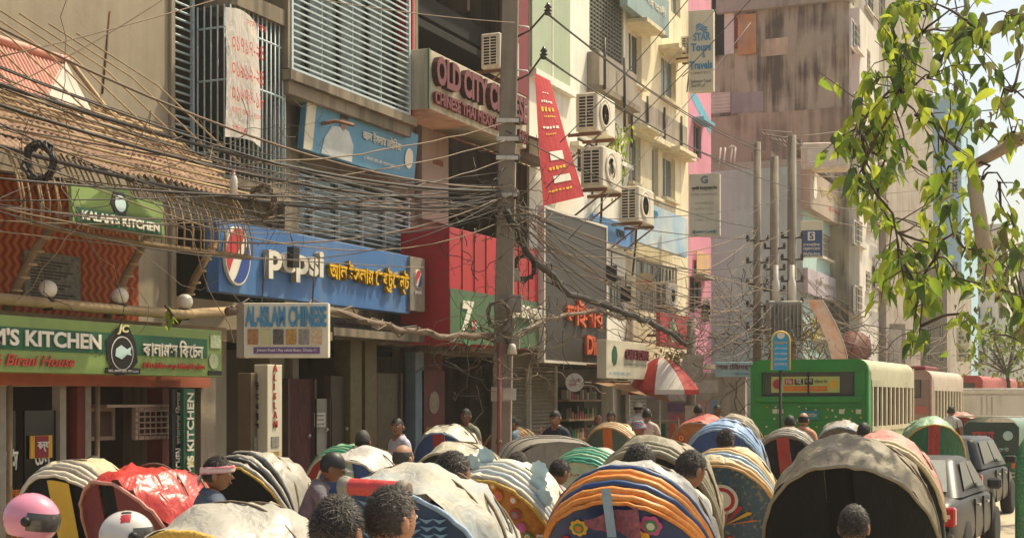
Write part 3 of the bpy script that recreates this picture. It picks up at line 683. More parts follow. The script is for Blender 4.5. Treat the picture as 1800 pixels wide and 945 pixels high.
for k in range(5): ts.tube([(lL(1338)+k*.15, -.2, gz(1345, 230, YG-3.2)-k*.16), (lL(1395)+k*.13, -.2, gz(1395, 235, YG-3.2)-k*.2)], .02, 4)
ts.build('steel_trellis', M('trellis_grey', '#857a6c', .7), bL)
for k in range(5):
    p = boxpart('painted_shutter', M('floral_shutter', '#5f7f86', .7, .3, 6, col2='#8a3a3c'), bL, lL(1402+k*9), lL(1409+k*9), -.1, -.02, gz(1402, 300, YG-3.2), gz(1402+k*9, 246+k*7, YG-3.2))
boxpart('water_tank_wall', m_concd, bL, lL(1325), lL(1360), -.3, .6, gz(1330, 303, YG-3.2), gz(1330, 270, YG-3.2))
# far hazy buildings
bJ, hJ, WJ, XJ = front_block('pale_blue_tower', 'pale blue tower with a big white logo panel seen through the leaves', 1572, 1690, 170, 88, m_bluewall, 10, [(1580, 1592, 300, 340), (1580, 1592, 380, 420), (1580, 1592, 460, 500), (1672, 1684, 300, 340), (1672, 1684, 380, 420), (1672, 1684, 460, 500)])
for k, (a, b, t, Y, lab, mt) in enumerate([
    (1560, 1665, 470, 76, 'grey shuttered shophouse with red signs below the blue tower', m_greyw),
    (1668, 1770, 395, 112, 'hazy cream apartment block right of the blue tower', m_palewall),
    (1762, 1880, 440, 140, 'far hazy grey block at the right edge behind the tree', m_greyw),
    (1640, 1800, 560, 100, 'low hazy shop row with white signs above the buses', m_palewall)]):
    hs = []
    for i in range(5):
        for j in range(4):
            px = a + (b-a)*(i+.25)/5; py = t + 18 + j*42
            if py < 640: hs.append((px, px + (b-a)*.1, py, py+22))
    front_block('distant_building', lab, a, b, t, Y, mt, 12, hs)
# ================================================================== signs and boards
m_blue = M('pepsi_blue_board', '#3d6ea6', .5, .1, 1.5, streak=.35, dirt='#7f93a5')
m_sky = M('sky_blue_board', '#4a8cab', .5, .1, 1.5, streak=.25, dirt='#8aa3a8')
m_cream = M('cream_board', '#d8cfb6', .6, .07, 2, streak=.35, dirt='#a3967c')
m_wl = M('white_letters', '#e6dfcd', .55, .06, 4, streak=.2, dirt='#a59a86')
m_yl = M('yellow_letters', '#e7b21c', .5, .08, 4, spots=.2, dirt='#9b7414')
m_gl = M('lime_board', '#7f9650', .6, .12, 2, streak=.2, dirt='#5f7440')
m_gd = M('bottle_green_band', '#1f5a3c', .6, .12, 2)
m_ink = M('black_ink', '#191715', .6, .1)
m_redl = M('red_lettering', '#b8352c', .55, .12, 5)
m_orl = M('salmon_letters', '#d9683f', .55, .15, 5)
m_bll = M('blue_lettering', '#3f86ad', .6, .1, 4)
m_edge = M('sign_edge', '#8d8371', .7, .15, 4)
def fsign(name, label, X, px0, px1, pt, pb, mat, depth=.14, right=False, edge=None, cat='sign', tilt=0, frame=None, px_ref=None, rim=0):
    """board in the plane x = X facing the street; its height is read at the left (or right) edge"""
    Y0, Y1 = fx(px0, X), fx(px1, X); pr = px1 if right else px0
    z0, z1 = fz(pr, pb, X), fz(pr, pt, X); W, H = Y1 - Y0, z1 - z0
    t = thing(name, label, cat, (X, (Y0+Y1)/2, z0), FACE, rx=tilt)
    mb = MB().cbox(-W/2, W/2, 0, depth, 0, H, c=.006); mb.build('panel', mat, t)
    if rim:
        mb = MB(); r = rim
        mb.box(-W/2-r, -W/2, -.02, depth, -r, H+r); mb.box(W/2, W/2+r, -.02, depth, -r, H+r); mb.box(-W/2, W/2, -.018, depth, -r, -.001); mb.box(-W/2, W/2, -.018, depth, H+.001, H+r)
        mb.build('frame', frame or m_edge, t)
    for s in (-.35, .35): MB().box(W*s-.03, W*s+.03, depth, depth+.35, H*.3, H*.38).build('bracket', m_rust, t)
    return t, W, H
def csign(name, label, d, px0, px1, pt, pb, mat, depth=.12, rz=0, cat='sign', rim=0, frame=None):
    """board facing down the street towards the camera side, at depth d"""
    a, b = at(px0, pb, d), at(px1, pt, d); c = (a + b) / 2
    W = (px1-px0) / FPX * d / math.cos(rz - ANG) ; H = (pb-pt) / FPX * d
    t = thing(name, label, cat, (c.x, c.y, a.z), rz)
    MB().cbox(-W/2, W/2, 0, depth, 0, H, c=.006).build('panel', mat, t)
    if rim:
        mb = MB(); r = rim
        mb.box(-W/2-r, -W/2, -.012, depth+.01, -r, H+r); mb.box(W/2, W/2+r, -.012, depth+.01, -r, H+r); mb.box(-W/2, W/2, -.01, depth+.008, -r, -.001); mb.box(-W/2, W/2, -.01, depth+.008, H+.001, H+r)
        mb.build('frame', frame or m_edge, t)
    return t, W, H
def disc_part(parent, name, mat, x, z, r, y, t=.01, n=28, rz=1.0):
    return MB().add([(x+r*math.cos(2*math.pi*i/n), y, z+r*rz*math.sin(2*math.pi*i/n)) for i in range(n)] + [(x+r*math.cos(2*math.pi*i/n), y+t, z+r*rz*math.sin(2*math.pi*i/n)) for i in range(n)],
        [tuple(range(n))] + [(i, n+i, n+(i+1) % n, (i+1) % n) for i in range(n)]).build(name, mat, parent)
def globe_logo(parent, x, z, r, y, rz=1.0):
    disc_part(parent, 'logo_rim', m_wl, x, z, r*1.08, y, .05, 32, rz)
    for nm, mt, f0, f1 in (('logo_red', M('logo_red', '#c8323f', .45, .08), .12, .96), ('logo_blue', M('logo_blue', '#2b4a92', .45, .08), -.96, -.2)):
        pts = []
        for i in range(13): 
            a = (math.pi * (.05 + .9*i/12) if nm == 'logo_red' else -math.pi * (.1 + .8*i/12)) + R(48)
            pts.append((x + r*math.cos(a), z + r*rz*math.sin(a)))
        p0, p1 = pts[-1], pts[0]
        for i in range(1, 8):
            t = i/8; wav = .1*r*math.sin(t*2*math.pi)*(1 if nm == 'logo_red' else -1)
            pts.append((p0[0]+(p1[0]-p0[0])*t, p0[1]+(p1[1]-p0[1])*t + wav*rz*(1 if nm == 'logo_red' else 1)))
        if nm == 'logo_blue': pts = pts[::-1]
        MB().poly([(p[0], y-.006, p[1]) for p in pts]).build(nm, mt, parent)

# ---- green restaurant board
t, W, H = fsign('restaurant_board', 'long green restaurant board with fish emblem below the terrace', XK+.35, -60, 390, 548, 652, m_gl, .18)
boxpart('green_band', m_gd, t, -W/2+.01, W/2-.28, -.008, -.002, H*.40, H*.80)
txt(t, "KALAM'S KITCHEN", -W/2-.35, H*.47, W*.46+.35, H*.3, m_wl, y=-.02, bold=.03); txt(t, '& Birani House', -W/2+.3, H*.12, W*.28, H*.2, m_redl, y=-.02, shear=.3)
txt(t, "কালাম'স কিচেন", W*.13, H*.38, W*.27, H*.36, m_wl, y=-.02, bold=.02); txt(t, 'মিনি চাইনিজ এন্ড বিরিয়ানী হাউজ', W*.13, H*.12, W*.28, H*.15, m_redl, y=-.02)
ex = W*.045
MB().add([(ex+.27*math.cos(a)*(1 if k % 2 else .86), -.014, H*.46+.27*math.sin(a)*(1 if k % 2 else .9)) for k, a in enumerate([2*math.pi*(i+.5)/8 for i in range(8)])], [tuple(range(8))]).build('emblem', m_ink, t)
disc_part(t, 'emblem_ring', m_letw, ex, H*.42, .17, -.02, .003); disc_part(t, 'emblem_ground', m_ink, ex, H*.42, .158, -.024, .003)
MB().poly([(ex-.12,-.03,H*.36),(ex-.02,-.03,H*.3),(ex+.06,-.03,H*.4),(ex+.13,-.03,H*.38),(ex+.11,-.03,H*.46),(ex+.13,-.03,H*.56),(ex+.06,-.03,H*.5),(ex-.03,-.03,H*.58),(ex-.11,-.03,H*.5)]).build('fish_emblem', M('pale_fish', '#bcd6cf', .5, .15, 8), t)
txt(t, 'JC', ex-.09, H*.78, .18, H*.2, M('pale_gold', '#d9cf9a', .5), y=-.03, bold=.03, shear=.2)
boxpart('address_strip', m_ink, t, ex-.25, ex+.28, -.02, -.012, .012, .07); txt(t, '৩৪/১, জনসন রোড, ঢাকা-১১০০', ex-.22, .022, .46, .03, m_letw, y=-.024, ext=.002)
disc_part(t, 'dish_picture', M('dish', '#a9b48e', .5, .4, 30), W*.455, H*.34, .085, -.014, .005, 16); boxpart('dish_picture', M('dish', '#a9b48e'), t, W*.44, W*.49, -.012, -.003, H*.62, H*.9)
boxpart('address_strip', m_ink, t, W*.43, W*.495, -.012, -.003, .02, .07)
# ---- little gable board under the eave
t, W, H = fsign('gable_board', 'small green restaurant gable board hanging under the bamboo eave', XK+.78, 128, 290, 322, 392, m_gl, .04, tilt=R(-4))
bpy.data.objects.remove(t.children[0]); MB().prism([(-W/2,0),(W/2,0),(W*.36,H*.55),(W*.1,H*1.15),(-W*.12,H*1.15),(-W*.4,H*.5)], 0, .04).build('panel', m_gl, t)
boxpart('green_band', m_gd, t, -W*.46, W*.46, -.008, -.002, H*.07, H*.44); txt(t, "KALAM'S KITCHEN", -W*.42, H*.13, W*.84, H*.25, m_wl, y=-.018, bold=.03)
disc_part(t, 'emblem', m_ink, 0, H*.72, .13, -.008, .004, 6); disc_part(t, 'emblem_centre', M('pale_fish', '#bcd6cf'), 0, H*.72, .08, -.014, .004, 14)
# ---- upright restaurant boards
for k, (a, b, mt, lab, s1) in enumerate(((303, 322, M('black_board', '#211d1a', .6), 'narrow upright black restaurant board beside the green one', 'কালাম\'স কিচেন'), (323, 343, m_gd, 'narrow upright bottle-green restaurant board on the corner post', "KALAM'S KITCHEN"))):
    t, W, H = fsign('upright_board', lab, XK+.2+.06*k, a, b, 682, 900, mt, .05)
    txt(t, "KALAM'S KITCHEN", -W*.32, .02, W*.6, H*(.95 if k else .5), M('pale_lettering', '#cfc6b2', .6), y=-.012, turn=1, bold=.02)
    if k == 0: txt(t, s1, -W*.32, H*.55, W*.6, H*.42, M('grey_lettering', '#9b9180', .6), y=-.012, turn=1)
    else: disc_part(t, 'dish_picture', M('dish_gold', '#c9b46a', .5, .3, 30), 0, H*.4, .055, -.014, .005, 14)
# ---- cola board
t, W, H = fsign('cola_board', 'long blue cola board with raised white and yellow letters', -10.6, 385, 720, 384, 512, m_blue, .2)
Wl = W
globe_logo(t, -W*.435, H*.52, .26, -.06, 1.35)
m_ltside = M('letter_return', '#a79f8e', .6, .1)
txt(t, 'pepsi', -W*.31, H*.26, W*.27, H*.52, m_wl, y=-.055, ext=.045, bold=.03, side=m_ltside)
txt(t, 'আল ইসলাম রেষ্টুরেন্ট', W*.0, H*.3, W*.47, H*.42, m_yl, y=-.04, ext=.035, bold=.025, side=M('letter_side_gold', '#9a7a1a', .6))
boxpart('speaker_box', m_blackp, t, -W*.225, -W*.195, -.2, -.1, H*.46, H*.76); MB().tube([(-W*.21,-.15,H*.76),(-W*.21,-.1,H*1.0)], .01, 4).build('speaker_cable', m_blackp, t)
t, W, H = fsign('cola_can_panel', 'narrow upright cola can picture panel at the end of the blue board', -10.55, 721, 747, 450, 545, M('cola_can_grey', '#8b8478', .4, .25, 6, streak=.3), .2)
globe_logo(t, 0, H*.6, .1, -.02, 1.4); txt(t, 'pepsi', -W*.2, H*.3, W*.4, H*.1, m_wl, y=-.012)
# ---- hanging Chinese restaurant sign
t, W, H = csign('hanging_menu_sign', 'white hanging Chinese restaurant lightbox with a row of dish pictures', 14.6, 428, 577, 532, 628, m_cream, .16, rz=R(24))
boxpart('side_return', M('dusty_return', '#8a7c68', .7, .15), t, -W/2-.07, -W/2-.003, -.0, .3, 0, H)
txt(t, 'AL-ISLAM CHINESE', -W*.48, H*.56, W*.96, H*.38, m_bll, y=-.012, bold=.035)
for k in range(6): boxpart('dish_picture', M('dish_picture_%d' % k, ('#b98a55','#a8b07c','#6f655c','#c7a04e','#5c544a','#b07d58')[k], .5, .5, 40, col2=('#7b4f2c','#cbb98c','#2e2a27','#8a5f2a','#a9a294','#d8c7a0')[k]), t, -W*.45+k*W*.15, -W*.45+k*W*.15+W*.125, -.01, -.002, H*.24, H*.52)
boxpart('purple_strip', M('purple_strip', '#6d4c7d', .6), t, -W*.38, W*.4, -.01, -.002, H*.07, H*.19); txt(t, 'Jonson Road / Ray saheb Bazar, Dhaka-11', -W*.34, H*.095, W*.7, H*.07, m_wl, y=-.016, ext=.002)
MB().tube([(-W*.3,.08,H),(-W*.28,.2,H+.5)], .008, 4).build('hanger', m_darksteel, t); MB().tube([(W*.3,.08,H),(W*.3,.3,H+.5)], .008, 4).build('hanger', m_darksteel, t)
# ---- upright pillar menus
t, W, H = fsign('menu_pillar', 'tall white pillar menu with red letters and small dish pictures', -10.15, 470, 496, 640, 905, m_cream, .2)
txt(t, 'ALISLAM', -W*.14, H*.58, W*.26, H*.42, m_redl, y=-.012, vertical=True, bold=.03)
for k in range(5): boxpart('dish_picture', M('dish_picture_%d' % (k % 6), '#b98a55'), t, -W*.25, W*.25, -.01, -.002, H*(.05+.1*k), H*(.12+.1*k))
t, W, H = fsign('menu_pillar', 'brownish pillar menu with Bangla letters left of the white one', -10.3, 441, 470, 655, 905, M('brown_menu', '#6f5c49', .6, .15), .2)
txt(t, 'ইসলাম', -W*.25, H*.6, W*.5, H*.34, m_ink, y=-.012, vertical=True)
for k in range(3): boxpart('dish_picture', M('dish_picture_%d' % (k*2), '#b98a55'), t, -W*.35, W*.35, -.01, -.002, H*(.1+.16*k), H*(.23+.16*k))
# ---- blue board with a cook
t, W, H = fsign('blue_menu_board', 'sky-blue Chinese restaurant board with a seated man picture under the window box', -11.05, 532, 728, 165, 262, m_sky, .1, tilt=R(6))
boxpart('white_end', m_cream, t, -W/2+.0, -W*.43, -.012, -.002, .01, H-.01)
mb = MB(); mb.prism([(-W*.36,0.02),(-W*.1,.02),(-W*.1,H*.35),(-W*.15,H*.58),(-W*.21,H*.62),(-W*.29,H*.58),(-W*.34,H*.35)], -.012, -.002); mb.build('printed_shirt', M('printed_white', '#c9cdc6', .6, .15, 4), t)
disc_part(t, 'printed_face', M('printed_skin', '#9b7359', .6, .15, 5), -W*.2, H*.72, .1, -.018, .004, 16, 1.25); MB().prism([(-W*.2-.1,H*.78),(-W*.2+.1,H*.78),(-W*.2+.09,H*.9),(-W*.2,H*.96),(-W*.2-.09,H*.9)], -.026, -.019).build('printed_hair', m_ink, t)
txt(t, 'আল ইসলাম চাইনিজ', -W*.03, H*.52, W*.36, H*.22, m_wl, y=-.016); txt(t, '৩, জনসন রোড, রায় সাহেব বাজার, ঢাকা', 0, H*.15, W*.34, H*.08, m_wl, y=-.014, ext=.002)
disc_part(t, 'printed_plate', m_wl, W*.42, H*.45, .14, -.014, .004, 20, 1.2)
# ---- neon-letter restaurant box
m_neon = M('oxblood_letters', '#6e2723', .5, .2, 8)
t, W, H = fsign('old_restaurant_sign', 'dirty white box sign with big oxblood channel letters across the open floor', -10.55, 752, 925, 85, 190, M('grimy_white', '#c8bba2', .7, .12, 2, streak=.6, dirt='#84745c'), .8, rim=.0)
MB().box(-W/2-.012, -W/2+.03, -.03, -.001, 0, H).build('green_trim', M('old_green_trim', '#4f6650', .6, .2), t)
txt(t, 'OLD CITY CHINESE', -W*.47, H*.42, W*.93, H*.5, m_neon, y=-.06, ext=.05, bold=.045, side=M('letter_rust', '#3f1c18', .7)); txt(t, 'CHINESE THAI MEXICAN', -W*.47, H*.1, W*.66, H*.22, m_neon, y=-.05, ext=.03, bold=.03)
txt(t, 'CAFE', W*.22, H*.1, W*.12, H*.2, M('navy_letters', '#34465f', .5), y=-.05, ext=.03, bold=.03); txt(t, 'FAST', W*.38, H*.05, W*.1, H*.24, m_neon, y=-.05, ext=.03, bold=.03)
# ---- red and green soft-drink hoarding
t, W, H = fsign('drink_hoarding', 'red and green soft drink hoarding on the corner behind the lamp pole', -10.2, 790, 946, 398, 602, m_red, .9)
boxpart('green_lower', M('dull_green', '#4d6a49', .6, .15, 2, streak=.3, dirt='#39482f'), t, -W/2+.005, W/2-.005, -.012, -.002, .01, H*.47)
for k in range(1, 8): boxpart('panel_seam', m_maroon, t, -W/2+W*k/8-.006, -W/2+W*k/8+.006, -.016, -.001, H*.475, H-.01)
disc_part(t, 'drink_logo', M('logo_green', '#3d7a45', .5, .15), -W*.32, H*.2, .3, -.02, .006, 24, 1.35); txt(t, '7', -W*.4, H*.08, W*.13, H*.3, m_wl, y=-.035, bold=.05, shear=.15)
disc_part(t, 'logo_dot', M('logo_red', '#c8323f'), -W*.27, H*.17, .1, -.034, .006, 18); txt(t, 'up', -W*.3, H*.14, W*.07, H*.06, m_wl, y=-.045)
txt(t, 'ইউসুফ রেস্তোরাঁ', W*.03, H*.25, W*.47, H*.19, m_wl, y=-.06, ext=.03, bold=.02)
# ---- smoky board with orange letters
t, W, H = fsign('dine_board', 'tall smoky grey board with salmon script letters and white frame', -10.1, 957, 1065, 366, 632, M('smoky_board', '#3f3a34', .5, .25, 1.2, streak=.6, dirt='#3f3932'), .12, rim=.05, frame=M('white_frame', '#d5ccbc', .6, .1))
txt(t, 'ভাইসাব', -W*.2, H*.24, W*.6, H*.2, m_orl, y=-.04, ext=.03, bold=.02); txt(t, 'Dine', W*.12, H*.055, W*.3, H*.14, m_orl, y=-.04, ext=.03, bold=.025)
# ---- bakery board
t, W, H = fsign('cake_board', 'cream bakery board with dark red block letters next to the umbrella', -9.4, 1066, 1138, 596, 664, m_cream, .2)
txt(t, 'CAKE TOWN', -W*.08, H*.52, W*.56, H*.28, M('dark_red_letters', '#6d2130', .5), y=-.03, ext=.02, bold=.03); disc_part(t, 'leaf_emblem', m_gd, -W*.32, H*.6, .16, -.012, .006, 7, 1.3)
txt(t, 'এখানে কেক, পেস্ট্রি ও ফাস্টফুড', -W*.1, H*.34, W*.55, H*.1, m_gd, y=-.014, ext=.002); txt(t, '৪৫, জনসন রোড, ঢাকা', -W*.45, H*.08, W*.5, H*.09, m_bll, y=-.014, ext=.002)
# ---- blue boards on white and cream buildings
t, W, H = fsign('blue_shop_board', 'short bright blue board beside the third air conditioner', -11.1, 1043, 1113, 375, 418, M('cornflower_board', '#5d93cf', .5, .1, 2, streak=.2), .1)
txt(t, 'জে.', W*.05, H*.35, W*.25, H*.35, m_ink, y=-.014)
t, W, H = fsign('peeling_hoarding', 'peeling blue and white hoarding across the cream building', -11.0, 1118, 1208, 348, 424, M('peeling_blue', '#5fa5d6', .6, .2, 1.0, col2='#d9dcd2', spots=.3, dirt='#c9c3b4'), .12)
txt(t, 'এ এন্ড', -W*.4, H*.7, W*.3, H*.18, m_bll, y=-.014)
t, W, H = fsign('glass_shop_board', 'faded grey-green board high on the cream building', -11.1, 1103, 1176, -60, 10, M('faded_board', '#8fa3a0', .5, .12, 2, streak=.3), .2)
txt(t, 'শাহ আলী', -W*.1, H*.45, W*.5, H*.25, m_wl, y=-.014)
# ---- hanging travel-agency sign and the insurance sign
t, W, H = csign('travel_agency_sign', 'tall cream hanging travel agency lightbox with blue letters', 36.5, 1211, 1253, 18, 160, M('travel_cream', '#cdc1ab', .6, .06, 1.5, streak=.3), .3, rz=R(8))
for k in range(3): MB().grid(lambda u, v: (-W*.2+W*.45*u, -.012, H*(.79-.03*k)+.05*math.sin(u*5)+.045*v), 10, 1).build('wave_logo', m_bll, t)
txt(t, 'STAR', -W*.3, H*.62, W*.7, H*.1, m_bll, y=-.014, bold=.03); txt(t, 'Tours', -W*.4, H*.49, W*.82, H*.1, m_bll, y=-.014, bold=.03); txt(t, '&', W*.05, H*.41, W*.14, H*.06, m_bll, y=-.014)
txt(t, 'Travels', -W*.46, H*.27, W*.92, H*.1, m_bll, y=-.014, bold=.03); txt(t, 'LIMITED', -W*.4, H*.21, W*.8, H*.025, m_edge, y=-.014, ext=.002); txt(t, 'Johnson Road\n2nd Floor', -W*.4, H*.05, W*.8, H*.09, m_ink, y=-.014, ext=.002)
t, W, H = csign('insurance_sign', 'pale hanging insurance lightbox with a small G mark above the arrow', 36.5, 1212, 1264, 305, 414, M('pale_lightbox', '#c5bcab', .6, .06, 2, streak=.3), .25, rz=R(8))
txt(t, 'G', -W*.12, H*.84, W*.24, H*.12, M('slate_letters', '#5a737c', .6), y=-.014, bold=.03); txt(t, 'প্রগতি ইন্স্যুরেন্স লিঃ', -W*.42, H*.72, W*.84, H*.08, m_ink, y=-.014); txt(t, 'GENERAL INSURANCE LTD', -W*.42, H*.65, W*.84, H*.03, m_edge, y=-.014, ext=.002)
for k in range(4): txt(t, ('জনসন রোড শাখা', 'তৃতীয় তলা', 'ঢাকা-১১০০', 'ফোন : ৯৫৫')[k], -W*.3, H*(.5-.09*k), W*.6, H*.04, M('faint_letters', '#a59b8a', .6), y=-.014, ext=.002)
MB().prism([(-W*.42,H*.06),(-W*.3,H*.02),(-W*.3,H*.045),(W*.3,H*.045),(W*.3,H*.02),(W*.42,H*.06),(W*.3,H*.1),(W*.3,H*.075),(-W*.3,H*.075),(-W*.3,H*.1)], -.012, -.002).build('arrow', M('slate_letters', '#5a737c'), t)
# ---- red hanging banner (free cloth, slanting)
def banner(name, label, pts_l, pts_r, d, mat, nx=8, ny=18, sag=.05):
    base = at(*pts_l[-1], d); t = thing(name, label, 'banner', base, 0)
    def P(u, v):
        def ip(L):
            s = v*(len(L)-1); i = min(int(s), len(L)-2); f = s-i; return (L[i][0]+(L[i+1][0]-L[i][0])*f, L[i][1]+(L[i+1][1]-L[i][1])*f)
        a, b = ip(pts_l), ip(pts_r); p = at(a[0]+(b[0]-a[0])*u, a[1]+(b[1]-a[1])*u, d + .9*u + sag*math.sin(u*4+v*5))
        return p - base
    mb = MB().grid(P, nx, ny); mb.build('cloth', mat, t)
    return t, P
t, P = banner('red_banner', 'long red food banner hanging slantwise on the white building', [(940, 128), (946, 240), (955, 362)], [(967, 142), (993, 236), (1027, 345)], 27.6, M('red_banner_cloth', '#bf2f35', .7, .12, 2, fold=.3, trans=.15))
def on_banner(parent, P, name, mat, u0, u1, v0, v1, off=.02):
    n = Vector((ANG and math.sin(ANG), -math.cos(ANG), 0)) * off
    MB().grid(lambda u, v: P(u0+(u1-u0)*u, v0+(v1-v0)*v) + n, 4, 3).build(name, mat, parent)
rb = random.Random(5)
for v0, v1, u0, u1, mt, n in ((.13,.15,.35,.7,m_wl,3), (.2,.225,.25,.8,m_wl,5), (.26,.30,.2,.85,m_yl,4), (.33,.35,.3,.8,m_yl,6), (.42,.445,.2,.85,m_wl,5), (.48,.5,.3,.7,m_yl,5), (.62,.69,.3,.75,m_wl,1), (.73,.76,.25,.75,m_yl,5), (.8,.86,.3,.8,m_wl,1), (.9,.92,.15,.8,m_yl,7)):
    for k in range(n):
        w_ = (u1-u0)/n; on_banner(t, P, 'printed_patch', mt, u0+w_*k+w_*.08, u0+w_*(k+1)-w_*rb.uniform(.1, .35) if n > 1 else u1, v0+rb.uniform(0,.006), v1-rb.uniform(0,.008))
# ---- white cloth banner with phone numbers
bb = thing('phone_banner', 'white cloth to-let banner with red phone numbers tied to the balcony bars', 'banner', (XF+.6, (fx(386, XF+.6)+fx(458, XF+.6))/2, fz(386, 240, XF+.6)), FACE)
Wb = fx(452, XF+.6)-fx(386, XF+.6); Hb = fz(386, 12, XF+.6)-fz(386, 240, XF+.6)
MB().grid(lambda u, v: (-Wb/2+Wb*u+(.06 if u > .9 else 0)*v, -.05-.03*math.sin(u*6+v*3)+.28*max(0, u-.72)**1.0, Hb*(1-v)+.05*math.sin(u*3)), 16, 20).build('cloth', M('white_banner_cloth', '#d5cdc3', .8, .06, 2, fold=.4, trans=.2), bb)
m_vr = M('vermilion_print', '#c4402f', .7, .15, 6)
for k, (s, z, w) in enumerate((('ভাড়া হবে', .9, .55), ('০১৭১৭-২৪', .68, .85), ('০১৯১২-২৪', .48, .85), ('০১৬৭৬-১৮', .29, .85), ('৪র্থ তলা - ৪০০', .18, .8), ('মালিক', .05, .4))):
    txt(bb, s, (-Wb*.42 if k else -Wb*.05), Hb*z, Wb*w, Hb*(.12 if 0 < k < 4 else .065), m_vr, y=-.115, ext=.003, bold=.0)
# ---- signs further down
t, W, H = csign('developer_sign', 'white and navy developer sign with an S mark on the teal flats', 40, 1408, 1446, 388, 452, m_cream, .15, rz=R(12))
boxpart('navy_field', M('navy_field', '#2f4a78', .5, .1), t, -W*.46, W*.46, -.01, -.002, H*.03, H*.74); boxpart('mark', m_wl, t, -W*.18, W*.14, -.018, -.011, H*.46, H*.7); txt(t, 'S', -W*.1, H*.49, W*.18, H*.18, M('navy_field', '#2f4a78'), y=-.024, bold=.03)
for k in range(3): txt(t, ('শেলটেক', 'ব্রোকারেজ', 'লিমিটেড')[k], -W*.38, H*(.3-.13*k), W*.76, H*.1, m_wl, y=-.014, ext=.002)
XS = gx(1492, YG)-.3
t, W, H = fsign('long_fascia', 'long beige shop fascia with pale gold letters above the teal flats', XS, 1424, 1499, 296, 365, M('beige_fascia', '#b3a08c', .6, .1, 1.5, streak=.3), .3)
txt(t, 'ব্রাদার্স ফার্নিচার লিঃ', -W*.3, H*.5, W*.75, H*.28, M('pale_gold2', '#d5c28c', .5), y=-.02); disc_part(t, 'emblem', m_wl, -W*.4, H*.6, .3, -.012, .006, 18, 1.2); txt(t, 'শোরুম', -W*.1, H*.2, W*.5, H*.14, m_redl, y=-.014, ext=.003)
t, W, H = fsign('balcony_board', 'faded mauve balcony board under the developer sign', XS-.1, 1420, 1482, 470, 515, M('faded_mauve', '#b3a7ad', .6, .2, 3, streak=.3), .15)
txt(t, 'সিটি ব্যাংক', -W*.3, H*.4, W*.5, H*.3, M('faint_letters', '#a59b8a'), y=-.014)
t, W, H = csign('arched_notice', 'small turquoise round-topped notice board above the green bus', 25.5, 1357, 1388, 598, 650, M('turquoise_board', '#2b9cc4', .5, .06), .05, rz=R(18))
MB().prism([(W/2*math.cos(math.pi*i/12), H+W*.5*math.sin(math.pi*i/12)) for i in range(13)], 0, .05).build('arched_top', M('turquoise_board', '#2b9cc4'), t)
MB().tube([(-W/2,-.0,0),(-W/2,0,H)] + [(W/2*math.cos(math.pi-math.pi*i/10), 0, H+W*.5*math.sin(math.pi*i/10)) for i in range(11)] + [(W/2,0,0)], .02, 5).build('frame', M('yellow_rim', '#d9b64a', .5), t)
for k in range(5): txt(t, ('বাংলাদেশ', 'পুলিশ বক্স', 'ঢাকা মেট্রো', 'কোতোয়ালী', 'সেবায়')[k], -W*.36, H*(.86-.18*k), W*.72, H*.1, m_wl if k else m_yl, y=-.01, ext=.002)
disc_part(t, 'crest', m_wl, 0, H*1.18, .07, -.01, .005, 12); MB().tube([(0,.06,-2.4),(0,.06,.1)], .03, 6).build('post', m_darksteel, t)
t, W, H = csign('saj_sign', 'pale turquoise tailor sign with maroon letters left of the green bus', 30, 1258, 1322, 636, 662, M('pale_turquoise', '#a7c2bb', .6, .08, 2, streak=.2), .08, rz=R(15))
txt(t, 'সাজ টেইলার্স', -W*.46, H*.4, W*.95, H*.5, M('maroon_letters', '#7a2a30', .5), y=-.014, bold=.02); txt(t, '৫৭, জনসন রোড', -W*.1, H*.1, W*.5, H*.18, m_bll, y=-.014, ext=.002)
t, W, H = fsign('red_low_board', 'red shop board under the wires right of the bakery board', -10.6, 1160, 1215, 548, 608, m_red, .1)
disc_part(t, 'dish_picture', M('dish', '#a9b48e'), -W*.1, H*.5, .3, -.012, .006, 16)
t, W, H = fsign('yellow_poster', 'yellow and pink faded poster on the pink wall', -11.4, 1225, 1247, 440, 482, M('yellow_poster', '#d8b84f', .7, .3, 3, col2='#c795a0'), .02, cat='poster')
t = thing('round_sign', 'round beige lollipop shop sign hanging in front of the cream building', 'sign', at(1135, 515, 31.5), R(15))
disc_part(t, 'panel', M('beige_disc', '#c2a884', .6, .1), 0, .23, .23, -.04, .08, 28); txt(t, 'কাচ্চি', -.15, .17, .3, .12, m_orl, y=-.05); MB().tube([(-.22,0,.23),(-.5,.1,.3)], .015, 5).build('arm', m_darksteel, t)
t = thing('round_sign', 'round grey-white shop sign in front of the dark shutters', 'sign', at(1010, 687, 24.5), R(22))
disc_part(t, 'panel', M('grey_disc', '#b3aca0', .6, .1), 0, .15, .16, -.04, .08, 28); txt(t, 'ফার্মেসী\nখোলা', -.1, .08, .2, .14, m_maroon, y=-.05, ext=.002); MB().tube([(.16,0,.15),(.3,.3,.15)], .012, 5).build('arm', m_darksteel, t)
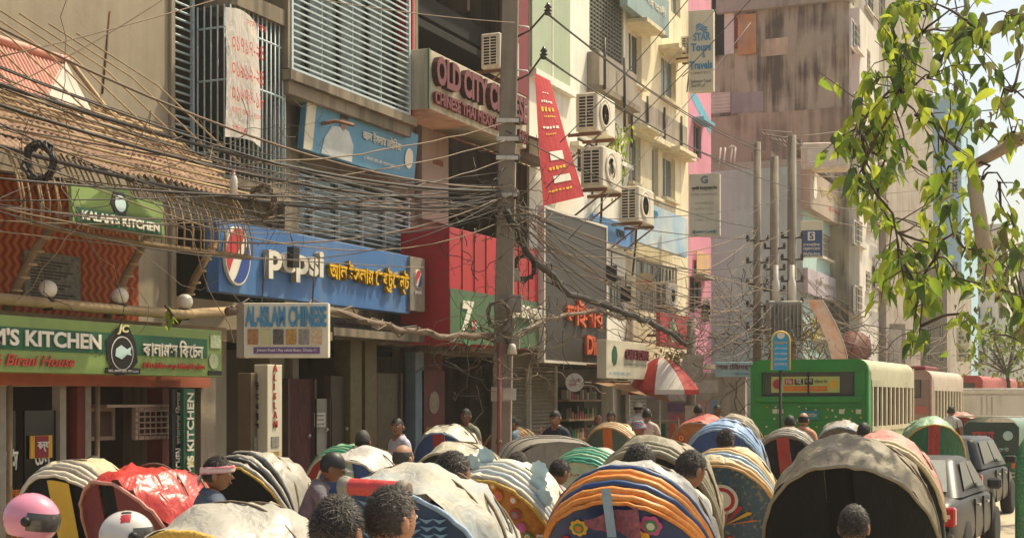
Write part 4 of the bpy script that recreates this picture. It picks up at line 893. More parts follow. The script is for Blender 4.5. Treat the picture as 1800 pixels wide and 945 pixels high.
# pale blue tower's logo panel and distant signs
t, W, H = csign('tower_logo_panel', 'white panel with a square blue-grey maze logo on the blue tower', 87.0*1.03, 1598, 1658, 250, 420, M('tower_panel', '#d3dcda', .6, .05), .2, rz=0)
mb = MB()
for (a, b, c, e) in ((-.3,.3,.86,.9), (-.3,-.22,.62,.9), (-.3,.1,.62,.66), (-.1,.3,.76,.8), (-.1,-.02,.7,.8), (.05,.3,.62,.66), (.22,.3,.62,.7)): mb.box(W*a, W*b, -.05, -.01, H*c, H*e)
mb.build('maze_logo', M('logo_slate', '#6f93a3', .5), t); txt(t, 'হাসপাতাল', -W*.35, H*.5, W*.7, H*.06, M('logo_slate', '#6f93a3'), y=-.03)
for k, (a, b, p0, p1, d, s, lab, mt) in enumerate(((1580, 1655, 520, 545, 76, 'ষ্টোর', 'red and white shop board on the shuttered shophouse', m_red), (1583, 1660, 548, 570, 76, 'ন্যাশনাল ফার্মা', 'white far shop board under the red and white one', m_cream), (1682, 1702, 575, 635, 70, 'হোটেল', 'white upright far hotel board with black letters', m_cream), (1740, 1790, 600, 622, 90, 'মেডিকেল', 'small white far board near the tree foot', m_cream))):
    t, W, H = csign('distant_board', lab, d, a, b, p0, p1, mt, .15, rz=R(5)); txt(t, s, -W*.35, H*.12, W*.7, H*.75, m_ink if mt is m_cream else m_wl, y=-.02, vertical=(k == 2))
# ================================================================== poles and overhead cables
m_pole = M('pole_concrete', '#8d8070', .9, .18, 2.5, streak=.5, dirt='#5b5044', bump=.2)
m_cabd = M('dark_cable', '#332b25', .6, .2, 4); m_cabl = M('sunlit_cable', '#776550', .75, .2, 4); m_cabm = M('brown_cable', '#6d5947', .7, .2, 4)  # the paler cable tone has sunlight put into its colour
m_porc = M('dark_porcelain', '#33241d', .25, .1)
def sagline(a, b, sag, n=14, wob=.0):
    out = []
    for k in range(n + 1):
        t = k / n; p = a.lerp(b, t); p.z -= sag * 4 * t * (1 - t)
        if wob and 0 < k < n: p += Vector((random.gauss(0, wob), random.gauss(0, wob), random.gauss(0, wob)))
        out.append(p)
    return out
def cable(a, b, sag, r, mat, label, group, n=14, wob=0, name='overhead_cable'):
    base = a.copy(); pts = [p - base for p in sagline(a, b, sag, n, wob)]
    return tag(MB().tube(pts, r, 4).build(name, mat, loc=base), label, 'cable', group)
def pole(label, px, d, top_py, r0, r1, lean=0, base_py=None, square=True):
    b = at(px, 700, d); b.z = .15; top = at(px, top_py, d); top.z = max(top.z, 3)
    t = thing('utility_pole', label, 'pole', b, R(20))
    h = top.z - .15
    if square: MB().add([(sx*r, sy*r*.85 + 0, z) for r, z in ((r0, 0), (r1, h)) for sx, sy in ((-1,-1),(1,-1),(1,1),(-1,1))], [(0,1,5,4),(1,2,6,5),(2,3,7,6),(3,0,4,7),(4,5,6,7)]).build('shaft', m_pole, t, bevel=.02)
    else: MB().tube([(0,0,0),(lean*.5,0,h*.5),(lean,0,h)], [r0, (r0+r1)/2, r1], 10).build('shaft', m_pole, t)
    return t, h
# main pole
PD = 21.6
mp, mh = pole('tall square concrete lamp pole tangled in cables in the middle of the pavement', 878, PD, -160, .155, .115)
mp.rotation_euler = (0, R(1.2), R(20))
pz = lambda py: at(878, py, PD).z - .15
for k, (z0, ax, az) in enumerate(((pz(48), .55, .24), (pz(125), .5, .24))):
    arm = MB().tube([(.1,0,z0-.15),(.3,0,z0-.05),(.3,0,z0-.05),(ax,0,z0+az)], .016, 6).build('insulator_arm', m_darksteel, mp)
    MB().tube([(.1,0,z0+.02),(.28,0,z0),(.3,0,z0-.06)], .014, 5).build('stay', m_steel, arm)
    MB().lathe([(.03,-.09),(.06,-.07),(.03,-.04),(.065,-.02),(.03,.01),(.06,.03),(.03,.07),(.02,.1)], (ax+.02, 0, z0+az+.03), 10).build('insulator', m_porc, arm)
for k, py in enumerate((215, 247, 280, 345)):
    ins = MB().lathe([(.02,-.06),(.05,-.05),(.03,0),(.05,.05),(.02,.06)], (.16, -.1, pz(py)), 10).build('spool_insulator', m_porc, mp)
    MB().box(-.16,.17,-.17,-.13,pz(py)-.03,pz(py)+.03).build('clamp', m_steel, mp)
for k, (py, w, hh, dx) in enumerate(((520, .2, .26, .18), (560, .16, .2, .1), (590, .12, .2, .2))):
    boxpart('junction_box', M('grey_box', '#8b8478', .6, .15), mp, dx-w/2, dx+w/2, -.32, -.16, pz(py)-hh, pz(py))
boxpart('pole_notice', M('torn_notice', '#a89b8a', .8, .2, 8, spots=.4), mp, -.16, .12, -.155, -.15, pz(705), pz(680)); boxpart('pole_notice', M('torn_notice2', '#c1b6a6', .8, .2, 8), mp, .02, .22, -.165, -.158, pz(702), pz(682))
red = thing('red_pipe', 'thin rust-red pipe standing against the concrete lamp pole', 'pipe', at(876, 700, 21.2)*1.0, 0); red.location.z = .15
MB().tube([(0,0,0),(.02,0,at(876,620,21.2).z)], .035, 8).build('pipe', M('rust_red_pipe', '#8a4a40', .7, .2), red); MB().lathe([(.05,-.03),(.05,.03)], (.01,0,1.4), 8).build('collar', m_rust, red)
# poles further down
specs = [(1331, 36, 250, .12, .095, 'left of three grey poles by the transformer, tallest and bare'), (1361, 37, 275, .135, .11, 'middle of three grey poles by the transformer'), (1392, 36, 238, .135, .11, 'right of three grey poles by the transformer, with a crossarm')]
pp = []
for (px, d, py, a, b, lab) in specs: pp.append(pole(lab, px, d, py, a, b, square=False))
for (t, h) in pp:
    for k in range(5):
        q = MB().tube([(-.28,-.05,h*.45+k*.55),(.28,-.05,h*.45+k*.55)], .03, 6).build('crossarm', m_darksteel, t)
        for sx in (-.25, .25): MB().lathe([(.03,0),(.06,.03),(.03,.06),(.05,.1)], (sx, -.05, h*.45+k*.55+.03), 8).build('insulator', m_porc, q)
tr = thing('transformer', 'grey pole transformer with fins between the three poles', 'transformer', at(1378, 600, 35.4), R(20))
boxpart('tank', M('transformer_grey', '#9c958a', .6, .12, 3, streak=.3), tr, -.42, .42, -.3, .3, 0, 1.0, c=.03)
fin = MB().box(-.012,.012,-.42,-.3,.08,.92).mesh('fin', M('transformer_grey', '#9c958a'))
for k in range(9): share('fin', fin, tr, (-.38+.095*k, 0, 0))
for sx in (-.2, .2): MB().lathe([(.09,1.0),(.09,1.5),(.06,1.55),(.06,1.9)], (sx, 0, 0), 12).build('bushing', m_palewall, tr)
p4_, h4_ = pole('thin dark pole with torn bills beside the umbrella', 1215, 31, 560, .12, .1, square=False)
boxpart('pole_notice', M('torn_notice2', '#c1b6a6'), p4_, -.14, .14, -.135, -.128, 1.5, 1.9); boxpart('pole_notice', M('torn_notice', '#a89b8a'), p4_, -.2, .25, -.14, -.13, 2.4, 3.0)

TOP = at(886, 360, PD)
# fan of cables to the left of the main pole
gl = 'overhead cables fanning left from the lamp pole'
LBL = 'one of many thin cables fanning left from the lamp pole over the bamboo roof'
for k in range(26):
    y0 = random.uniform(60, 430); px0 = -60; d0 = random.uniform(10.6, 13.2)
    y1 = random.choice((300, 325, 335, 340, 345, 350, 355, 362, 370, 385)) + random.uniform(-6, 6)
    cable(at(px0, y0*.8+40, d0), at(878+random.uniform(-6, 8), y1, PD-.15), random.uniform(.05, .7), random.choice((.005, .006, .007, .01)), random.choice((m_cabd, m_cabd, m_cabl, m_cabm)), LBL, gl)
thick = [((-60, 128), (880, 335), .25, .019, m_cabd), ((-60, 20), (880, 330), .35, .014, m_cabm), ((-60, 165), (880, 345), .3, .018, m_cabd), ((-60, 240), (880, 350), .35, .02, m_cabd)]
for k, (a, b, s, r, mt) in enumerate(thick):
    cable(at(*a, 11.2+k*.2), at(*b, PD-.2), s, r, mt, ('thick black cable high across the plastered wall', 'thick brown cable from the top left corner', 'thick black cable lying over the bamboo gable', 'thick black cable skimming the bamboo eave')[k], gl)
for k, (a, da, b, db) in enumerate((((-40, 385), 12, (430, 385), 15), ((-40, 402), 12, (745, 470), 19), ((0, 100), 12, (560, -60), 17), ((-20, 170), 12, (330, -30), 14), ((450, -20), 15, (905, 40), 21))):
    cable(at(*a, da), at(*b, db), .05, .006, m_cabl, ('pale straight wire under the bamboo eave', 'pale wire stretched in front of the cola board', 'pale wire rising across the blank wall towards the top', 'short pale wire climbing out of the top left', 'pale wire along the top to the upper insulator')[k], 'single pale wires')
# ropes with knots on the spool insulators
for k, (py, a) in enumerate(((215, (430, 290)), (247, (400, 330)), (280, (380, 395)))):
    cable(at(*a, 15), at(890, py, PD-.25), .1, .009, m_cabl, ('upper', 'middle', 'lower')[k] + ' pale rope tied to the spool insulators of the lamp pole', 'pale ropes tied to the lamp pole', wob=.008)
# right-hand spans
gr = 'overhead cables running right from the lamp pole'
LBR = 'one of many thin cables running right from the lamp pole down the street'
for k in range(24):
    y1 = random.uniform(330, 620); px1 = random.choice((1330, 1360, 1392, 1215, 1250, 1300)); d1 = 31 if px1 < 1320 else 36
    cable(at(890, random.choice((320, 345, 350, 358, 365, 380, 430)), PD-.1), at(px1, y1 if px1 > 1320 else random.uniform(520, 620), d1), random.uniform(.1, 1.3), random.choice((.007, .009, .011)), random.choice((m_cabd, m_cabl, m_cabm, m_cabd)), LBR, gr)
for k, (a, b, d1) in enumerate((((958, 20), (1330, 255), 36), ((952, 96), (1330, 300), 36), ((958, 22), (1345, 268), 36), ((950, 98), (1392, 330), 36), ((890, 230), (1331, 400), 36))):
    cable(at(*a, PD-.3), at(*b, d1), .25, .011, m_cabd, ('top power line from the upper insulator to the far poles', 'power line from the lower insulator to the far poles', 'second line from the upper insulator', 'second line from the lower insulator', 'line from the spool insulator to the far pole')[k], gr)
for k, (a, b, d0, d1) in enumerate((((1225, -20), (985, 250), 24, 22), ((1290, -20), (960, 330), 26, 22), ((1345, -30), (1100, 230), 30, 30), ((1320, 40), (1000, 420), 28, 22))):
    cable(at(*a, d0), at(*b, d1), .08, .009, m_cabd, ('first', 'second', 'third', 'fourth')[k] + ' dark diagonal wire crossing in front of the white and cream buildings', 'diagonal wires')
for k in range(16):
    y0 = 400 + 13*k
    cable(at(1200+random.uniform(-20, 60), random.uniform(470, 640), 31), at(1331+random.uniform(-4, 60), y0, 35.8), random.uniform(.2, .9), .008, random.choice((m_cabl, m_cabl, m_cabm)), 'one of the pale slack cables into the three grey poles', 'slack cables at the three poles')
for k in range(22):
    cable(at(1392, 520+random.uniform(-60, 90), 35.8), at(1560+random.uniform(0, 160), random.uniform(560, 650), 60), random.uniform(.3, 2.0), .011, random.choice((m_cabl, m_cabl, m_cabm)), 'one of the pale cables running on from the three poles above the buses', 'cables beyond the three poles')
for k in range(7):
    cable(at(1392, 240+22*k, 36), at(1700, 150+40*k, 58), .4, .012, m_cabm, 'one of the taut cables beyond the right grey pole towards the tree', 'cables beyond the right pole')
# heavy bundles
for k, (P, r, lab) in enumerate((([(890,370,21.3),(925,440,21.8),(1000,515,23.5),(1090,545,26),(1150,570,28),(1205,605,30.5)], .055, 'thick black cable bundle drooping across the smoky board'),
    ([(400,548,14.5),(560,540,16),(680,575,18),(770,588,19.6),(868,590,21.3)], .045, 'thick brown cable bundle under the cola board'),
    ([(890,600,21.4),(960,560,22.5),(1040,545,24.5),(1120,560,27),(1200,590,30.5)], .03, 'pale cable bundle looping to the right of the lamp pole'))):
    pts = [at(*p) for p in P]; base = pts[0].copy(); fine = []
    for i in range(len(pts)-1):
        for q in range(5): fine.append(pts[i].lerp(pts[i+1], q/5) - base + Vector((0, 0, random.gauss(0, .02))))
    fine.append(pts[-1]-base)
    o = MB().tube(fine, r, 7).build('cable_bundle', (m_cabd, m_cabm, m_cabl)[k], loc=base); tag(o, lab, 'cable')
    for q in range(4):
        MB().tube([f + Vector((random.gauss(0, r), random.gauss(0, r), random.gauss(0, r*1.4))) for f in fine], .01, 4).build('loose_strand', random.choice((m_cabd, m_cabl, m_cabm)), o)
# coils
def coil(label, p, R0, n, r, mat, rz=0):
    t = thing('cable_coil', label, 'coil', p, rz)
    for k in range(n):
        pts = [((R0+random.uniform(-.05,.03))*math.cos(a), random.uniform(-.04,.04), (R0*1.15+random.uniform(-.05,.05))*math.sin(a)) for a in [2*math.pi*i/16 for i in range(17)]]
        MB().tube(pts, r, 4).build('loop', mat, t)
coil('grey cable coil on the lamp pole below the hoarding', at(876, 552, PD-.5), .17, 8, .008, m_cabm, R(20))
coil('black cable coil hung on the red hoarding', at(922, 470, 22), .17, 8, .014, m_cabd, R(30))
coil('black cable coil on the bamboo roof', at(70, 285, 12), .13, 7, .014, m_cabd, R(20))
coil('tangled brown coil at the corner column left of the barred window', at(462, 355, 15.5), .14, 8, .007, m_cabm, R(20))
bx = thing('meter_box', 'grey meter box hung beside the black coil on the red hoarding', 'meter box', at(902, 495, 21.9), R(30))
boxpart('case', M('grey_box', '#8b8478'), bx, -.1, .1, -.07, 0, 0, .2, c=.01); boxpart('cover', M('grey_box2', '#a79f92', .5), bx, -.08, .08, -.08, -.072, .03, .17)
for k, (px, py, d) in enumerate(((1075, 495, 26), (1100, 530, 27))):
    b = thing('lantern_box', ('black splice box hanging from the bundle near the smoky board', 'black splice box hanging nearer the cream building')[k], 'splice box', at(px, py, d), R(20))
    boxpart('case', m_blackp, b, -.1, .1, -.06, .06, 0, .3, c=.02); MB().tube([(0,0,.3),(0,0,.55)], .012, 4).build('hanger', m_cabd, b)
bt = thing('plastic_bottle', 'empty clear plastic bottle hanging from the cables', 'bottle', at(411, 345, 14.8), 0)
MB().lathe([(.02,0),(.038,.01),(.038,.17),(.03,.2),(.014,.23),(.014,.25)], n=12).build('bottle_body', M('cloudy_plastic', '#d8cfc2', .3, .08, 6), bt); MB().lathe([(.016,.25),(.016,.27)], n=10).build('cap', M('pink_cap', '#c98a86', .5), bt)
# tangles: uncountable
def tangle(label, c, size, n, seed, r=.008, mats=(m_cabd, m_cabl, m_cabm)):
    rnd = random.Random(seed); mb = MB()
    for k in range(n):
        p = Vector((rnd.gauss(0, size[0]), rnd.gauss(0, size[1]*.5), rnd.gauss(0, size[2]))); pts = [p]
        v = Vector((rnd.gauss(0, 1), rnd.gauss(0, .5), rnd.gauss(0, 1)))
        for i in range(10):
            v = (v + Vector((rnd.gauss(0, .55), rnd.gauss(0, .3), rnd.gauss(0, .55)-.06))).normalized(); p = p + v*size[0]*.26; pts.append(p)
        mb.tube(pts, r*rnd.uniform(.4, 1.0), 4, rnd.randrange(3), cap=False)
    return tag(mb.build('cable_tangle', list(mats), loc=c, rot=(0, 0, R(20))), label, 'cable tangle', kind='stuff')
tangle('knotted mass of cables around the lamp pole at first floor height', at(880, 375, PD-.2), (.3, .3, .36), 60, 1)
tangle('messy cable ends at the lamp pole below the hoarding', at(890, 580, PD-.3), (.45, .3, .35), 70, 2)
tangle('brown cable mess on the corner column left of the barred window', at(440, 310, 15.6), (.35, .3, .25), 30, 3, .004)
tangle('cable mess above the bakery board and umbrella', at(1205, 590, 30.8), (.7, .4, .4), 60, 4, .009)
tangle('huge cable nest on the three grey poles above the bus', at(1375, 595, 35.5), (.9, .5, .45), 90, 5, .013, (m_cabd, m_cabm, m_cabd))
tangle('pale cable mess right of the three poles', at(1500, 625, 45), (1.5, .5, .4), 30, 6, .013, (m_cabl, m_cabl, m_cabm))
tangle('loose cables lying along the bamboo roof', at(150, 305, 12.5), (.7, .3, .08), 14, 8, .005)
# ================================================================== cycle rickshaws
m_tyre = M('rubber_tyre', '#1e1b19', .85, .2, 8); m_chrome = M('dull_chrome', '#b9b2a6', .3, .15, 6, metal=.8)
m_gold = M('tinsel_gold', '#c99f3f', .45, .3, 40, bump=.6, bscale=80)
m_frame = M('painted_frame', '#3c4a3a', .5, .3, 6)
def spot(px, s):
    p = at(px, 700, FPX / s); p.z = 0; return p
wheel_tyre = MB().lathe([(.31,-.018),(.335,-.022),(.35,0),(.335,.022),(.31,.018)], n=28, axis='x').mesh('tyre', m_tyre)
wr = MB().lathe([(.295,-.014),(.312,-.012),(.312,.012),(.295,.014)], n=28, axis='x')
for k in range(14):
    a = 2*math.pi*k/14; wr.tube([(0, .03*math.cos(a+.6), .03*math.sin(a+.6)), (0, .3*math.cos(a), .3*math.sin(a))], .003, 3)
wr.lathe([(.03,-.05),(.03,.05)], n=10, axis='x'); wheel_rim = wr.mesh('rim', m_chrome)
def wheel(parent, x, y, z=.35):
    w = share('wheel', wheel_tyre, parent, (x, y, z)); share('rim', wheel_rim, w); return w
def flower(parent, p, r, n, m1, m2, q, name='painted_flower'):
    """n petals on a panel; q = (right, up, out) directions"""
    mb = MB(); ri, up, out = q; vs = []
    K = n*5
    for k in range(K):
        a = 2*math.pi*k/K; rr = r*(.72 + .28*abs(math.cos(n*a/2))**.6)
        vs.append(p + ri*rr*math.cos(a) + up*rr*math.sin(a) + out*.008)
    mb.add(vs + [p + out*.014], [(k, (k+1) % K, K) for k in range(K)], 0)
    mb.add([p + ri*r*.6*math.cos(2*math.pi*k/12) + up*r*.6*math.sin(2*math.pi*k/12) + out*.0155 for k in range(12)], [tuple(range(12))], 2)
    mb.add([p + ri*r*.36*math.cos(2*math.pi*k/10) + up*r*.36*math.sin(2*math.pi*k/10) + out*.018 for k in range(10)], [tuple(range(10))], 1)
    return mb.build(name, [m1, m2, m1 if name == 'plastic_flower' else fl[(int(abs(p.x)*9137) % 6)]], parent)
G_R = 'cycle rickshaws in the traffic jam'
def rickshaw(label, px, s, ytop, hood, rear, rz=0, w=.54, th0=-31, th1=56, bands=None, nb=5, rim=None, seam=None, wrinkle=.017, style='plain', stripe=None, body=None, extra=None, hgt=.82, fold_rim=.014):
    h = CAMZ - (ytop - 700) / s; g = spot(px, s)
    t = thing('cycle_rickshaw', label, 'rickshaw', g, R(rz), G_R)
    t.rotation_euler = (0, R(random.uniform(-3, 3)), R(rz + random.uniform(-4, 4))); w *= random.uniform(.95, 1.05); th1 += random.uniform(-8, 10)
    py, pz, Rr = .33, h - hgt, hgt
    a0, a1 = R(th0), R(th1)
    sd = random.random()*50
    def rad(x):
        c = min(1, abs(x)/w) ** 1.06; return Rr * max(0, 1 - c*c) ** .47
    def hp(th, ph, k=1.0):
        c, sn = math.cos(ph), max(0, math.sin(ph))
        x = w*k*math.copysign(abs(c)**(1/1.06), c); r = Rr*k*sn**.94
        return Vector((x, py + r*math.sin(th), pz + r*math.cos(th)))
    # hood cloth: sags a little between the hoops
    def hoodfn(u, v):
        th = a0 + (a1-a0)*v; ph = math.pi*u
        sag = 1 - (.02 + .012*math.sin(sd + u*5))*abs(math.sin(v*math.pi*3 + .3*math.sin(sd)))
        p = hp(th, ph, sag)
        nz = mnoise.noise(Vector((p.x*4+sd, p.y*5, p.z*5)))*wrinkle*2 + mnoise.noise(Vector((p.x*13+sd, p.y*9, p.z*13)))*wrinkle
        return p + Vector((0, 0, nz)) + (p - Vector((0, py, pz)))*nz*.8
    hm = MB().grid(hoodfn, 40, 22).build('hood', hood, t)
    # hoop ends: side skirt
    for sx in (-1, 1): MB().tube([(sx*w*.98, py-.05, pz), (sx*w*.98, py+.05, pz-.25), (sx*w*.9, py, pz-.5)], .018, 6).build('hood_pivot', m_frame, t)
    for k in range(3): MB().tube([hp(a0+(a1-a0)*k/2, math.pi*i/20, .985) for i in range(21)], .011, 5).build('hoop', m_woodd, t)
    sm_c = M('stitching', '#6b5d4a', .8, .3, 20)
    for k in range(5):
        th = a0+(a1-a0)*(.3+.7*k/4); MB().tube([hp(th, math.pi*(i+.5)/25, .994) for i in range(25)], .007, 5).build('hood_seam', sm_c, t)
    if bands:
        for k in range(nb):
            th = a0 + R(2) + R(4.4)*k; kk = 1.0 + .002*k
            o = MB().tube([hp(th, math.pi*i/30, kk) + Vector((0, 0, .005*math.sin(i*2.1+k))) for i in range(31)], .026, 7).build('hood_band', bands[k % len(bands)], t)
    if rim: MB().tube([hp(a0-.02, math.pi*i/36, 1.0) + Vector((random.gauss(0,.004), random.gauss(0,.004), random.gauss(0,.004))) for i in range(37)], fold_rim, 6).build('rim_trim', rim, t)
    def pp(x, v, off=0.0):
        r = rad(x)*.985; top = Vector((x, py + r*math.sin(a0), pz + r*math.cos(a0))); bot = Vector((x*.96, py - .12*(1-(x/w)**2), pz - .42))
        return bot.lerp(top, (v + .42)/1.42) + Vector((0, -.97*off, .2*off))
    def pane(name, x0, x1, mat, off=.004, v0=-.42, v1=1.0, n=10):
        return MB().grid(lambda u, v: pp(x0+(x1-x0)*u, v0+(v1-v0)*v, off + (.012*mnoise.noise(Vector((u*3+sd, v*4, x0*9))) if off < .02 else 0)), n, 10).build(name, mat, t)
    up = (pp(0, 1) - pp(0, 0)).normalized(); ri = Vector((1,0,0)); out = ri.cross(up).normalized()
    q = (ri, up, out)
    rw = w*.985
    if style == 'plain': pane('rear_panel', -rw, rw, rear, n=16)
    elif style == 'split':
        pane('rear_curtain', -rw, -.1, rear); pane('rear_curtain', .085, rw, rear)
        if stripe: pane('rear_gap_shade', -.1, .085, stripe, off=-.02)  # near-black sheet painted as the shade inside the hood
    elif style == 'stripe':
        pane('rear_panel', -rw, -.09, rear); pane('rear_panel', .09, rw, rear); pane('rear_stripe', -.09, .09, stripe, off=.012)
    elif style == 'open': pass
    # lower coach work
    bm = body or M('coach_paint_%d' % (int(sd) % 4), ('#27475c', '#5c2a26', '#2e4d36', '#6a4a22')[int(sd) % 4], .5, .3, 6)
    boxpart('seat_box', bm, t, -w*.93, w*.93, .26, .72, .52, max(pz-.34, .7), c=.03)
    boxpart('seat_cushion', M('vinyl_seat', '#6c2f2b', .45, .2, 5), t, -w*.84, w*.84, .36, .8, max(pz-.335, .705), max(pz-.24, .8), c=.03)
    boxpart('back_board', M('painted_tin', '#7b4a34', .5, .45, 9, col2='#2c4a63'), t, -w*.9, w*.9, .2, .255, .5, max(pz-.3, .75), c=.01)
    MB().tube([(-w*.8,.1,.42),(w*.8,.1,.42)], .018, 6).build('bumper', m_chrome, t)
    MB().tube([(-w,.42,.35),(w,.42,.35)], .014, 6).build('axle', m_chrome, t)
    wheel(t, -w*1.0, .42); wheel(t, w*1.0, .42)
    fr = MB().tube([(0,.42,.5),(0,1.1,.5),(0,1.5,.95)], .018, 6).tube([(0,1.1,.5),(0,1.0,.9)], .016, 6).tube([(0,1.5,.95),(0,1.78,.36)], .016, 6).tube([(0,1.02,.86),(0,1.5,.9)], .016, 6)
    fr.build('cycle_frame', m_frame, t)
    boxpart('saddle', m_blackp, t, -.08, .08, .9, 1.14, .9, .96, c=.02)
    MB().tube([(-.28,1.36,1.08),(-.12,1.5,1.02),(.12,1.5,1.02),(.28,1.36,1.08)], .013, 6).build('handlebar', m_chrome, t)
    wheel(t, 0, 1.8)
    if extra: extra(t, pp, q, hp, a0)
    return t
def fab(n, c, **k): return M('cloth_' + n, c, **{**dict(rough=.6, var=.1, scale=4, fold=.35, spots=.15, dirt='#6f6556'), **k})
f_cream, f_grey, f_silver = fab('cream', '#bfae8d'), fab('grey', '#8b8274'), fab('silver', '#a9a398', rough=.42)
f_white = fab('white', '#d3cab8', rough=.5); f_black = fab('black', '#0b0c0b', rough=.9, spots=0); f_red = fab('tomato', '#c4413c', rough=.32, spots=0); f_maroon = fab('maroon', '#6d1f22', rough=.5, spots=0)
f_blue = fab('blue', '#24477f', rough=.5, spots=0); f_lblue = fab('light_blue', '#8aa4bd', rough=.45); f_green = fab('green', '#17603f', rough=.5, spots=0); f_mint = fab('mint', '#86a886', rough=.45)
f_tan = fab('tan', '#b08d5f'); f_olive = fab('olive_grey', '#8d846f'); f_orange = M('orange_band', '#d9722a', .45, .25, 25, col2='#e2a14a', spots=.35, dirt='#b7352a'); f_pinkc = fab('rose', '#c08478')
f_redstripe = fab('red_stripe', '#a5302f', rough=.55, spots=0); f_navy = M('navy_band', '#20406e', .45, .15, 8); f_whiteb = M('white_band', '#c9bfa9', .5, .1, 8, spots=.2)
f_teal = M('teal_band', '#3f9478', .45, .2, 10); f_yellow = fab('yellow', '#d1aa3c', spots=0); f_peach = M('peach_band', '#cfa36d', .5, .2, 12)
def art(n, a, b, sc=9): return M('rickshaw_art_' + n, a, .4, .3, sc, col2=b, spots=.3, dirt='#d9b45a')
fl = [M('petal_yellow', '#e0a92c', .5), M('petal_red', '#b02a38', .5), M('petal_pink', '#c7548a', .5), M('petal_orange', '#d9702a', .5), M('petal_white', '#d9d2c0', .5), M('petal_green', '#3b8a55', .5)]
def flowers(seed, n, r, spread=.42, v=(.1, .8)):
    def f(t, pp, q, hp, a0):
        rnd = random.Random(seed); done = []
        for k in range(n*6):
            if len(done) >= n: break
            x = rnd.uniform(-spread, spread); vv = rnd.uniform(*v); p = pp(x, vv, .01)
            if vv*.8 + abs(x) > 1.02 or any((p-d).length < r*1.7 for d in done): continue
            done.append(p); flower(t, p, r*rnd.uniform(.75, 1.15), rnd.choice((6, 8)), rnd.choice(fl), rnd.choice(fl), q)
    return f
def both(*fs):
    def f(*a):
        for g in fs: g(*a)
    return f
def yellow_cloth(t, pp, q, hp, a0):
    MB().grid(lambda u, v: pp(-.02+.2*u, .95-.85*v, .03+.012*math.sin(u*7)), 6, 10).build('hung_cloth', f_yellow, t)
def red_roll(t, pp, q, hp, a0):
    c = pp(0, 1.0, .09); MB().tube([c+Vector((-.2,0,0)), c+Vector((-.14,0,0)), c+Vector((.14,0,0)), c+Vector((.2,0,0))], [.035,.045,.045,.04], 12).build('rolled_curtain', f_red, t)
    for sx in (-.17, .17): MB().lathe([(.05,-.03),(.056,0),(.05,.03)], c+Vector((sx,0,0)), 12, 'x').build('curtain_cuff', f_grey, t)
def palms(t, pp, q, hp, a0):
    m = M('frond_paint', '#6f94ae', .5, .1)
    for k in range(14):
        x = -.46+.07*k; v0 = .3+.05*(k % 3)
        if abs(x) > .44: continue
        mb = MB()
        for j in range(10):
            b = pp(x, v0+.055*j, .012)
            for sx in (-1, 1): mb.add([b, b+q[0]*sx*.045+q[1]*.03, b+q[1]*.022], [(0,1,2) if sx > 0 else (0,2,1)])
        mb.build('painted_frond', m, t)
    disc = [pp(.0, .25, .016)+q[0]*.14*math.cos(a)+q[1]*.17*math.sin(a) for a in [2*math.pi*i/20 for i in range(20)]]
    MB().poly(disc).build('painted_medallion', M('buff_medallion', '#b39b78', .5, .2, 8), t)
def medallion(t, pp, q, hp, a0):
    c = pp(.02, .58, .014)
    for r, m, o in ((.15, fl[4], 0), (.12, fl[1], .004), (.085, fl[4], .008)): MB().poly([c+q[0]*r*math.cos(a)+q[1]*r*math.sin(a)+q[2]*o for a in [2*math.pi*i/24 for i in range(24)]]).build('painted_medallion', m, t)
    for k in range(8):
        a = math.pi*(.08+.84*k/7); b = c+q[1]*-.26
        MB().poly([b, b+q[0]*math.cos(a)*.3+q[1]*math.sin(a)*.2+q[0]*.02, b+q[0]*math.cos(a)*.33+q[1]*math.sin(a)*.23, b+q[0]*math.cos(a)*.28+q[1]*math.sin(a)*.24]).build('painted_feather', fl[(3, 0, 1)[k % 3]], t)
def plastic_flowers(t, pp, q, hp, a0):
    mm = M('frosted_plastic', '#b7cdd0', .2, .1, 5)
    for k, (ph, th) in enumerate(((.30, -16), (.34, -5), (.55, -12), (.25, -22), (.58, -20))): flower(t, hp(R(th), math.pi*ph, 1.08), .075, 8, mm, mm, q, 'plastic_flower')
def ribbon(t, pp, q, hp, a0):
    c = pp(.0, .95, .05)
    MB().grid(lambda u, v: c+q[0]*(-.03+.06*u)+q[1]*(.14-.34*v)+q[2]*.03, 2, 5).build('tied_strap', f_lblue, t)
    MB().grid(lambda u, v: c+q[0]*(-.17+.36*u)+q[1]*(-.1+.05*(u-.5)*4*(v-.5)+.14*(v-.5))+q[2]*(.02+.03*math.sin(u*9)), 10, 4).build('tied_bundle', M('checked_bundle', '#a5586a', .7, .4, 30, col2='#4f3b48'), t)
def lettering_band(s, m):
    def f(t, pp, q, hp, a0):
        o = txt(t, s, -.3, 0, .6, .1, m, y=0, ext=.004); p = pp(0, .78, .03); o.location = p; o.rotation_euler = (-a0*-1, 0, 0)
    return f
rick = {}
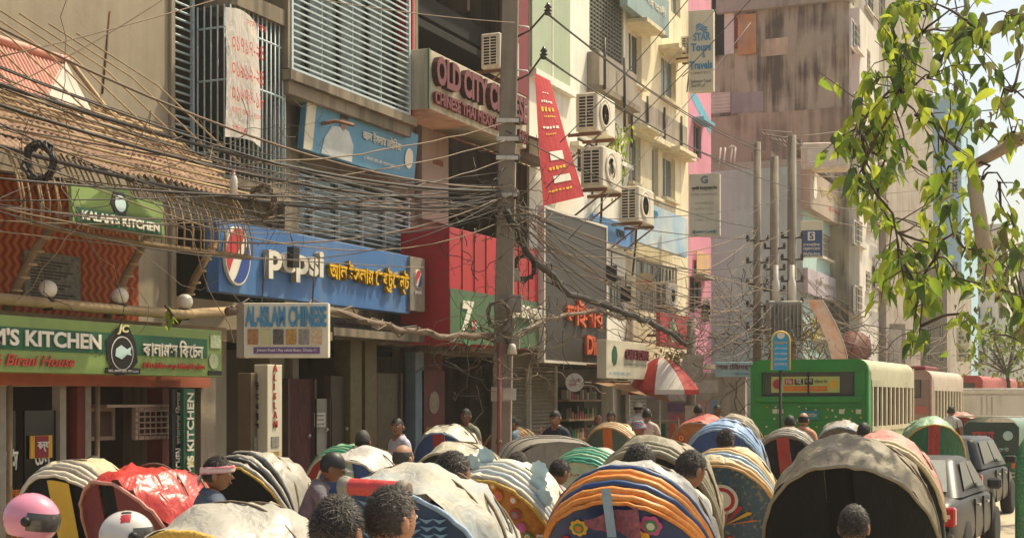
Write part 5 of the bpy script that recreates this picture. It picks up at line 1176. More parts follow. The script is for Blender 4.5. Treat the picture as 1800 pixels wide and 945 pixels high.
# (far to near)
rickshaw('cream rickshaw hood with a yellow cloth on its black back, far left', 108, 215, 808, f_cream, f_black, 4, bands=[f_whiteb, f_grey], nb=4, extra=yellow_cloth, rim=f_whiteb)
rickshaw('glossy tomato-red tarpaulin rickshaw hood with maroon split curtains', 195, 230, 815, f_red, f_maroon, -8, style='split', stripe=M('hood_gap_shade', '#0a0908', .95, .2), wrinkle=.03, th1=88, rim=f_pinkc, hgt=.86, w=.56)
rickshaw('silver ribbed rickshaw hood with a black back behind the man in a headscarf', 405, 180, 794, f_silver, f_black, -4, bands=[f_silver, f_black], nb=5, rim=m_gold, extra=flowers(3, 4, .04))
rickshaw('nearest grey-white rickshaw hood with a gold rim at the bottom left', 345, 395, 886, f_silver, f_blue, -2, rim=m_gold, fold_rim=.022)
rickshaw('large patched blue-grey rickshaw hood with palm-frond painting and a red roll', 668, 330, 817, fab('patched_blue', '#b9ae97', rough=.65, col2='#8c99a3'), M('peacock_blue', '#1c3a5e', .45, .25, 5), -2, rim=f_lblue, wrinkle=.02, extra=both(red_roll, palms), w=.6)
rickshaw('pale lavender rickshaw hood with a blue back and white and green stripe', 622, 178, 787, fab('lavender', '#c4bdb6', rough=.5), f_blue, 2, style='stripe', stripe=M('white_green_stripe', '#c9c4b4', .5, .2, 6, col2='#2f8a6b'), rim=f_whiteb)
rickshaw('mint-green striped rickshaw hood behind the man in a cap', 590, 150, 782, f_mint, f_redstripe, 5, bands=[f_mint, f_teal], nb=4, rim=f_whiteb)
rickshaw('white rickshaw hood with a blue back and wide red centre stripe', 772, 125, 745, f_white, f_blue, 2, style='stripe', stripe=f_redstripe, rim=f_lblue)
rickshaw('oyster rickshaw hood with a black back before the blue and red one', 786, 168, 775, fab('oyster', '#b3ab97', rough=.4), f_black, 0, rim=f_grey, extra=both(flowers(5, 3, .03)))
rickshaw('rickshaw with an orange painted flower panel and clear plastic flowers', 842, 240, 812, fab('chalk', '#cfc8ba', rough=.45), art('orange', '#c07c22', '#a5541d', 14), -4, bands=[f_whiteb, M('steel_band', '#a9b0b3', .3, .1)], nb=5, extra=both(flowers(11, 60, .045, .5, (.1, .97)), plastic_flowers), rim=m_gold)
rickshaw('tan cane-ribbed rickshaw hood with maroon curtains in front of the lamp pole', 885, 105, 750, f_tan, f_maroon, 0, style='split', bands=[f_tan, f_peach], nb=5)
rickshaw('teal and green painted rickshaw hood with red lettering', 1022, 172, 788, f_silver, art('teal', '#7fae9a', '#c9c2a4', 6), 0, bands=[f_teal, f_mint], nb=5, extra=both(lettering_band('মায়ের দোয়া', M('red_lettering', '#b8352c')), flowers(2, 5, .05, v=(.1, .4))), rim=f_teal)
rickshaw('yellow and orange rickshaw hood far back beside the shop heads', 1066, 98, 741, f_peach, M('dull_teal_art', '#4c5f55', .5, .3, 8), 0, style='stripe', stripe=M('petal_orange', '#d9702a'), bands=[f_peach, f_whiteb], nb=4)
rickshaw('olive-grey plain rickshaw hood with a black back behind the two black-haired men', 1128, 215, 770, f_olive, f_black, 0, bands=[f_olive], nb=3, wrinkle=.02)
rickshaw('big orange-banded rickshaw hood with flower paintings on navy blue in the centre', 1095, 275, 812, fab('pearl', '#b5b1a9', rough=.4), M('navy_art', '#1f3768', .4, .2, 8), 2, bands=[f_orange, f_orange, f_navy, f_orange, f_orange, f_navy, f_orange], nb=6, extra=both(flowers(21, 26, .075, .5, (.1, .95)), ribbon), rim=f_orange, w=.61, th0=-44)
rickshaw('painted rickshaw with a round white medallion on a slate-blue back', 1270, 188, 786, f_cream, art('slate', '#35566b', '#23404f', 5), 2, bands=[f_peach, f_whiteb, f_lblue, f_cream], nb=5, extra=both(medallion, flowers(8, 6, .04, v=(-.2, .12))), rim=f_peach, th0=-36)
rickshaw('light and dark blue rickshaw hood behind the curly-haired man', 1270, 142, 737, fab('haze_blue', '#7f9ac0', rough=.45), f_blue, 2, bands=[f_lblue], nb=2, rim=f_lblue)
rickshaw('red rickshaw with an orange flower fan panel by the pavement', 1220, 112, 728, fab('coral', '#b9524a'), art('fan', '#b5652a', '#7d4c22', 8), 0, extra=flowers(9, 6, .06), rim=f_grey)
rickshaw('dusty grey rickshaw hood behind the blue one', 1284, 104, 729, f_olive, f_black, 0, bands=[f_olive, f_grey], nb=3)
rickshaw('black-backed rickshaw with a red hanging strip behind the green bus', 1388, 124, 752, f_grey, f_black, 3, style='stripe', stripe=f_redstripe, bands=[f_grey, f_silver], nb=4)
rickshaw('small painted rickshaw hood right behind the green bus', 1477, 100, 738, f_silver, art('dark', '#3d4a55', '#7a6a3a', 8), 0, extra=flowers(13, 6, .06), rim=f_lblue)
rickshaw('cream and rose rickshaw hood just ahead of the big black one', 1545, 190, 762, f_pinkc, f_black, 0, bands=[f_cream], nb=2)
rickshaw('big dusty rickshaw hood with black split curtains at the right', 1497, 262, 768, fab('dust', '#8f866e', col2='#7a6a58'), f_black, 6, style='split', stripe=M('hood_gap_shade', '#0a0908', .95, .2), wrinkle=.018, w=.62, rim=f_olive, th0=-38)
rickshaw('emerald green rickshaw hood with a red strip and gold edging', 1646, 112, 732, f_mint, f_green, 14, style='stripe', stripe=f_redstripe, rim=m_gold)
rickshaw('small far red rickshaw hood in front of the white truck', 1690, 72, 722, f_pinkc, f_redstripe, 8, rim=f_whiteb)

# ================================================================== grey canvas covered van
cv = thing('covered_van', 'long grey ribbed canvas-covered three-wheel van in the middle of the jam', 'van', spot(965, 138), R(-62))
zt = CAMZ - (768-700)/138; L2, W2 = 1.15, .62
def canv(u, v):
    a = math.pi*u; x = -L2+2*L2*v; e = 1-.25*abs(v-.5)**3*8*.3
    return (x, -W2*math.cos(a)*(abs(math.cos(a))**-.35 if abs(math.cos(a)) > .01 else 1), zt-.62+.62*e*math.sin(a)**.7 + .008*mnoise.noise(Vector((x*5, a*2, 3))))
MB().grid(canv, 28, 24).build('canvas_cover', fab('canvas_grey', '#857f76', rough=.5, spots=.1), cv)
for k in range(4): MB().tube([Vector(canv(i/24, (k+.02)/3.05)) + Vector((0,0,.006)) for i in range(25)], .014, 6).build('cover_rib', f_grey, cv)
for sx in (-1, 1): MB().grid(lambda u, v: (sx*(L2-.01), -W2*.96*math.cos(math.pi*u), zt-.62+.6*max(0, math.sin(math.pi*u))**.7*v), 16, 4).build('end_flap', f_grey, cv)
boxpart('load_bed', M('dark_green_bed', '#2f3a30', .6, .2), cv, -L2, L2, -W2, W2, .5, zt-.6, c=.02)
for x, y in ((-.7,-W2*.95), (-.7,W2*.95), (.95,0)): wheel(cv, x, y).rotation_euler = (0, 0, R(90))

# ================================================================== buses, truck, cars
def wheel_big(parent, x, y, r=.45, w=.24):
    o = MB().lathe([(r*.62,-w/2),(r*.94,-w/2),(r,-w*.3),(r,w*.3),(r*.94,w/2),(r*.62,w/2)], (0,0,0), 24, 'x').build('wheel', m_tyre, parent, (x, y, r))
    MB().lathe([(.001,w*.3),(r*.3,w*.34),(r*.62,w*.4),(r*.62,-w*.4),(r*.3,-w*.34),(.001,-w*.3)], (0,0,0), 20, 'x').build('rim', m_chrome, o)
def bus(label, px, s, W, H, L, body, sidec, roofc, rz, deco=None, floor=.5, slat=None, nslat=26, lower=None):
    t = thing('bus', label, 'bus', spot(px, s), R(rz)); w = W/2; r = .22
    prof = []
    for cx, cz, a0 in ((w-r, H-r, 0), (-w+r, H-r, 90)): prof += [(cx+r*math.cos(R(a0+18*i)), cz+r*math.sin(R(a0+18*i))) for i in range(6)]
    zs = floor+1.05; ze = H-.42
    # rear shell with a window opening
    rz0, rz1 = H-.70, H-.20
    sh = MB(); n = 40
    MB().wall(W-2*r*.3, H-floor-.25, [(-w+.28, w-.3, rz0, rz1)], .08, x0=-w+r*.3, z0=floor).build('rear_wall', body, t)
    sh.prism([(w-r*.3+.001, H-.25), *[(p[0], p[1]) for p in prof if p[1] > H-.25], (-w+r*.3-.001, H-.25)], -.015, .1); sh.build('rear_dome', body, t)
    for sx in (-1, 1): MB().cbox(min(sx*(w-r*.3), sx*w), max(sx*(w-r*.3), sx*w), -.01, .3, floor, H-.22, c=.02).build('corner_post', body, t)
    wd = MB().box(-w+r*.3+.22, w-r*.3-.22, .04, .06, rz0, rz1).build('rear_window', M('bus_glass', '#5b5850', .08, .3, 1.5), t)
    boxpart('window_bar', m_blackp, wd, -.015, .015, -.012, .04, rz0, rz1)
    mb = MB(); a, b = -w+r*.3+.2, w-r*.3-.24; mb.box(a, b, -.012, -.002, rz0-.03, rz0); mb.box(a, b, -.012, -.002, rz1, rz1+.03); mb.box(a-.03, a, -.014, -.002, rz0-.03, rz1+.03); mb.box(b, b+.03, -.014, -.002, rz0-.03, rz1+.03); mb.build('window_seal', m_blackp, t)
    # roof, sides
    pts = [(w, H-.42)] + prof + [(-w, H-.42)]
    MB().add([(p[0], .1, p[1]) for p in pts] + [(p[0], L, p[1]) for p in pts], [(i, i+1, len(pts)+i+1, len(pts)+i) for i in range(len(pts)-1)], 0, True).build('roof', roofc, t)
    for sx in (-1, 1):
        boxpart('lower_side', lower or sidec, t, min(sx*w, sx*(w-.06)), max(sx*w, sx*(w-.06)), .3, L, floor, zs)
        boxpart('sill_rail', sidec, t, min(sx*(w+.02), sx*(w-.05)), max(sx*(w+.02), sx*(w-.05)), .28, L, zs+.001, zs+.09)
        boxpart('top_rail', roofc, t, min(sx*(w+.012), sx*(w-.05)), max(sx*(w+.012), sx*(w-.05)), .28, L, ze-.12, ze+.01)
        sm_ = MB().cbox(-.03, .02, -.06, .06, zs+.092, ze-.122, c=.006).mesh('window_post', sidec)
        for k in range(nslat): share('window_post', sm_, t, (sx*(w-.01), .42+(L-.8)*k/(nslat-1), 0))
        boxpart('side_glass', m_glassd, t, min(sx*(w-.05), sx*(w-.06)), max(sx*(w-.05), sx*(w-.06)), .3, L, zs, ze)
    boxpart('front_wall', sidec, t, -w, w, L-.02, L+.06, floor, H-.1); boxpart('floor_pan', m_darksteel, t, -w+.06, w-.06, .1, L, floor-.05, floor)
    for y in (1.9, L-1.7):
        for sx in (-1, 1): wheel_big(t, sx*(w-.2), y)
    if deco: deco(t, w, H, floor)
    return t
m_busg = M('bus_green', '#1f8a33', .45, .15, 2, streak=.18, dirt='#5d8f4c'); m_slatc = M('dusty_cream_paint', '#cbbd9f', .65, .12, 3, streak=.35, dirt='#8f8164'); m_busroof = M('dusty_roof', '#b3ae92', .7, .12, 2, streak=.3)
def green_deco(t, w, H, floor):
    boxpart('ridge', m_busg, t, -w+.12, w-.12, -.05, -.002, H-.86, H-.74, c=.02)
    for z in (H-.93, H-1.28, H-1.62, H-2.0): boxpart('panel_ridge', m_busg, t, -w+.14, w-.14, -.03, -.003, z, z+.04)
    dm = MB().lathe([(.001,-.006),(.02,-.006),(.024,0)], n=8, axis='y'); d1 = dm.mesh('painted_dot', fl[4]); d2 = dm.mesh('painted_dot', fl[0]); rnd = random.Random(4)
    k = 0
    for i in range(13):
        for j in range(6):
            if rnd.random() < .25: continue
            share('painted_dot', d1 if rnd.random() < .7 else d2, t, (-w+.14+i*(2*w-.28)/12+rnd.uniform(-.05,.05), -.012, H-.98-j*.2+rnd.uniform(-.05,.05)))
    boxpart('number_plate', M('teal_plate', '#1f8a86', .5, .15), t, -.16, .22, -.05, -.034, H-1.2, H-1.02); txt(t, 'ঢাকা মেট্রো', -.12, H-1.16, .3, .1, fl[4], y=-.056, ext=.003)
    for x in (-.72, -.6, .62, .95): boxpart('bulb_cluster', M('bulb_cream', '#d6cdb2', .4), t, x, x+.1, -.04, -.012, H-1.08, H-.99)
    boxpart('orange_plate', fl[0], t, -w+.3, -w+.55, -.04, -.012, H-1.75, H-1.52)
    q = (Vector((1,0,0)), Vector((0,0,1)), Vector((0,-1,0)))
    for x in (-w+.1, w-.1):
        for k, a in enumerate((0, 90, 180, 270)):
            c = Vector((x, -.03, H-1.62)); dd = Vector((math.cos(R(a))*.12, 0, math.sin(R(a))*.26)); s2 = Vector((-dd.z*.25, 0, dd.x*.5))
            MB().poly([c, c+dd*.5+s2, c+dd, c+dd*.5-s2]).build('painted_petal', fl[(0, 3)[k % 2]], t)
        flower(t, Vector((x, -.03, H-1.62)), .05, 6, fl[1], fl[0], q)
    bn_ = boxpart('paper_banner', M('lime_paper', '#b9bf6c', .6, .1), t, -.76, .62, .012, .02, H-.66, H-.34)
    for k, (c, m) in enumerate((('বি', fl[1]), ('হ', m_ink), ('ঙ্গ', m_ink))): b2 = boxpart('letter_block', m, bn_, -.48+k*.2, -.31+k*.2, .004, .01, H-.50, H-.38); txt(b2, c, -.46+k*.2, H-.49, .13, .1, fl[4], y=.0, ext=.002)
    boxpart('red_strip', fl[3], bn_, -.5, .38, .005, .01, H-.63, H-.53); txt(bn_, 'মিরপুর-১২ টু সদরঘাট, গুলিস্তান', -.46, H-.61, .8, .06, fl[0], y=.002, ext=.002); txt(bn_, 'পরিবহন লিঃ', .12, H-.48, .26, .08, m_ink, y=.008, ext=.002)
    disc_part(bn_, 'bus_emblem', fl[1], -.63, H-.49, .1, .004, .006, 16); disc_part(bn_, 'bus_emblem', fl[0], .5, H-.5, .09, .004, .006, 16)
    for x in (-w+.12, w-.12): boxpart('tail_lamp', M('tail_red', '#7a1c1c', .3), t, x-.05, x+.05, -.03, -.011, floor+.5, floor+.75)
    boxpart('rear_bumper', m_darksteel, t, -w, w, -.12, -.02, floor-.12, floor+.12, c=.03)
bus('green city bus with painted dots and a rear window banner', 1421, 88, 2.38, 2.98, 5.0, m_busg, m_slatc, m_busroof, -2, green_deco, nslat=10, lower=M('pale_green_side', '#a8b489', .6, .2, 2, streak=.4))
def red_deco(t, w, H, floor):
    boxpart('ridge', M('salmon_paint', '#b86a5a', .5, .2), t, -w+.1, w-.1, -.05, -.002, H-1.15, H-.95); boxpart('roof_rack', m_maroon, t, -w+.2, w-.2, .2, 2.2, H+.003, H+.12, c=.03)
bus('dusty cream and salmon bus ahead of the green bus', 1560, 66, 2.3, 2.95, 5.6, M('salmon_body', '#a8897a', .5, .2, 2, streak=.3), m_slatc, M('salmon_roof', '#b5a593', .6, .15, 2), -2, red_deco, nslat=10, lower=M('pale_green_side', '#a8b489'))
bus('red and white bus far ahead near the white truck', 1668, 50, 2.3, 3.0, 8, M('far_red_body', '#b1433c', .5, .2), m_slatc, M('far_red_roof', '#a5524a', .6, .2), -4, None, nslat=12)
bus('far red bus with a green stripe at the right edge', 1760, 38, 2.3, 3.0, 9, M('far_red_body', '#b1433c'), m_red, M('far_green_roof', '#7f8f5a', .6, .2), -6, None, nslat=12)
tk = thing('box_truck', 'white box truck with rear doors ahead of the auto rickshaw', 'truck', spot(1735, 57), R(-4))
m_tw = M('truck_white', '#cfc9bd', .5, .06, 2, streak=.3)
boxpart('cargo_box', m_tw, tk, -1.15, 1.15, 0, 4.2, .75, 2.52, c=.03)
for sx in (-1, 1): boxpart('rear_door', m_tw, tk, min(sx*.012, sx*1.08), max(sx*.012, sx*1.08), -.03, -.003, .85, 2.3); MB().tube([(sx*.15,-.05,.9),(sx*.15,-.05,2.25)], .015, 5).build('lock_rod', m_chrome, tk)
boxpart('top_bar', m_steel, tk, -1.12, 1.12, -.05, -.004, 2.36, 2.46); boxpart('cab', M('truck_cab', '#8fa0a5', .5), tk, -1.0, 1.0, 4.25, 5.6, .6, 2.2, c=.1); boxpart('chassis', m_darksteel, tk, -.5, .5, 0, 5.5, .5, .74)
for y in (1.0, 4.9):
    for sx in (-1, 1): wheel_big(tk, sx*.85, y, .4, .22)
# auto rickshaw
au = thing('auto_rickshaw', 'green three-wheel auto rickshaw with red letters on its black back', 'auto rickshaw', spot(1742, 77), R(-8))
m_aug = M('auto_green', '#1d6a48', .45, .15, 3); m_aub = M('auto_canvas', '#1c332d', .6, .2, 4)
boxpart('lower_body', m_aug, au, -.62, .62, 0, 1.9, .35, .95, c=.06)
MB().grid(lambda u, v: (-.64*math.copysign(abs(math.cos(math.pi*u))**.45, math.cos(math.pi*u)), -.03+1.9*v, .95+.82*math.sin(math.pi*u)**.4), 24, 4).build('canopy', M('auto_roof', '#5f7a6c', .5, .15, 4), au)
MB().prism([(-.6,.95),(.6,.95),(.62,1.55),(.5,1.66),(-.5,1.66),(-.62,1.55)], -.02, .02).build('rear_canvas', m_aub, au)
txt(au, 'হেযা', -.42, 1.2, .5, .28, M('auto_red_letters', '#a8383c', .5), y=-.035, bold=.02); txt(au, 'সাবধান আমি ছোট', -.45, 1.0, .85, .1, m_teal, y=-.03, ext=.003)
MB().lathe([(.07,-.01),(.11,-.01),(.11,.01),(.07,.01)], (.38,-.035,1.36), 16, 'y').build('target_emblem', m_teal, au)
for x in (-.52, .52): boxpart('tail_lamp', M('amber_lamp', '#c2552a', .3), au, x-.06, x+.06, -.04, -.002, .62, .8)
for z in (.42, .5): boxpart('bumper_bar', m_chrome, au, -.55, .55, -.1, -.06, z, z+.035)
boxpart('rear_grille', M('auto_grille', '#0f4a32', .5), au, -.45, .45, -.03, -.002, .55, .85); boxpart('number_plate', m_wl, au, -.1, .2, -.04, -.032, .86, .93)
for x, y in ((-.52,.35), (.52,.35), (0,2.0)): wheel_big(au, x, y, .22, .1)
MB().tube([(-.7,-.0,1.79),(.7,0,1.79)], .02, 6).build('roof_bar', m_steel, au)
# cars
def car(label, px, s, rz, paint, L, W, H, sh, suv=False, name='car'):
    t = thing(name, label, 'car', spot(px, s), R(rz)); w = W/2
    st = [(0, .38, sh-.12, w*.88), (.06, .3, sh-.02, w*.95), (.5, .24, sh, w), (L*.5, .22, sh+.0, w), (L-.9, .24, sh-.06, w*.98), (L-.2, .3, sh-.22, w*.9), (L, .4, sh-.34, w*.8)]
    def sec(y, zb, zt, hw):
        return [(-hw*.86, y, zb), (-hw, y, zb+.14), (-hw*1.0, y, (zb+zt)/2), (-hw*.97, y, zt-.06), (-hw*.86, y, zt), (0, y, zt+.02), (hw*.86, y, zt), (hw*.97, y, zt-.06), (hw*1.0, y, (zb+zt)/2), (hw, y, zb+.14), (hw*.86, y, zb)]
    vs = [p for a in st for p in sec(*a)]; n = 11; fs = []
    for i in range(len(st)-1):
        for j in range(n): fs.append((i*n+j, i*n+(j+1) % n, (i+1)*n+(j+1) % n, (i+1)*n+j))
    fs += [tuple(range(n)), tuple(range((len(st)-1)*n, len(st)*n))[::-1]]
    bo = MB().add(vs, fs, 0, True).build('body', paint, t); sb_ = bo.modifiers.new('round', 'SUBSURF'); sb_.levels = 2; sb_.render_levels = 2
    y0, y1, y2, y3 = ((.12, .32, L*.56, L*.72) if suv else (.55, 1.15, L*.5, L*.7))
    b, tp = w*.93, w*.74
    cb = [(-b,y0,sh-.02),(b,y0,sh-.02),(b,y3,sh-.03),(-b,y3,sh-.03),(-tp,y1,H-.03),(tp,y1,H-.03),(tp,y2,H-.04),(-tp,y2,H-.04)]
    MB().add(cb, [(0,1,5,4),(1,2,6,5),(2,3,7,6),(3,0,4,7),(4,5,6,7)], 0, True).build('cabin', paint, t, bevel=.13); t.children[-1].modifiers[0].segments = 5
    V = [Vector(c) for c in cb]
    def patch(nm, i, j, k, l, a0, a1, b0, b1, off=.02, mt=m_glassd):
        A, B, C_, D = V[i], V[j], V[k], V[l]; nn = (B-A).cross(D-A).normalized()
        P = lambda a, c: (A.lerp(B, a)).lerp(D.lerp(C_, a), c) + nn*off
        return MB().quad(P(a0,b0), P(a1,b0), P(a1,b1), P(a0,b1)).build(nm, mt, t)
    patch('rear_window', 0, 1, 5, 4, .1, .9, .12, .9, mt=M('car_rear_glass', '#a7a69c', .06, .2, 2)); patch('windscreen', 2, 3, 7, 6, .08, .92, .1, .9)
    for (i, j, k, l) in ((1, 2, 6, 5), (3, 0, 4, 7)):
        patch('side_window', i, j, k, l, .12, .5, .14, .86); patch('side_window', i, j, k, l, .54, .86, .14, .86)
    for sx in (-1, 1):
        mb = MB().cbox(min(sx*w*.62, sx*w*.97), max(sx*w*.62, sx*w*.97), -.035, .1, sh-.34, sh-.1, c=.025); tl = mb.build('tail_light', M('tail_light_red', '#b3201f', .2, .2, 10, coat=.5), t)
        boxpart('lamp_lens', M('clear_lens', '#d8b7a8', .15), tl, min(sx*w*.68, sx*w*.9), max(sx*w*.68, sx*w*.9), -.045, -.036, sh-.24, sh-.19)
        mr = MB().cbox(min(sx*w*1.0, sx*w*1.22), max(sx*w*1.0, sx*w*1.22), L*.56, L*.56+.1, sh+.0, sh+.15, c=.03).build('door_mirror', m_blackp, t)
        for yy in (L*.33, L*.5, L*.68): boxpart('door_seam', m_blackp, t, min(sx*(w-.03), sx*(w+.003)), max(sx*(w-.03), sx*(w+.003)), yy, yy+.012, .34, sh-.08)
        for yy in (L*.36, L*.53): boxpart('door_handle', m_chrome, t, min(sx*w, sx*(w+.03)), max(sx*w, sx*(w+.03)), yy, yy+.16, sh-.18, sh-.15)
        for yy in (.85, L-.85): wheel_big(t, sx*(w-.1), yy, .33, .2)
    boxpart('rear_bumper', paint, t, -w*.93, w*.93, -.08, .2, .32, .56, c=.05); boxpart('number_plate', m_wl, t, -.25, .25, -.09, -.082, .58, .7)
    return t
m_brownp = M('bronze_car_paint', '#1a1612', .42, .2, 2, metal=.0, coat=.0, spots=.1, dirt='#8d7f6c'); m_blackc = M('black_car_paint', '#0d0c0b', .4, .2, 2, metal=.0, coat=.0, spots=.1, dirt='#7f7363')
car('dusty bronze saloon car at the right beside the black rickshaw hood', 1562, 140, -3, m_brownp, 4.3, 1.68, 1.46, .96)
car('black estate car with a bright red tail light beyond the bronze saloon', 1640, 101, -4, m_blackc, 4.2, 1.7, 1.55, 1.0, suv=True)
# green pipe railing at the right edge
gr_ = thing('pipe_railing', 'worn green pipe railing at the right edge of the road', 'railing', spot(1793, 250), R(-6))
m_gp = M('worn_green_pipe', '#2c6a3f', .5, .3, 12, spots=.45, dirt='#b0a084')
MB().tube([(0,0,0),(0,0,1.72),(.02,.05,1.86),(.05,.2,1.95),(.1,.7,2.0),(.2,2.4,2.0)], .034, 10).build('hoop_rail', m_gp, gr_)
for y, x in ((1.2, .13), (2.4, .2)): MB().tube([(x,y,0),(x,y,1.98)], .03, 8).build('post', m_gp, gr_)
MB().tube([(0,0,.9),(.2,2.4,.9)], .024, 8).build('mid_rail', m_gp, gr_)
# ================================================================== people
m_skin = [M('skin_%d' % k, c, .55, .1, 9) for k, c in enumerate(('#94664a', '#80573e', '#a3755a'))]
m_hair = M('black_hair', '#15110f', .62, .3, 60); m_hairg = M('greying_hair', '#3d3732', .65, .4, 60); m_eye = M('eye_white', '#cfc6ba', .3, .05); m_lip = M('lip', '#6d3b33', .5)
m_trouser = M('dark_trousers', '#3a3834', .85, .15, 6, fold=.3)
def cloth(n, c, **k): return M('shirt_' + n, c, **{**dict(rough=.85, var=.1, scale=5, fold=.5, bump=.1, bscale=200), **k})
def plaid_material(n, a, b, c):
    m = bpy.data.materials.new('shirt_' + n); m.use_nodes = True; N = m.node_tree.nodes; L = m.node_tree.links
    tc = N.new('ShaderNodeTexCoord'); w1 = N.new('ShaderNodeTexWave'); w2 = N.new('ShaderNodeTexWave'); w2.bands_direction = 'Z'
    for w in (w1, w2): w.inputs['Scale'].default_value = 5.5; L.new(tc.outputs['Object'], w.inputs['Vector'])
    x1 = N.new('ShaderNodeMix'); x1.data_type = 'RGBA'; x1.inputs[6].default_value = (*lin(a), 1); x1.inputs[7].default_value = (*lin(b), 1); L.new(w1.outputs['Fac'], x1.inputs[0])
    x2 = N.new('ShaderNodeMix'); x2.data_type = 'RGBA'; x2.inputs[7].default_value = (*lin(c), 1); L.new(x1.outputs[2], x2.inputs[6]); L.new(w2.outputs['Fac'], x2.inputs[0])
    L.new(x2.outputs[2], N['Principled BSDF'].inputs['Base Color']); N['Principled BSDF'].inputs['Roughness'].default_value = .85
    return m
def headp(n, k=1.0):
    x, y, z = n
    jaw = 1 - .3*max(0, -z)**1.3; back = 1 - .3*max(0, -z)*max(0, -y)
    return Vector((x*.077*jaw*k, (y*.098*back + (.012 if z < 0 and y > 0 else 0)*(-z))*k, z*.112*k))
def sphere_dir(i, j, nu, nv):
    p = math.pi*i/nv; t = 2*math.pi*j/nu; return (math.sin(p)*math.sin(t), math.sin(p)*math.cos(t), math.cos(p))
def is_hair(n, line=0.0):
    x, y, z = n
    lim = -.42 if y < -.25 else (-.42 + (y+.25)*1.15 if y < .45 else .42 + line)
    return z > lim
SKEL = []
def person(label, px, s, yhead, shirt, rz=0, floor=.0, hair='black', pose='stand', lean=0, turn=0, nod=0, skin=0, head='hair', sleeve=.5, near=False, cover=None, collar=True, arms='down', big=1.0):
    zt = CAMZ - (yhead-700)/s; H = zt - floor; k = H/1.72
    if pose == 'sit': k = 1.0
    root = thing('person', label, 'person', spot(px, s) + Vector((0, 0, floor)), R(rz))
    rnd = random.Random(px)
    J = {'pel': (0,0,.94), 'spi': (0,-.005,1.12), 'che': (0,0,1.3), 'neb': (0,-.01,1.44), 'nec': (0,.005,1.52)}
    for sd, sx in (('L', -1), ('R', 1)):
        J['sh'+sd] = (sx*.175, -.01, 1.40)
        if arms == 'fwd': J['el'+sd] = (sx*.25, .17, 1.2); J['wr'+sd] = (sx*.2, .4, 1.14)
        elif arms == 'up' and sx > 0: J['el'+sd] = (sx*.27, .12, 1.2); J['wr'+sd] = (sx*.12, .26, 1.36)
        else: J['el'+sd] = (sx*.235, -.03, 1.13); J['wr'+sd] = (sx*.25, .05, .88)
        J['hi'+sd] = (sx*.09, 0, .9)
        if pose == 'sit': J['kn'+sd] = (sx*.12, .42, .92); J['an'+sd] = (sx*.12, .44, .5); J['to'+sd] = (sx*.12, .58, .46)
        else: J['kn'+sd] = (sx*.1, .03, .5); J['an'+sd] = (sx*.1, -.02, .09); J['to'+sd] = (sx*.11, .13, .04)
    L_ = R(lean); 
    for n in J:
        x, y, z = J[n]
        if z > .95 and n[:2] not in ('kn', 'an', 'to'): J[n] = (x, y + math.sin(L_)*(z-.94), .94 + math.cos(L_)*(z-.94))
        J[n] = Vector(J[n])*k
    if pose == 'sit':
        dz = zt - floor - 1.72*k
        for n in J: J[n] = J[n] + Vector((0, 0, dz))
    hc = J['nec'] + Vector((0, .015*k + math.sin(L_)*.09, .094*k))
    bones = [('pel','spi',.15,.138), ('spi','che',.138,.155), ('che','neb',.155,.085), ('neb','nec',.068,.056)]
    for sd in 'LR': bones += [('neb','sh'+sd,.075,.066), ('sh'+sd,'el'+sd,.062,.043), ('el'+sd,'wr'+sd,.04,.028), ('pel','hi'+sd,.12,.095), ('hi'+sd,'kn'+sd,.09,.062), ('kn'+sd,'an'+sd,.058,.038), ('an'+sd,'to'+sd,.042,.03)]
    names = list(J); rad = {}
    for a, b, ra, rb in bones: rad[a] = max(rad.get(a, 0), ra); rad[b] = max(rad.get(b, 0), rb)
    me = bpy.data.meshes.new('body'); me.from_pydata([J[n] for n in names], [(names.index(a), names.index(b)) for a, b, _, _ in bones], [])
    o = bpy.data.objects.new('body', me); COL.objects.link(o)
    sk = o.modifiers.new('skin', 'SKIN'); sk.use_smooth_shade = True
    sv = me.skin_vertices[0].data if me.skin_vertices else None
    if sv is None:
        bpy.context.view_layer.objects.active = o; me.skin_vertices  # layer is added with the modifier
    o.modifiers.new('sub', 'SUBSURF').levels = 2
    SKEL.append(dict(o=o, me=me, names=names, J=J, rad=rad, bones=bones, root=root, k=k, shirt=shirt, skin=m_skin[skin], sleeve=sleeve, hc=hc, turn=turn, nod=nod, hair=hair, head=head, near=near, cover=cover, collar=collar, rnd=rnd, lean=lean, big=big))
    return root
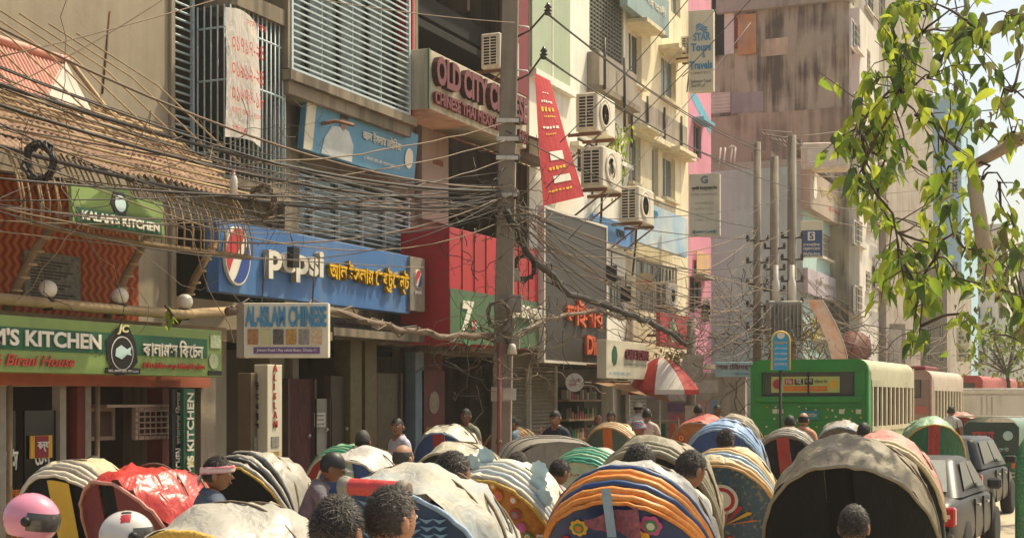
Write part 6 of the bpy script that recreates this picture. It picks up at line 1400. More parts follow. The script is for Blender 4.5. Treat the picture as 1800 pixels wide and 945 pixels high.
def finish_people():
    for p in SKEL:
        me = p['me']
        if not me.skin_vertices: me.attributes.new('skin_vertices', 'FLOAT_VECTOR', 'POINT')
        if me.skin_vertices:
            for i, n in enumerate(p['names']):
                r = p['rad'][n]*p['k']; flat = .72 if n in ('spi', 'che', 'pel') else 1
                me.skin_vertices[0].data[i].radius = (r, r*flat); me.skin_vertices[0].data[i].use_root = (n == 'pel')
    bpy.context.view_layer.update(); dg = bpy.context.evaluated_depsgraph_get()
    for p in SKEL: p['bm'] = bpy.data.meshes.new_from_object(p['o'].evaluated_get(dg))
    for p in SKEL:
        bpy.data.objects.remove(p['o']); src = p['bm']; J, k = p['J'], p['k']; mb = MB()
        vs = [v.co.copy() for v in src.vertices]; fs = [tuple(f.vertices) for f in src.polygons]
        segs = [(J[a], J[b], a, b) for a, b, _, _ in p['bones']]
        mi = []
        for f in fs:
            c = sum((vs[i] for i in f), Vector())/len(f); best = None
            for A, B, a, b in segs:
                d = B-A; t = max(0, min(1, (c-A).dot(d)/max(d.length_squared, 1e-9))); q = (c-A-d*t).length
                if best is None or q < best[0]: best = (q, a, b, t)
            _, a, b, t = best
            if a[:2] in ('hi', 'kn') or (a == 'pel' and b[:2] == 'hi') : m = 2
            elif a[:2] == 'an': m = 3
            elif a == 'neb' and b == 'nec': m = 0 if t > .25 else 1
            elif a[:2] == 'el': m = 1 if p['sleeve'] > 1+t else 0
            elif a[:2] == 'sh': m = 1 if t < p['sleeve'] or p['sleeve'] >= 1 else 0
            else: m = 1
            mi.append(m)
        b0 = len(mb.v); mb.v.extend([tuple(v) for v in vs])
        for f, m in zip(fs, mi): mb.f.append(list(f)); mb.mi.append(m); mb.sm.append(True)
        # head
        Rm = Matrix.Rotation(R(p['turn']), 4, 'Z') @ Matrix.Rotation(R(-p['nod']-p['lean']*.5), 4, 'X'); kk = k*1.02*p['big']
        T = lambda v: p['hc'] + (Rm @ (v*kk))
        nu, nv = 20, 14
        hv = [T(headp(sphere_dir(i, j, nu, nv))) for i in range(nv+1) for j in range(nu)]
        mb.add(hv, [(i*nu+j, (i+1)*nu+j, (i+1)*nu+(j+1) % nu, i*nu+(j+1) % nu) for i in range(nv) for j in range(nu)], 0, True)
        def blob(c, r, m): 
            q = MB().ball((0,0,0), r, 8, 6); mb.add([T(Vector(v)+Vector(c)) for v in q.v], q.f, m, True)
        for sx in (-1, 1):
            blob((sx*.079,-.008,-.012), (.012,.022,.032), 0); blob((sx*.03,.085,.008), (.016,.012,.01), 4); blob((sx*.03,.094,.008), (.007,.006,.008), 5); blob((sx*.031,.088,.032), (.022,.012,.006), 5)
        mb.add([T(Vector(v)) for v in ((-.008,.092,.015),(.008,.092,.015),(.018,.096,-.03),(-.018,.096,-.03),(0,.122,-.026))], [(0,4,1),(1,4,2),(2,4,3),(3,4,0)], 0, True)
        blob((0,.093,-.055), (.024,.011,.009), 6)
        # hands: palm and five fingers
        for sd, sx in (('L', -1), ('R', 1)):
            w = J['wr'+sd]; d = (w - J['el'+sd]).normalized(); side = d.cross(Vector((sx, 0, 0)));  side = side.normalized() if side.length > .1 else Vector((0, 1, 0)); nrm = d.cross(side).normalized()
            q = MB().ball((0,0,0), (.018,.04,.05), 8, 6); mb.add([w + d*(v[2]+.045)*k + side*v[1]*k + nrm*v[0]*k for v in q.v], q.f, 0, True)
            for f in range(4):
                a = w + d*.085*k + side*(-.03+.02*f)*k; ln = (.06, .072, .068, .052)[f]*k; bend = nrm*(-.35*sx)
                mb.tube([a, a+(d+bend*.4).normalized()*ln*.5, a+(d+bend*.6).normalized()*ln*.5+(d+bend*1.6).normalized()*ln*.5], [.0095*k, .009*k, .006*k], 6, 0)
            a = w + d*.03*k + side*.035*k; mb.tube([a, a+(d+side*.9).normalized()*.035*k, a+(d*1.2+side*.6).normalized()*.065*k], [.011*k, .01*k, .007*k], 6, 0)
        m_s = p['skin']; mb.build('body', [m_s, p['shirt'], m_trouser, m_blackp, m_eye, m_hair, m_lip], p['root'])
        rnd = p['rnd']; root = p['root']
        if p['collar']:
            nb = J['neb']; pts = []
            for i in range(13):
                a = 2*math.pi*i/12; pts.append((math.sin(a), math.cos(a)))
            fwd = Vector((0, math.sin(R(p['lean']))*.03, 0))
            vs = [nb + Vector((x*.078*k, y*.075*k, .012*k - .02*k*y)) for x, y in pts] + [nb + fwd + Vector((x*.066*k, y*.064*k+.006, (.058 - .03*y)*k)) for x, y in pts] + [nb + Vector((x*.095*k, y*.085*k, (.02-.03*y)*k)) for x, y in pts]
            MB().add(vs, [(i, i+1, 13+i+1, 13+i) for i in range(12)] + [(13+i, 13+i+1, 26+i+1, 26+i) for i in range(12)], 0, True).build('collar', p['shirt'], root)
        hm = {'black': m_hair, 'grey': m_hairg}.get(p['hair'], m_hair)
        if p['head'] in ('hair', 'bald', 'scarf', 'curly'):
            hb = MB(); idx = {}; nu, nv = 28, 20
            def ok(n): 
                if p['head'] == 'bald': return -.45 < n[2] < .5 and n[1] < .25
                return is_hair(n)
            wild = .03 if p['head'] == 'curly' else .008
            V2 = []
            for i in range(nv+1):
                for j in range(nu):
                    n = sphere_dir(i, j, nu, nv); q = 1.06 + wild*mnoise.noise(Vector(n)*6 + Vector((rnd.random()*0+px_seed(p), 0, 0)))*2
                    if n[2] > .2: q += .025*n[2]
                    V2.append(T(headp(n, q)))
            F2 = []
            for i in range(nv):
                for j in range(nu):
                    ids = [(i, j), (i+1, j), (i+1, (j+1) % nu), (i, (j+1) % nu)]
                    if all(ok(sphere_dir(a, b, nu, nv)) for a, b in ids): F2.append([a*nu+b for a, b in ids])
            hb.add(V2, F2, 0, True)
            if p['head'] != 'bald':
                for t in range(3600 if p['near'] else 400):
                    i = rnd.random(); a = rnd.uniform(0, 2*math.pi); z = 1-1.5*rnd.random(); r = math.sqrt(max(0, 1-z*z)); n = (r*math.sin(a), r*math.cos(a), z)
                    if not is_hair(n, .02): continue
                    b = headp(n, 1.05+.04*max(0, n[2])); nn = Vector(n)
                    comb = Vector((rnd.gauss(0, .5), rnd.gauss(.35, .5), rnd.gauss(-.1, .4))); comb = comb - nn*comb.dot(nn); d = (nn*rnd.uniform(.12, .38)*(2.2 if p['head'] == 'curly' else 1) + comb.normalized()).normalized()*rnd.uniform(.014, .034)
                    sd = nn.cross(comb); sd = sd.normalized()*.0022 if sd.length > 1e-4 else Vector((.004, 0, 0))
                    hb.add([T(b-sd), T(b+sd), T(b+d)], [(0, 1, 2)], 1 if rnd.random() < .42 else 0)
            hb.build('hair', [hm, M('hair_glint', '#4a3d33', .5, .3, 60)], root)  # lighter tufts paint highlights into the hair
        if p['head'] == 'scarf' and p['cover']:
            sc = MB()
            for q in range(4):
                sc.tube([T(headp((math.sin(a)*.98, math.cos(a)*.98, .16+.06*q+.1*math.cos(a)), 1.12+.02*math.sin(a*5+q))) for a in [2*math.pi*i/24 for i in range(25)]], .014*kk, 6)
            sc.build('headscarf', p['cover'], root)
            MB().ball(T(Vector((-.05,-.1,-.0))), (.03,.02,.022), 8, 6).tube([T(Vector((-.05,-.1,0))), T(Vector((-.08,-.13,-.04))), T(Vector((-.07,-.13,-.09)))], [.012, .018, .006], 6).build('scarf_knot', p['cover'], root)
        if p['head'] == 'turban' and p['cover']:
            sc = MB()
            for q in range(7):
                zz = .05+.14*q; rr = math.sqrt(max(.05, 1-min(zz, .97)**2))
                sc.tube([T(headp((math.sin(a)*rr, math.cos(a)*rr, zz+.1*math.sin(a+q)), 1.12)) for a in [2*math.pi*i/20 for i in range(21)]], .022*kk, 6, q % 2)
            sc.build('headscarf', [p['cover'], cloth('teal_wrap', '#5a9a94')], root)
        if p['head'] in ('cap', 'skullcap'):
            cm = p['cover'] or m_blackp; nu, nv = 24, 10; lim = .1
            hv = [T(headp((math.sin(math.pi/2*i/nv*1.0)*math.sin(2*math.pi*j/nu), math.sin(math.pi/2*i/nv)*math.cos(2*math.pi*j/nu), math.cos(math.pi/2*i/nv)*.98+.12), 1.12)) for i in range(nv+1) for j in range(nu)]
            c0 = MB().add(hv, [(i*nu+j, (i+1)*nu+j, (i+1)*nu+(j+1) % nu, i*nu+(j+1) % nu) for i in range(nv) for j in range(nu)], 0, True).build('cap', cm, root)
            if p['head'] == 'cap': MB().grid(lambda u, v: T(Vector((math.sin((u-.5)*2.0)*.085, .08+math.cos((u-.5)*2.0)*.03+.075*v*math.cos((u-.5)*2.2), .03-.02*v-.02*abs(u-.5)))), 8, 3).build('cap_brim', cm, root)
            hb = MB(); nu, nv = 24, 18
            V2 = [T(headp(sphere_dir(i, j, nu, nv), 1.05)) for i in range(nv+1) for j in range(nu)]
            hb.add(V2, [[i*nu+j, (i+1)*nu+j, (i+1)*nu+(j+1) % nu, i*nu+(j+1) % nu] for i in range(nv) for j in range(nu) if all(is_hair(sphere_dir(a, b, nu, nv)) for a, b in ((i, j), (i+1, j), (i, (j+1) % nu), (i+1, (j+1) % nu)))], 0, True).build('hair', hm, root)
        if p['head'] == 'helmet':
            cm, vm = p['cover']; nu, nv = 28, 18; S = 1.0
            def hp_(n, q): return T(Vector((n[0]*.132*q, n[1]*.158*q-.005, n[2]*.142*q+.02)))
            shell, visor = [], []
            V2 = [hp_(sphere_dir(i, j, nu, nv), 1.0) for i in range(nv+1) for j in range(nu)]
            for i in range(nv):
                for j in range(nu):
                    n = sphere_dir(i+.5, j+.5, nu, nv); f = [i*nu+j, (i+1)*nu+j, (i+1)*nu+(j+1) % nu, i*nu+(j+1) % nu]
                    if n[2] < -.62: continue
                    (visor if (n[1] > .3 and -.32 < n[2] < .42) else shell).append(f)
            MB().add(V2, shell, 0, True).build('helmet', cm, root)
            MB().add([hp_(sphere_dir(i, j, nu, nv), 1.015) for i in range(nv+1) for j in range(nu)], visor, 0, True).build('visor', vm, root)
            for sx in (-1, 1): MB().lathe([(.001,.02),(.022,.018),(.028,0)], T(Vector((sx*.13,.03,.02))), 12, 'x').build('visor_hinge', m_blackp, root)
            if cm is helm_r:
                for (a_, b_, mt) in ((-.9, -.55, M('helmet_red', '#a82a30', .25, coat=.5)), (-.5, -.3, m_blackp), (.3, .5, m_blackp), (.55, .9, M('helmet_red', '#a82a30', .25, coat=.5))):
                    MB().grid(lambda u, v: hp_(((a_+(b_-a_)*u)*.9, -math.cos(v*2.4-.6)*.8*math.sqrt(max(.02, 1-(.9*(a_+(b_-a_)*u))**2)), math.sin(v*2.4-.6)*math.sqrt(max(.02, 1-(.9*(a_+(b_-a_)*u))**2))), 1.012), 4, 12).build('helmet_stripe', mt, root)
            MB().grid(lambda u, v: T(Vector(((u-.5)*.03, -.02-.05*v, .165-.02*v))), 3, 3).build('helmet_vent', m_blackp, root)
def px_seed(p): return (p['root'].location.x*7.3) % 50
c_den, c_grey, c_white = cloth('denim', '#4a5563'), cloth('grey_mauve', '#7a6f74', col2='#56545a'), cloth('white', '#cfc9bd')
c_olive, c_navy, c_pinkw = cloth('olive', '#8c8a72'), cloth('navy', '#22273a'), cloth('rose_white', '#c9b3a6')
c_lav, c_peach, c_plum = cloth('lavender', '#b3aebd'), cloth('peach', '#c98f73'), cloth('plum_grey', '#a3949a', col2='#6b6168')
c_plaid = plaid_material('plaid', '#3f6f9c', '#b06a52', '#c9bba6'); c_check = plaid_material('fine_check', '#a2939a', '#8a7d86', '#b7abb0')
helm_p = M('pink_helmet', '#d98aa0', .2, .06, 3, coat=.6); helm_r = M('red_white_helmet', '#c9c4bd', .2, .05, 5, coat=.6); visor = M('smoked_visor', '#4b4642', .08, .2, 3, coat=.5)
person('motorcyclist in a pink helmet with a smoked visor at the bottom left corner', 50, 330, 884, c_white, -75, head='helmet', cover=(helm_p, visor), nod=8, near=True)
person('motorcyclist in a red, white and black helmet below the red tarpaulin', 218, 330, 914, c_plum, -50, head='helmet', cover=(helm_r, visor), near=True)
person('man in a denim-blue shirt with a pink checked headscarf tied round his head', 360, 245, 806, c_den, -35, lean=6, turn=-25, head='scarf', cover=plaid_material('scarf', '#c98a8f', '#b04a5a', '#d9c2bd'), near=True)
person('dark-haired head at the bottom behind the nearest silver hood', 425, 310, 892, c_grey, -10, lean=14, near=True)
person('man in a black cap and mauve-grey shirt bending forward by the menu pillar', 522, 205, 790, c_grey, -58, lean=24, head='cap', sleeve=1.4, arms='fwd', skin=1)
person('black-haired man seen from behind at the bottom centre, left of a greying man', 588, 470, 884, c_plum, 4, near=True, big=1.08)
person('greying short-haired man seen from behind at the bottom centre', 680, 455, 862, c_den, -18, hair='grey', near=True, skin=2)
person('man with a dark cap half hidden behind the lavender hood', 637, 150, 760, c_olive, 20, head='skullcap', cover=M('dark_cap', '#38332f', .7))
person('curly-haired pedestrian in a pale shirt looking left in front of the tiled column', 701, 130, 736, c_lav, 150, floor=.15, turn=35)
person('balding grey-haired man behind the blue patched hood', 706, 205, 783, c_white, -10, hair='grey', head='bald', skin=2)
person('black-haired passenger in a pink top behind the cream hood', 790, 315, 799, cloth('pink_top', '#b08a92'), -25, near=True)
person('pedestrian in an olive shirt facing the road between the red shop panel and lamp pole', 820, 106, 719, c_olive, 172, floor=.15, skin=1)
person('short-cropped grey-haired man in a blue and orange plaid shirt', 908, 205, 797, c_plaid, -14, hair='grey', skin=2, near=True)
person('man in a finely checked mauve shirt looking down ahead of the painted flower rickshaw', 957, 200, 806, c_check, -20, lean=16, nod=10, near=True)
person('pedestrian with his head turned by the shop shutter', 903, 106, 733, cloth('sky', '#8fa6b3'), 120, floor=.15, nod=12)
person('bearded pedestrian in a navy t-shirt looking down by the round grey sign', 978, 108, 722, c_navy, 168, floor=.15, nod=22, collar=False, arms='up')
person('left of two black-haired men side by side behind the orange-banded hood', 1122, 262, 788, c_den, 0, near=True, big=1.12)
person('man with close-cropped black hair in a white shirt behind the orange-banded hood', 1192, 258, 796, c_white, -28, lean=8, nod=14, near=True, big=1.05)
person('bald shopper head beside the bakery entrance', 1052, 88, 729, c_olive, 200, floor=.15, head='bald')
person('black-haired shopper in white beside the bakery entrance', 1075, 90, 724, c_white, 170, floor=.15)
person('man wrapped in a pink and teal headscarf in front of the umbrella stall', 1122, 108, 742, cloth('teal_shirt', '#5f8a86'), -20, head='turban', cover=cloth('pink_wrap', '#b5617e'))
person('man in a rose-white t-shirt walking away near the posters', 1137, 92, 719, c_pinkw, 10, floor=.15, collar=False)
person('old man in a white skullcap by the posters', 1122, 84, 706, c_white, 30, floor=.15, head='skullcap', cover=cloth('cap_white', '#d6d0c4'))
person('dark-haired man in white against the white wall right of the umbrella', 1227, 82, 712, c_white, 10, floor=.15)
person('smiling man facing the camera left of the green bus', 1262, 82, 712, c_olive, 170, floor=.15)
person('curly-haired man in a lavender shirt between the painted and blue hoods', 1274, 160, 757, c_lav, -8, head='curly', near=True)
van = thing('cart', 'low flat cycle cart carrying two men behind the green bus', 'cart', spot(1402, 112), 0)
boxpart('platform', M('cart_planks', '#6b5139', .8, .25, 5), van, -.6, .6, -.4, .9, .98, 1.04); boxpart('cart_bed', m_frame, van, -.55, .55, -.3, .8, .7, .978)
for sx in (-1, 1): wheel(van, sx*.62, .2)
wheel(van, 0, 1.5); MB().tube([(0,.8,.8),(0,1.5,.35)], .02, 6).build('drawbar', m_frame, van)
person('dark-haired man on the cart, left of the man in peach', 1388, 114, 731, cloth('pale_blue', '#9fb0b3'), 5, floor=.0, pose='sit')
person('balding man in a peach shirt on the cart behind the green bus', 1412, 112, 726, c_peach, -12, floor=.0, pose='sit', head='bald', skin=2)
person('dark-haired man in front of the green bus side, above the rose hood', 1518, 128, 744, c_white, 0)
person('black-haired man in white standing before the big black curtains at the bottom right', 1500, 330, 893, c_white, 0, near=True)
person('dark spiky-haired head in the restaurant doorway above the cream hood', 168, 190, 803, c_navy, 170, floor=.0)
person('tiny dark-haired head above the far red hood', 1672, 72, 714, c_white, 0, floor=.1)
finish_people()
# ================================================================== the tree at the right
m_bark = M('pale_bark', '#a08a72', .85, .15, 6, spots=.25, dirt='#6b5a48', bump=.3); m_twig = M('dark_twig', '#4a382a', .8, .2, 10)
m_leaf = [M('leaf_%d' % k, c, .42, .2, 9, col2=c2, trans=.6) for k, (c, c2) in enumerate((('#b9bf4a', '#93a536'), ('#98aa3e', '#6a8a34'), ('#62793a', '#475f2c'), ('#7d7848', '#5a5c3c')))]  # brightest green carries sunlight in its colour, the others run darker
TD = 10.0
tb = at(1960, 700, TD); tb.z = 0
tree = thing('street_tree', 'leafy tree with big drooping yellow-green leaves reaching in from the right', 'tree', tb)
def tp(px, py, d): return at(px, py, d) - tb
MB().tube([Vector((0,0,0)), Vector((.02,.02,1.6)), tp(1930, 420, 10), tp(1900, 300, 10)], [.2, .16, .12, .09], 12).build('trunk', m_bark, tree)
limb = [tp(1900, 300, 10), tp(1840, 225, 10), tp(1790, 245, 10), tp(1740, 275, 10), tp(1708, 292, 10)]
MB().tube(limb, [.09, .065, .05, .04, .034], 10).build('limb', m_bark, tree)
MB().tube([tp(1708, 288, 10), tp(1718, 360, 9.95), tp(1728, 420, 9.95), tp(1742, 482, 9.9)], [.036, .05, .054, .05], 12).build('pale_bough', M('bleached_bough', '#b7a48f', .8, .1, 5, spots=.2, dirt='#7d6a55', bump=.2), tree)
rnd = random.Random(12)
clusters = [(1560,95,48,30),(1520,205,42,26),(1495,262,28,18),(1505,320,26,16),(1545,340,34,20),(1600,295,40,16),(1585,150,40,20),(1620,55,50,26),(1645,130,44,18),(1690,60,48,22),(1745,60,50,24),(1790,30,40,18),
    (1700,150,40,14),(1760,150,46,18),(1790,110,34,12),(1620,215,46,14),(1660,260,40,12),(1790,210,34,10),(1760,260,30,8),(1690,225,36,8),(1580,225,36,14),(1540,270,30,12),(1600,440,48,26),(1590,500,40,22),(1640,400,40,16),(1650,470,36,14),(1680,400,34,12),
    (1610,560,34,14),(1615,600,14,5),(1690,500,26,10),(1720,330,30,8),(1770,330,34,12),(1785,400,36,14),(1770,470,36,16),(1790,520,34,14),(1700,560,22,7),(1650,340,34,10),(1620,20,40,14),(1700,10,40,14),(1570,20,24,8),(1750,210,34,8),(1530,150,20,8)]
# main branches from the limb to the clusters, then twigs
roots = [tp(1790,245,10), tp(1740,275,10), tp(1708,292,10), tp(1840,225,10), tp(1880,270,10)]
leaves = []
def leafmesh(L, Wd, droop, fold, mat):
    mb = MB(); n = 6; vs = []
    for i in range(n+1):
        t = i/n; w = Wd*math.sin(math.pi*min(1, t*1.02)**.8)*(1-.25*t); y = L*t; z = -droop*L*t*t
        if i == n: w = .0006
        vs += [(-w, y, z+fold*w), (0, y, z), (w, y, z+fold*w)]
    fs = []
    for i in range(n):
        a = i*3; fs += [(a, a+1, a+4, a+3), (a+1, a+2, a+5, a+4)]
    mb.add(vs, fs, 0, True); return mb.mesh('leaf', mat)
LM = [leafmesh(L, w, d, f, m) for m in m_leaf for (L, w, d, f) in ((.12,.030,.25,.5), (.135,.034,.55,.25), (.10,.028,.1,.7))]
for (px, py, r, n) in clusters:
    n = int(n*(.8 if px > 1660 else 1.25)) or 3; r *= 1.1
    d = 10 + rnd.uniform(-.7, .7); c = tp(px, py, d)
    src = min(roots, key=lambda q: (q-c).length + rnd.uniform(0, .25))
    mid = src.lerp(c, .5) + Vector((rnd.gauss(0,.06), rnd.gauss(0,.1), rnd.gauss(.05,.06)))
    MB().tube([src, src.lerp(mid, .5)+Vector((0,0,rnd.gauss(0,.02))), mid, mid.lerp(c, .5)+Vector((0,0,rnd.gauss(.02,.02))), c], [.012,.010,.008,.006,.004], 5).build('branch', m_twig, tree)
    for k in range(max(3, n//3)):
        a = mid.lerp(c, rnd.uniform(.35, 1)); q = tp(px+rnd.gauss(0, r*.8), py+rnd.gauss(0, r*.8), d+rnd.uniform(-.35, .35))
        pts = [a, a.lerp(q, .5)+Vector((rnd.gauss(0,.02), rnd.gauss(0,.03), rnd.gauss(.03,.02))), q]
        MB().tube(pts, [.005, .004, .0025], 4).build('twig', m_twig, tree)
        for j in range(max(2, int(round(n/max(3, n//3))))+1):
            p = pts[1].lerp(q, rnd.uniform(.0, 1)) + Vector((rnd.gauss(0,.03), rnd.gauss(0,.03), rnd.gauss(0,.03)))
            leaves.append((p, (px, py)))
    roots.append(c.lerp(mid, .4))
rnd.shuffle(leaves)
stuff = MB()
for i, (p, (px, py)) in enumerate(leaves):
    shade = rnd.random() + (.25 if px > 1690 else 0)
    mi = 0 if shade < .38 else 1 if shade < .7 else 2 if shade < 1.0 else 3
    me = LM[mi*3 + rnd.randrange(3)]
    rot = (R(rnd.gauss(-58, 22)), R(rnd.gauss(0, 25)), rnd.uniform(0, 2*math.pi)); sc = rnd.uniform(.8, 1.4)
    if i < 300: share('leaf', me, tree, p, rot, (sc, sc, sc))
    else:
        from mathutils import Euler
        Mx = Matrix.Translation(p) @ Euler(rot).to_matrix().to_4x4() @ Matrix.Scale(sc, 4)
        stuff.add([Mx @ v.co for v in me.vertices], [tuple(f.vertices) for f in me.polygons], mi, True)
tag(stuff.build('foliage', m_leaf, tree), kind='stuff')
# darker small tree behind
def small_tree(label, px, s, top_py, spread, n, seed, mats, lsz=.8, trunk_py=700):
    g = spot(px, s); t = thing('roadside_tree', label, 'tree', g); rn = random.Random(seed); zt = CAMZ-(top_py-700)/s
    MB().tube([(0,0,0),(.1,.05,zt*.4),(-.05,0,zt*.62)], [.12,.09,.06], 9).build('trunk', m_twig, t)
    lv = []; 
    for k in range(22):
        c = Vector((rn.gauss(0, spread*.6), rn.gauss(0, spread*.6), zt*.62+rn.uniform(0, zt*.36))); MB().tube([(-.05,0,zt*.6), c*.6+Vector((0,0,zt*.25)), c], [.03,.02,.006], 5).build('branch', m_twig, t)
        for j in range(n//22): lv.append(c + Vector((rn.gauss(0,.35), rn.gauss(0,.35), rn.gauss(0,.3))))
    from mathutils import Euler
    st = MB()
    for p in lv:
        me = rn.choice(LM); sc = rn.uniform(.9, 1.5)*lsz; Mx = Matrix.Translation(p) @ Euler((R(rn.gauss(-50, 30)), R(rn.gauss(0, 30)), rn.uniform(0, 6.28))).to_matrix().to_4x4() @ Matrix.Scale(sc, 4)
        st.add([Mx @ v.co for v in me.vertices], [tuple(f.vertices) for f in me.polygons], rn.randrange(1, 4), True)
    tag(st.build('crown', mats, t), kind='stuff')
small_tree('dull green roadside tree behind the pale bough at the right edge', 1815, 100, 395, .95, 700, 5, m_leaf, 1.3)
small_tree('far hazy roadside tree above the white truck', 1772, 46, 560, 1.2, 420, 6, m_leaf, 1.5)
# ================================================================== shopfronts, stalls and small things
for a in ((845, 122, 62, -10.9, 'air conditioner on top of the old restaurant sign on the open floor'), (1012, 232, 68, -10.9, 'upper air conditioner on the white building beside the red banner'), (1020, 330, 72, -10.8, 'second air conditioner on the white building above the smoky board'),
          (1088, 390, 62, -10.8, 'air conditioner between the blue boards'), (1196, 100, 36, -11.1, 'small air conditioner high on the cream building by the travel sign'), (1150, 540, 44, -11.0, 'air conditioner with a dark fan low on the cream building')):
    aircon(a[0], a[1], a[2], a[3], a[4])
# roller shutters and doors on the ground floor
m_sh = M('shutter_steel', '#8f8877', .55, .12, 3, streak=.4, dirt='#6b604e')
def shutter(label, X, px0, px1, ptop, pbot, n):
    Y0, Y1 = fx(px0, X), fx(px1, X); z0 = max(.16, fz(px0, pbot, X)); z1 = fz(px0, ptop, X); W = Y1-Y0
    t = thing('roller_shutter', label, 'shutter', (X, Y0, z0), FACE); hh = (z1-z0)/n
    me = MB().prism([(0,0),(W,0),(W,hh*.98),(0,hh*.98)], .02, .05).add([(0,.02,0),(W,.02,0),(W,-.012,hh*.5),(0,-.012,hh*.5),(W,.02,hh*.98),(0,.02,hh*.98)], [(0,1,2,3),(3,2,4,5)], 0).mesh('slat', m_sh)
    for k in range(n): share('slat', me, t, (0, 0, k*hh))
    for x in (-.06, W): boxpart('guide_rail', m_steel, t, x, x+.06, -.04, .06, 0, z1-z0)
    boxpart('shutter_box', m_sh, t, -.06, W+.06, -.1, .2, z1-z0, z1-z0+.25)
shutter('pale steel roller shutter right of the lamp pole', -11.2, 931, 975, 640, 800, 24)
shutter('darker roller shutter immediately beside the lamp pole', -11.25, 893, 928, 645, 800, 24)
shutter('dim roller shutter behind the umbrella stall', -11.2, 1105, 1140, 660, 780, 20)
shutter('dim roller shutter under the cream building', -11.2, 1150, 1200, 650, 770, 18)
def panel(name, label, cat, X, px0, px1, pt, pb, mat, dep=.04):
    Y0, Y1 = fx(px0, X), fx(px1, X); z0 = max(.16, fz(px0, pb, X)); z1 = fz(px0, pt, X)
    t = thing(name, label, cat, (X, Y0, z0), FACE); boxpart('panel', mat, t, 0, Y1-Y0, 0, dep, 0, z1-z0); return t, Y1-Y0, z1-z0
for k, (a, b, p0, p1, mt, lab) in enumerate(((505, 548, 665, 850, M('dark_red_curtain', '#4b1d1a', .85, .3, 4, fold=.6), 'dark red curtain in the doorway right of the menu pillar'), (552, 575, 700, 800, M('shop_poster_grey', '#8d8779', .7, .1), 'grey door leaf with a white paper notice'), (580, 612, 660, 830, M('dark_wood_door', '#3f3527', .6, .3, 5), 'dark wooden shop door'), (660, 700, 655, 830, M('tiled_jamb', '#4f452c', .5, .25, 9), 'mustard tiled jamb behind the curly-haired pedestrian'))):
    t, W, H = panel('door', lab, 'door', -11.3, a, b, p0, p1, mt)
    boxpart('door_frame', m_brown, t, -.06, -.003, -.05, .06, 0, H); boxpart('door_frame', m_brown, t, W+.003, W+.06, -.05, .06, 0, H)
    MB().ball((W*.8, -.04, H*.45), .03, 8, 6).build('door_knob', m_chrome, t)
t, W, H = panel('paper_notice', 'small white paper notice on the shop door', 'notice', -11.25, 553, 572, 725, 750, M('white_paper', '#c9c2b4', .8), .006)
for k in range(3): txt(t, ('দোকান', 'ভাড়া', 'হবে')[k], W*.15, H*(.7-.3*k), W*.7, H*.16, m_ink, y=-.008, ext=.002)
t, W, H = panel('fruit_panel', 'dark red shop panel with a round dish picture behind the olive-shirted man', 'sign', -11.3, 742, 782, 650, 800, M('dark_red_panel', '#5d2420')); disc_part(t, 'dish_picture', M('dish_dark', '#8f7f6a', .5, .4, 14), W*.5, H*.62, .2, -.012, .006, 20); boxpart('yellow_label', M('mustard_label', '#8f7430', .6), t, W*.15, W*.85, -.01, -.002, H*.2, H*.33)
txt(t, 'মোগলাই', W*.2, H*.22, W*.6, H*.08, m_maroon, y=-.014, ext=.002)
t, W, H = panel('shop_lintel', 'dark shop lintel with faint blue lettering under the cola board', 'sign', -10.9, 580, 740, 556, 592, M('dark_lintel', '#2b2a2c', .6, .2)); txt(t, 'আল ইসলাম রেষ্টুরেন্ট এন্ড কাবাব', W*.05, H*.55, W*.6, H*.3, m_brown, y=-.012); txt(t, 'জনসন রোড, ঢাকা', W*.1, H*.2, W*.4, H*.16, m_bll, y=-.012, ext=.002)
cab = thing('display_cabinet', 'dim glass display cabinet in the shop right of the round grey sign', 'cabinet', (-10.9, fx(1000, -10.9), .16), FACE)
for k in range(5): boxpart('shelf', m_woodd, cab, 0, 2.0, 0, .4, .3+.42*k, .34+.42*k)
boxpart('back', m_dark, cab, 0, 2.0, .4, .45, 0, 2.3); rr = random.Random(3)
for k in range(5):
    for j in range(12): boxpart('packet', (m_maroon, m_brown, m_edge, m_gd, m_woodd, m_darksteel)[rr.randrange(6)], cab, .08+.155*j, .2+.155*j, .08, .2, .342+.42*k, .342+.42*k+rr.uniform(.1, .28))
# posters on the pavement wall behind the umbrella
wl2 = thing('poster_wall', 'whitewashed pavement wall with red and blue bills right of the umbrella', 'wall', (gx(1180, 36), 36, 0), 0)
boxpart('wall', M('bill_wall', '#c2b6a4', .9, .12, 1.5, streak=.4), wl2, 0, gx(1310, 36)-gx(1180, 36), 0, .2, 0, gz(1200, 655, 36))
for k, (a, b, p0, p1, c) in enumerate(((1196, 1212, 690, 730, '#c98a84'), (1214, 1246, 702, 732, '#cf9f98'), (1248, 1262, 702, 728, '#8fa3c0'), (1214, 1262, 668, 690, '#cfc7ba'))):
    b_ = boxpart('bill', M('bill_%d' % k, c, .8, .2, 6, spots=.3, dirt='#a44038'), wl2, gx(a, 36)-wl2.location.x, gx(b, 36)-wl2.location.x, -.012, -.002, gz(a, p1, 36), gz(a, p0, 36))
pb = thing('poster_board', 'board of portrait posters under the umbrella', 'poster', at(1136, 745, 33.5), R(12))
boxpart('board', M('poster_base', '#8a8078', .8, .15), pb, 0, 1.0, 0, .03, 0, 1.15)
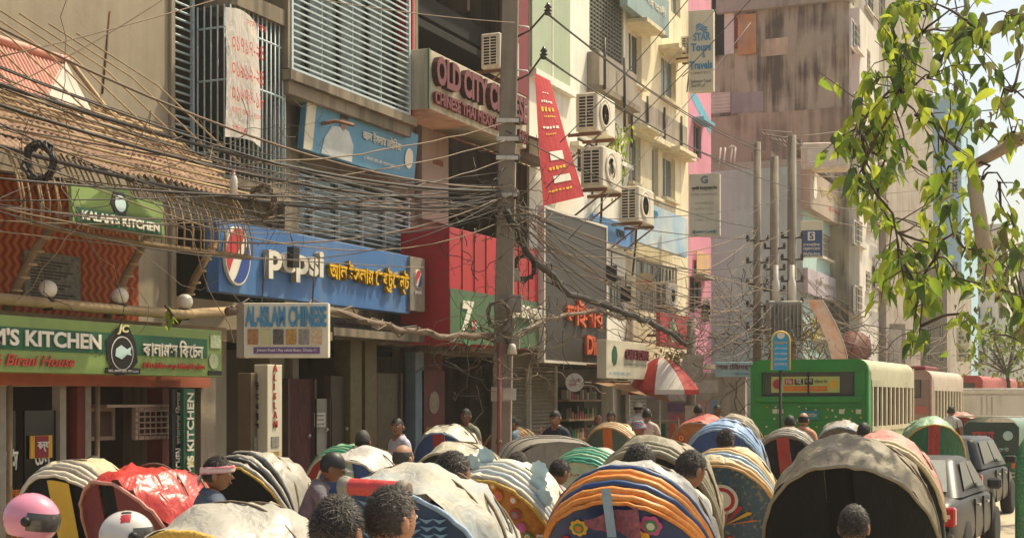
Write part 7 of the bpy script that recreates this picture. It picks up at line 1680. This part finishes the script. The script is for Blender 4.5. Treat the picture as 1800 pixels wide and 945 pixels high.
for k, (x0, x1, z0, z1, c) in enumerate(((.02,.48,.6,1.1,'#8f86a0'), (.52,.98,.55,1.1,'#b9b0a8'), (.5,.95,.3,.5,'#6d4a6a'), (.52,.9,.08,.26,'#a8606a'))):
    q = boxpart('poster', M('poster_%d' % k, c, .7, .25, 8), pb, x0, x1, -.012, -.002, z0, z1)
    if k < 2: disc_part(q, 'portrait', M('printed_skin', '#9b7359'), (x0+x1)/2+.08, z0+.28, .07, -.018, .004, 12, 1.2)
# umbrella
um = thing('market_umbrella', 'big red and white market umbrella over the pavement stall', 'umbrella', (at(1160, 700, 30.4).x, at(1160, 700, 30.4).y, .15), R(10))
zt = at(1140, 630, 31.6).z-.15; Ru = .84; zl = zt-.7
mw, mr_ = M('umbrella_white', '#d8cfc2', .6, .08, 3, trans=.25), M('umbrella_red', '#b5302c', .6, .1, 3, trans=.25)
for k in range(8):
    a0, a1 = 2*math.pi*k/8, 2*math.pi*(k+1)/8
    def seg(u, v, a0=a0, a1=a1):
        r = Ru*v; a = a0+(a1-a0)*u; dip = .04*math.sin(math.pi*u)*v; z = zt-(zt-zl)*v**1.7+dip*0; rr = r*(1-.05*math.sin(math.pi*u)*v); return (rr*math.cos(a), rr*math.sin(a), z)
    MB().grid(seg, 5, 7).build('gore', mr_ if k % 2 else mw, um)
    MB().grid(lambda u, v, a0=a0, a1=a1: (Ru*math.cos(a0+(a1-a0)*u)*(1-.05*math.sin(math.pi*u)), Ru*math.sin(a0+(a1-a0)*u)*(1-.05*math.sin(math.pi*u)), zl-.1*v), 5, 1).build('valance', mr_ if k % 2 else mw, um)
    MB().tube([(0,0,zt-.02),(Ru*.5*math.cos(a0),Ru*.5*math.sin(a0),zt-.2),(Ru*math.cos(a0),Ru*math.sin(a0),zl)], .006, 4).build('rib', m_darksteel, um)
MB().tube([(0,0,0),(0,0,zt+.06)], .022, 8).build('pole', m_steel, um)
aw = thing('cloth_awning', 'tan cloth awning under the bakery board', 'awning', at(1092, 672, 30), R(60))
MB().grid(lambda u, v: (-.8+1.6*u, -.7*v, .0-.3*v*(.4+u)), 8, 4).build('cloth', M('tan_awning', '#a07a58', .8, .15, 3, trans=.2), aw); MB().tube([(-.8,0,.02),(.8,0,.02)], .02, 5).build('rail', m_woodd, aw)
stall = thing('pavement_stall', 'small wooden pavement stall under the umbrella with hanging packets', 'stall', at(1150, 800, 32.2)*1.0, R(10)); stall.location.z = .15
boxpart('counter', m_woodd, stall, -.6, .6, -.3, .3, 0, .8); boxpart('counter_top', m_wood, stall, -.65, .65, -.34, .34, .8, .84)
for k in range(5): boxpart('hanging_packet', (m_red, m_yl, m_bll, m_gd, m_orl)[k], stall, -.5+.22*k, -.36+.22*k, -.3, -.27, 1.1+.08*(k % 2), 1.5)
MB().tube([(-.55,-.28,1.55),(.55,-.28,1.55)], .01, 4).build('string', m_cabl, stall)
for sx in (-.58, .58): MB().tube([(sx,-.28,.84),(sx,-.28,1.6)], .02, 5).build('stall_post', m_woodd, stall)
# flower garlands / creepers
from mathutils import Euler as _E
def creeper(label, p, size, n, seed, mats):
    t = thing('creeper', label, 'plant', p); rn = random.Random(seed); st = MB()
    MB().tube([(0,0,-size[2]),(.05,0,0),(-.05,.02,size[2])], .015, 5).build('stem', m_twig, t)
    for k in range(n):
        q = Vector((rn.gauss(0, size[0]*.5), rn.gauss(0, size[1]*.5), rn.gauss(0, size[2]*.5))); me = rn.choice(LM[:6]); Mx = Matrix.Translation(q) @ _E((R(rn.gauss(-50, 30)), 0, rn.uniform(0, 6.28))).to_matrix().to_4x4() @ Matrix.Scale(rn.uniform(.8, 1.3), 4)
        st.add([Mx @ v.co for v in me.vertices], [tuple(f.vertices) for f in me.polygons], rn.randrange(len(mats)), True)
    tag(st.build('foliage', mats, t), kind='stuff')
creeper('upper yellow-green balcony plant right of the first air conditioner', at(1085, 243, 33.5), (.3, .3, .3), 90, 1, m_leaf[:2])
creeper('lower trailing balcony plant right of the second air conditioner', at(1085, 292, 33.3), (.28, .3, .45), 140, 2, m_leaf[:3])
creeper('small sprig growing on the bamboo pole', at(296, 553, 14.2), (.05, .05, .1), 10, 3, m_leaf[:2])
creeper('dry yellow garland mass behind the umbrella', at(1190, 628, 33), (.7, .3, .25), 160, 4, [m_wood, M('dry_leaf', '#8f7d3a', .7), m_woodd])
creeper('yellow hanging blossom left of the slanted banner above the bus', at(1425, 585, 38), (.45, .3, .5), 150, 5, [M('blossom', '#c2ab4a', .6, .2, 5, trans=.3), M('blossom2', '#a59a3f', .6)])
# slanted white and orange banner above the bus
sb = thing('feather_banner', 'curved white and orange feather banner above the green bus', 'banner', at(1470, 640, 34), R(20))
MB().grid(lambda u, v: (-.1+.36*u-.62*(v)**1.6, .02*math.sin(v*7), 1.55*v), 4, 12).build('cloth', M('feather_cloth', '#cfc6ba', .7, .2, 2.5, col2='#c97b4a', trans=.2), sb); MB().tube([(.28-.62*(k/8)**1.6, 0, 1.55*k/8) for k in range(9)], .012, 5).build('pole', m_steel, sb)
ln = thing('pink_laundry', 'pink cloth hung out on a balcony of the grey flats', 'laundry', at(1566, 505, 57), R(15)); MB().grid(lambda u, v: (-.3+.7*u, .06*math.sin(u*9), -1.7*v-.1*math.sin(u*5)), 10, 6).build('cloth', M('pink_laundry', '#d08a9c', .8, .15, 3, fold=.5), ln)
# cage balcony and junk on the roofs near the far poles
for k, (px, py, d) in enumerate(((1555, 600, 52), (1450, 300, 43.5))):
    b = thing('steel_cabinet', ('rusty metal kiosk under the grey flats', 'pale outdoor cooler on the terrace wall')[k], 'cabinet', at(px, py+60*(1-k), d), R(15)); boxpart('case', (m_greyw, m_ac)[k], b, -.7, .7, -.4, .4, 0, (1.9, .8)[k], c=.03); boxpart('door_leaf', m_steel, b, -.55, .55, -.42, -.403, .1, (1.7, .65)[k])
bowl = thing('satellite_dish', 'old red-brown dish among the cables right of the feather banner', 'dish', at(1500, 612, 44), R(10)); MB().lathe([(.001,.12),(.3,.06),(.5,-.06),(.55,-.12)], (0,0,0), 20, 'y').build('dish', M('old_red_dish', '#8a5a52', .6, .2), bowl); MB().tube([(0,0,0),(0,.3,-1.2)], .03, 6).build('mount', m_darksteel, bowl)
# kalam wall lamp cables, balcony clutter
boxo = thing('street_light_fitting', 'cream cone street light fitting low on the lamp pole', 'lamp', at(900, 622, 21.2), R(20)); MB().lathe([(.02,.16),(.05,.14),(.08,.0)], n=12).build('cone', m_ac, boxo); MB().tube([(0,0,.16),(-.12,0,.24)], .012, 5).build('arm', m_darksteel, boxo)

# ------------------------------------------------------------------ air
def haze():
    m = bpy.data.materials.new('warm_haze'); m.use_nodes = True; N = m.node_tree.nodes; N.remove(N['Principled BSDF'])
    v = N.new('ShaderNodeVolumePrincipled'); v.inputs['Color'].default_value = (.95, .93, .88, 1); v.inputs['Density'].default_value = .001; v.inputs['Anisotropy'].default_value = .3
    m.node_tree.links.new(v.outputs[0], N['Material Output'].inputs['Volume'])
    tag(MB().box(-260, 260, -70, 710, -1, 27).build('haze', m), 'thin warm dusty air over the whole street', 'haze', kind='stuff')
haze()
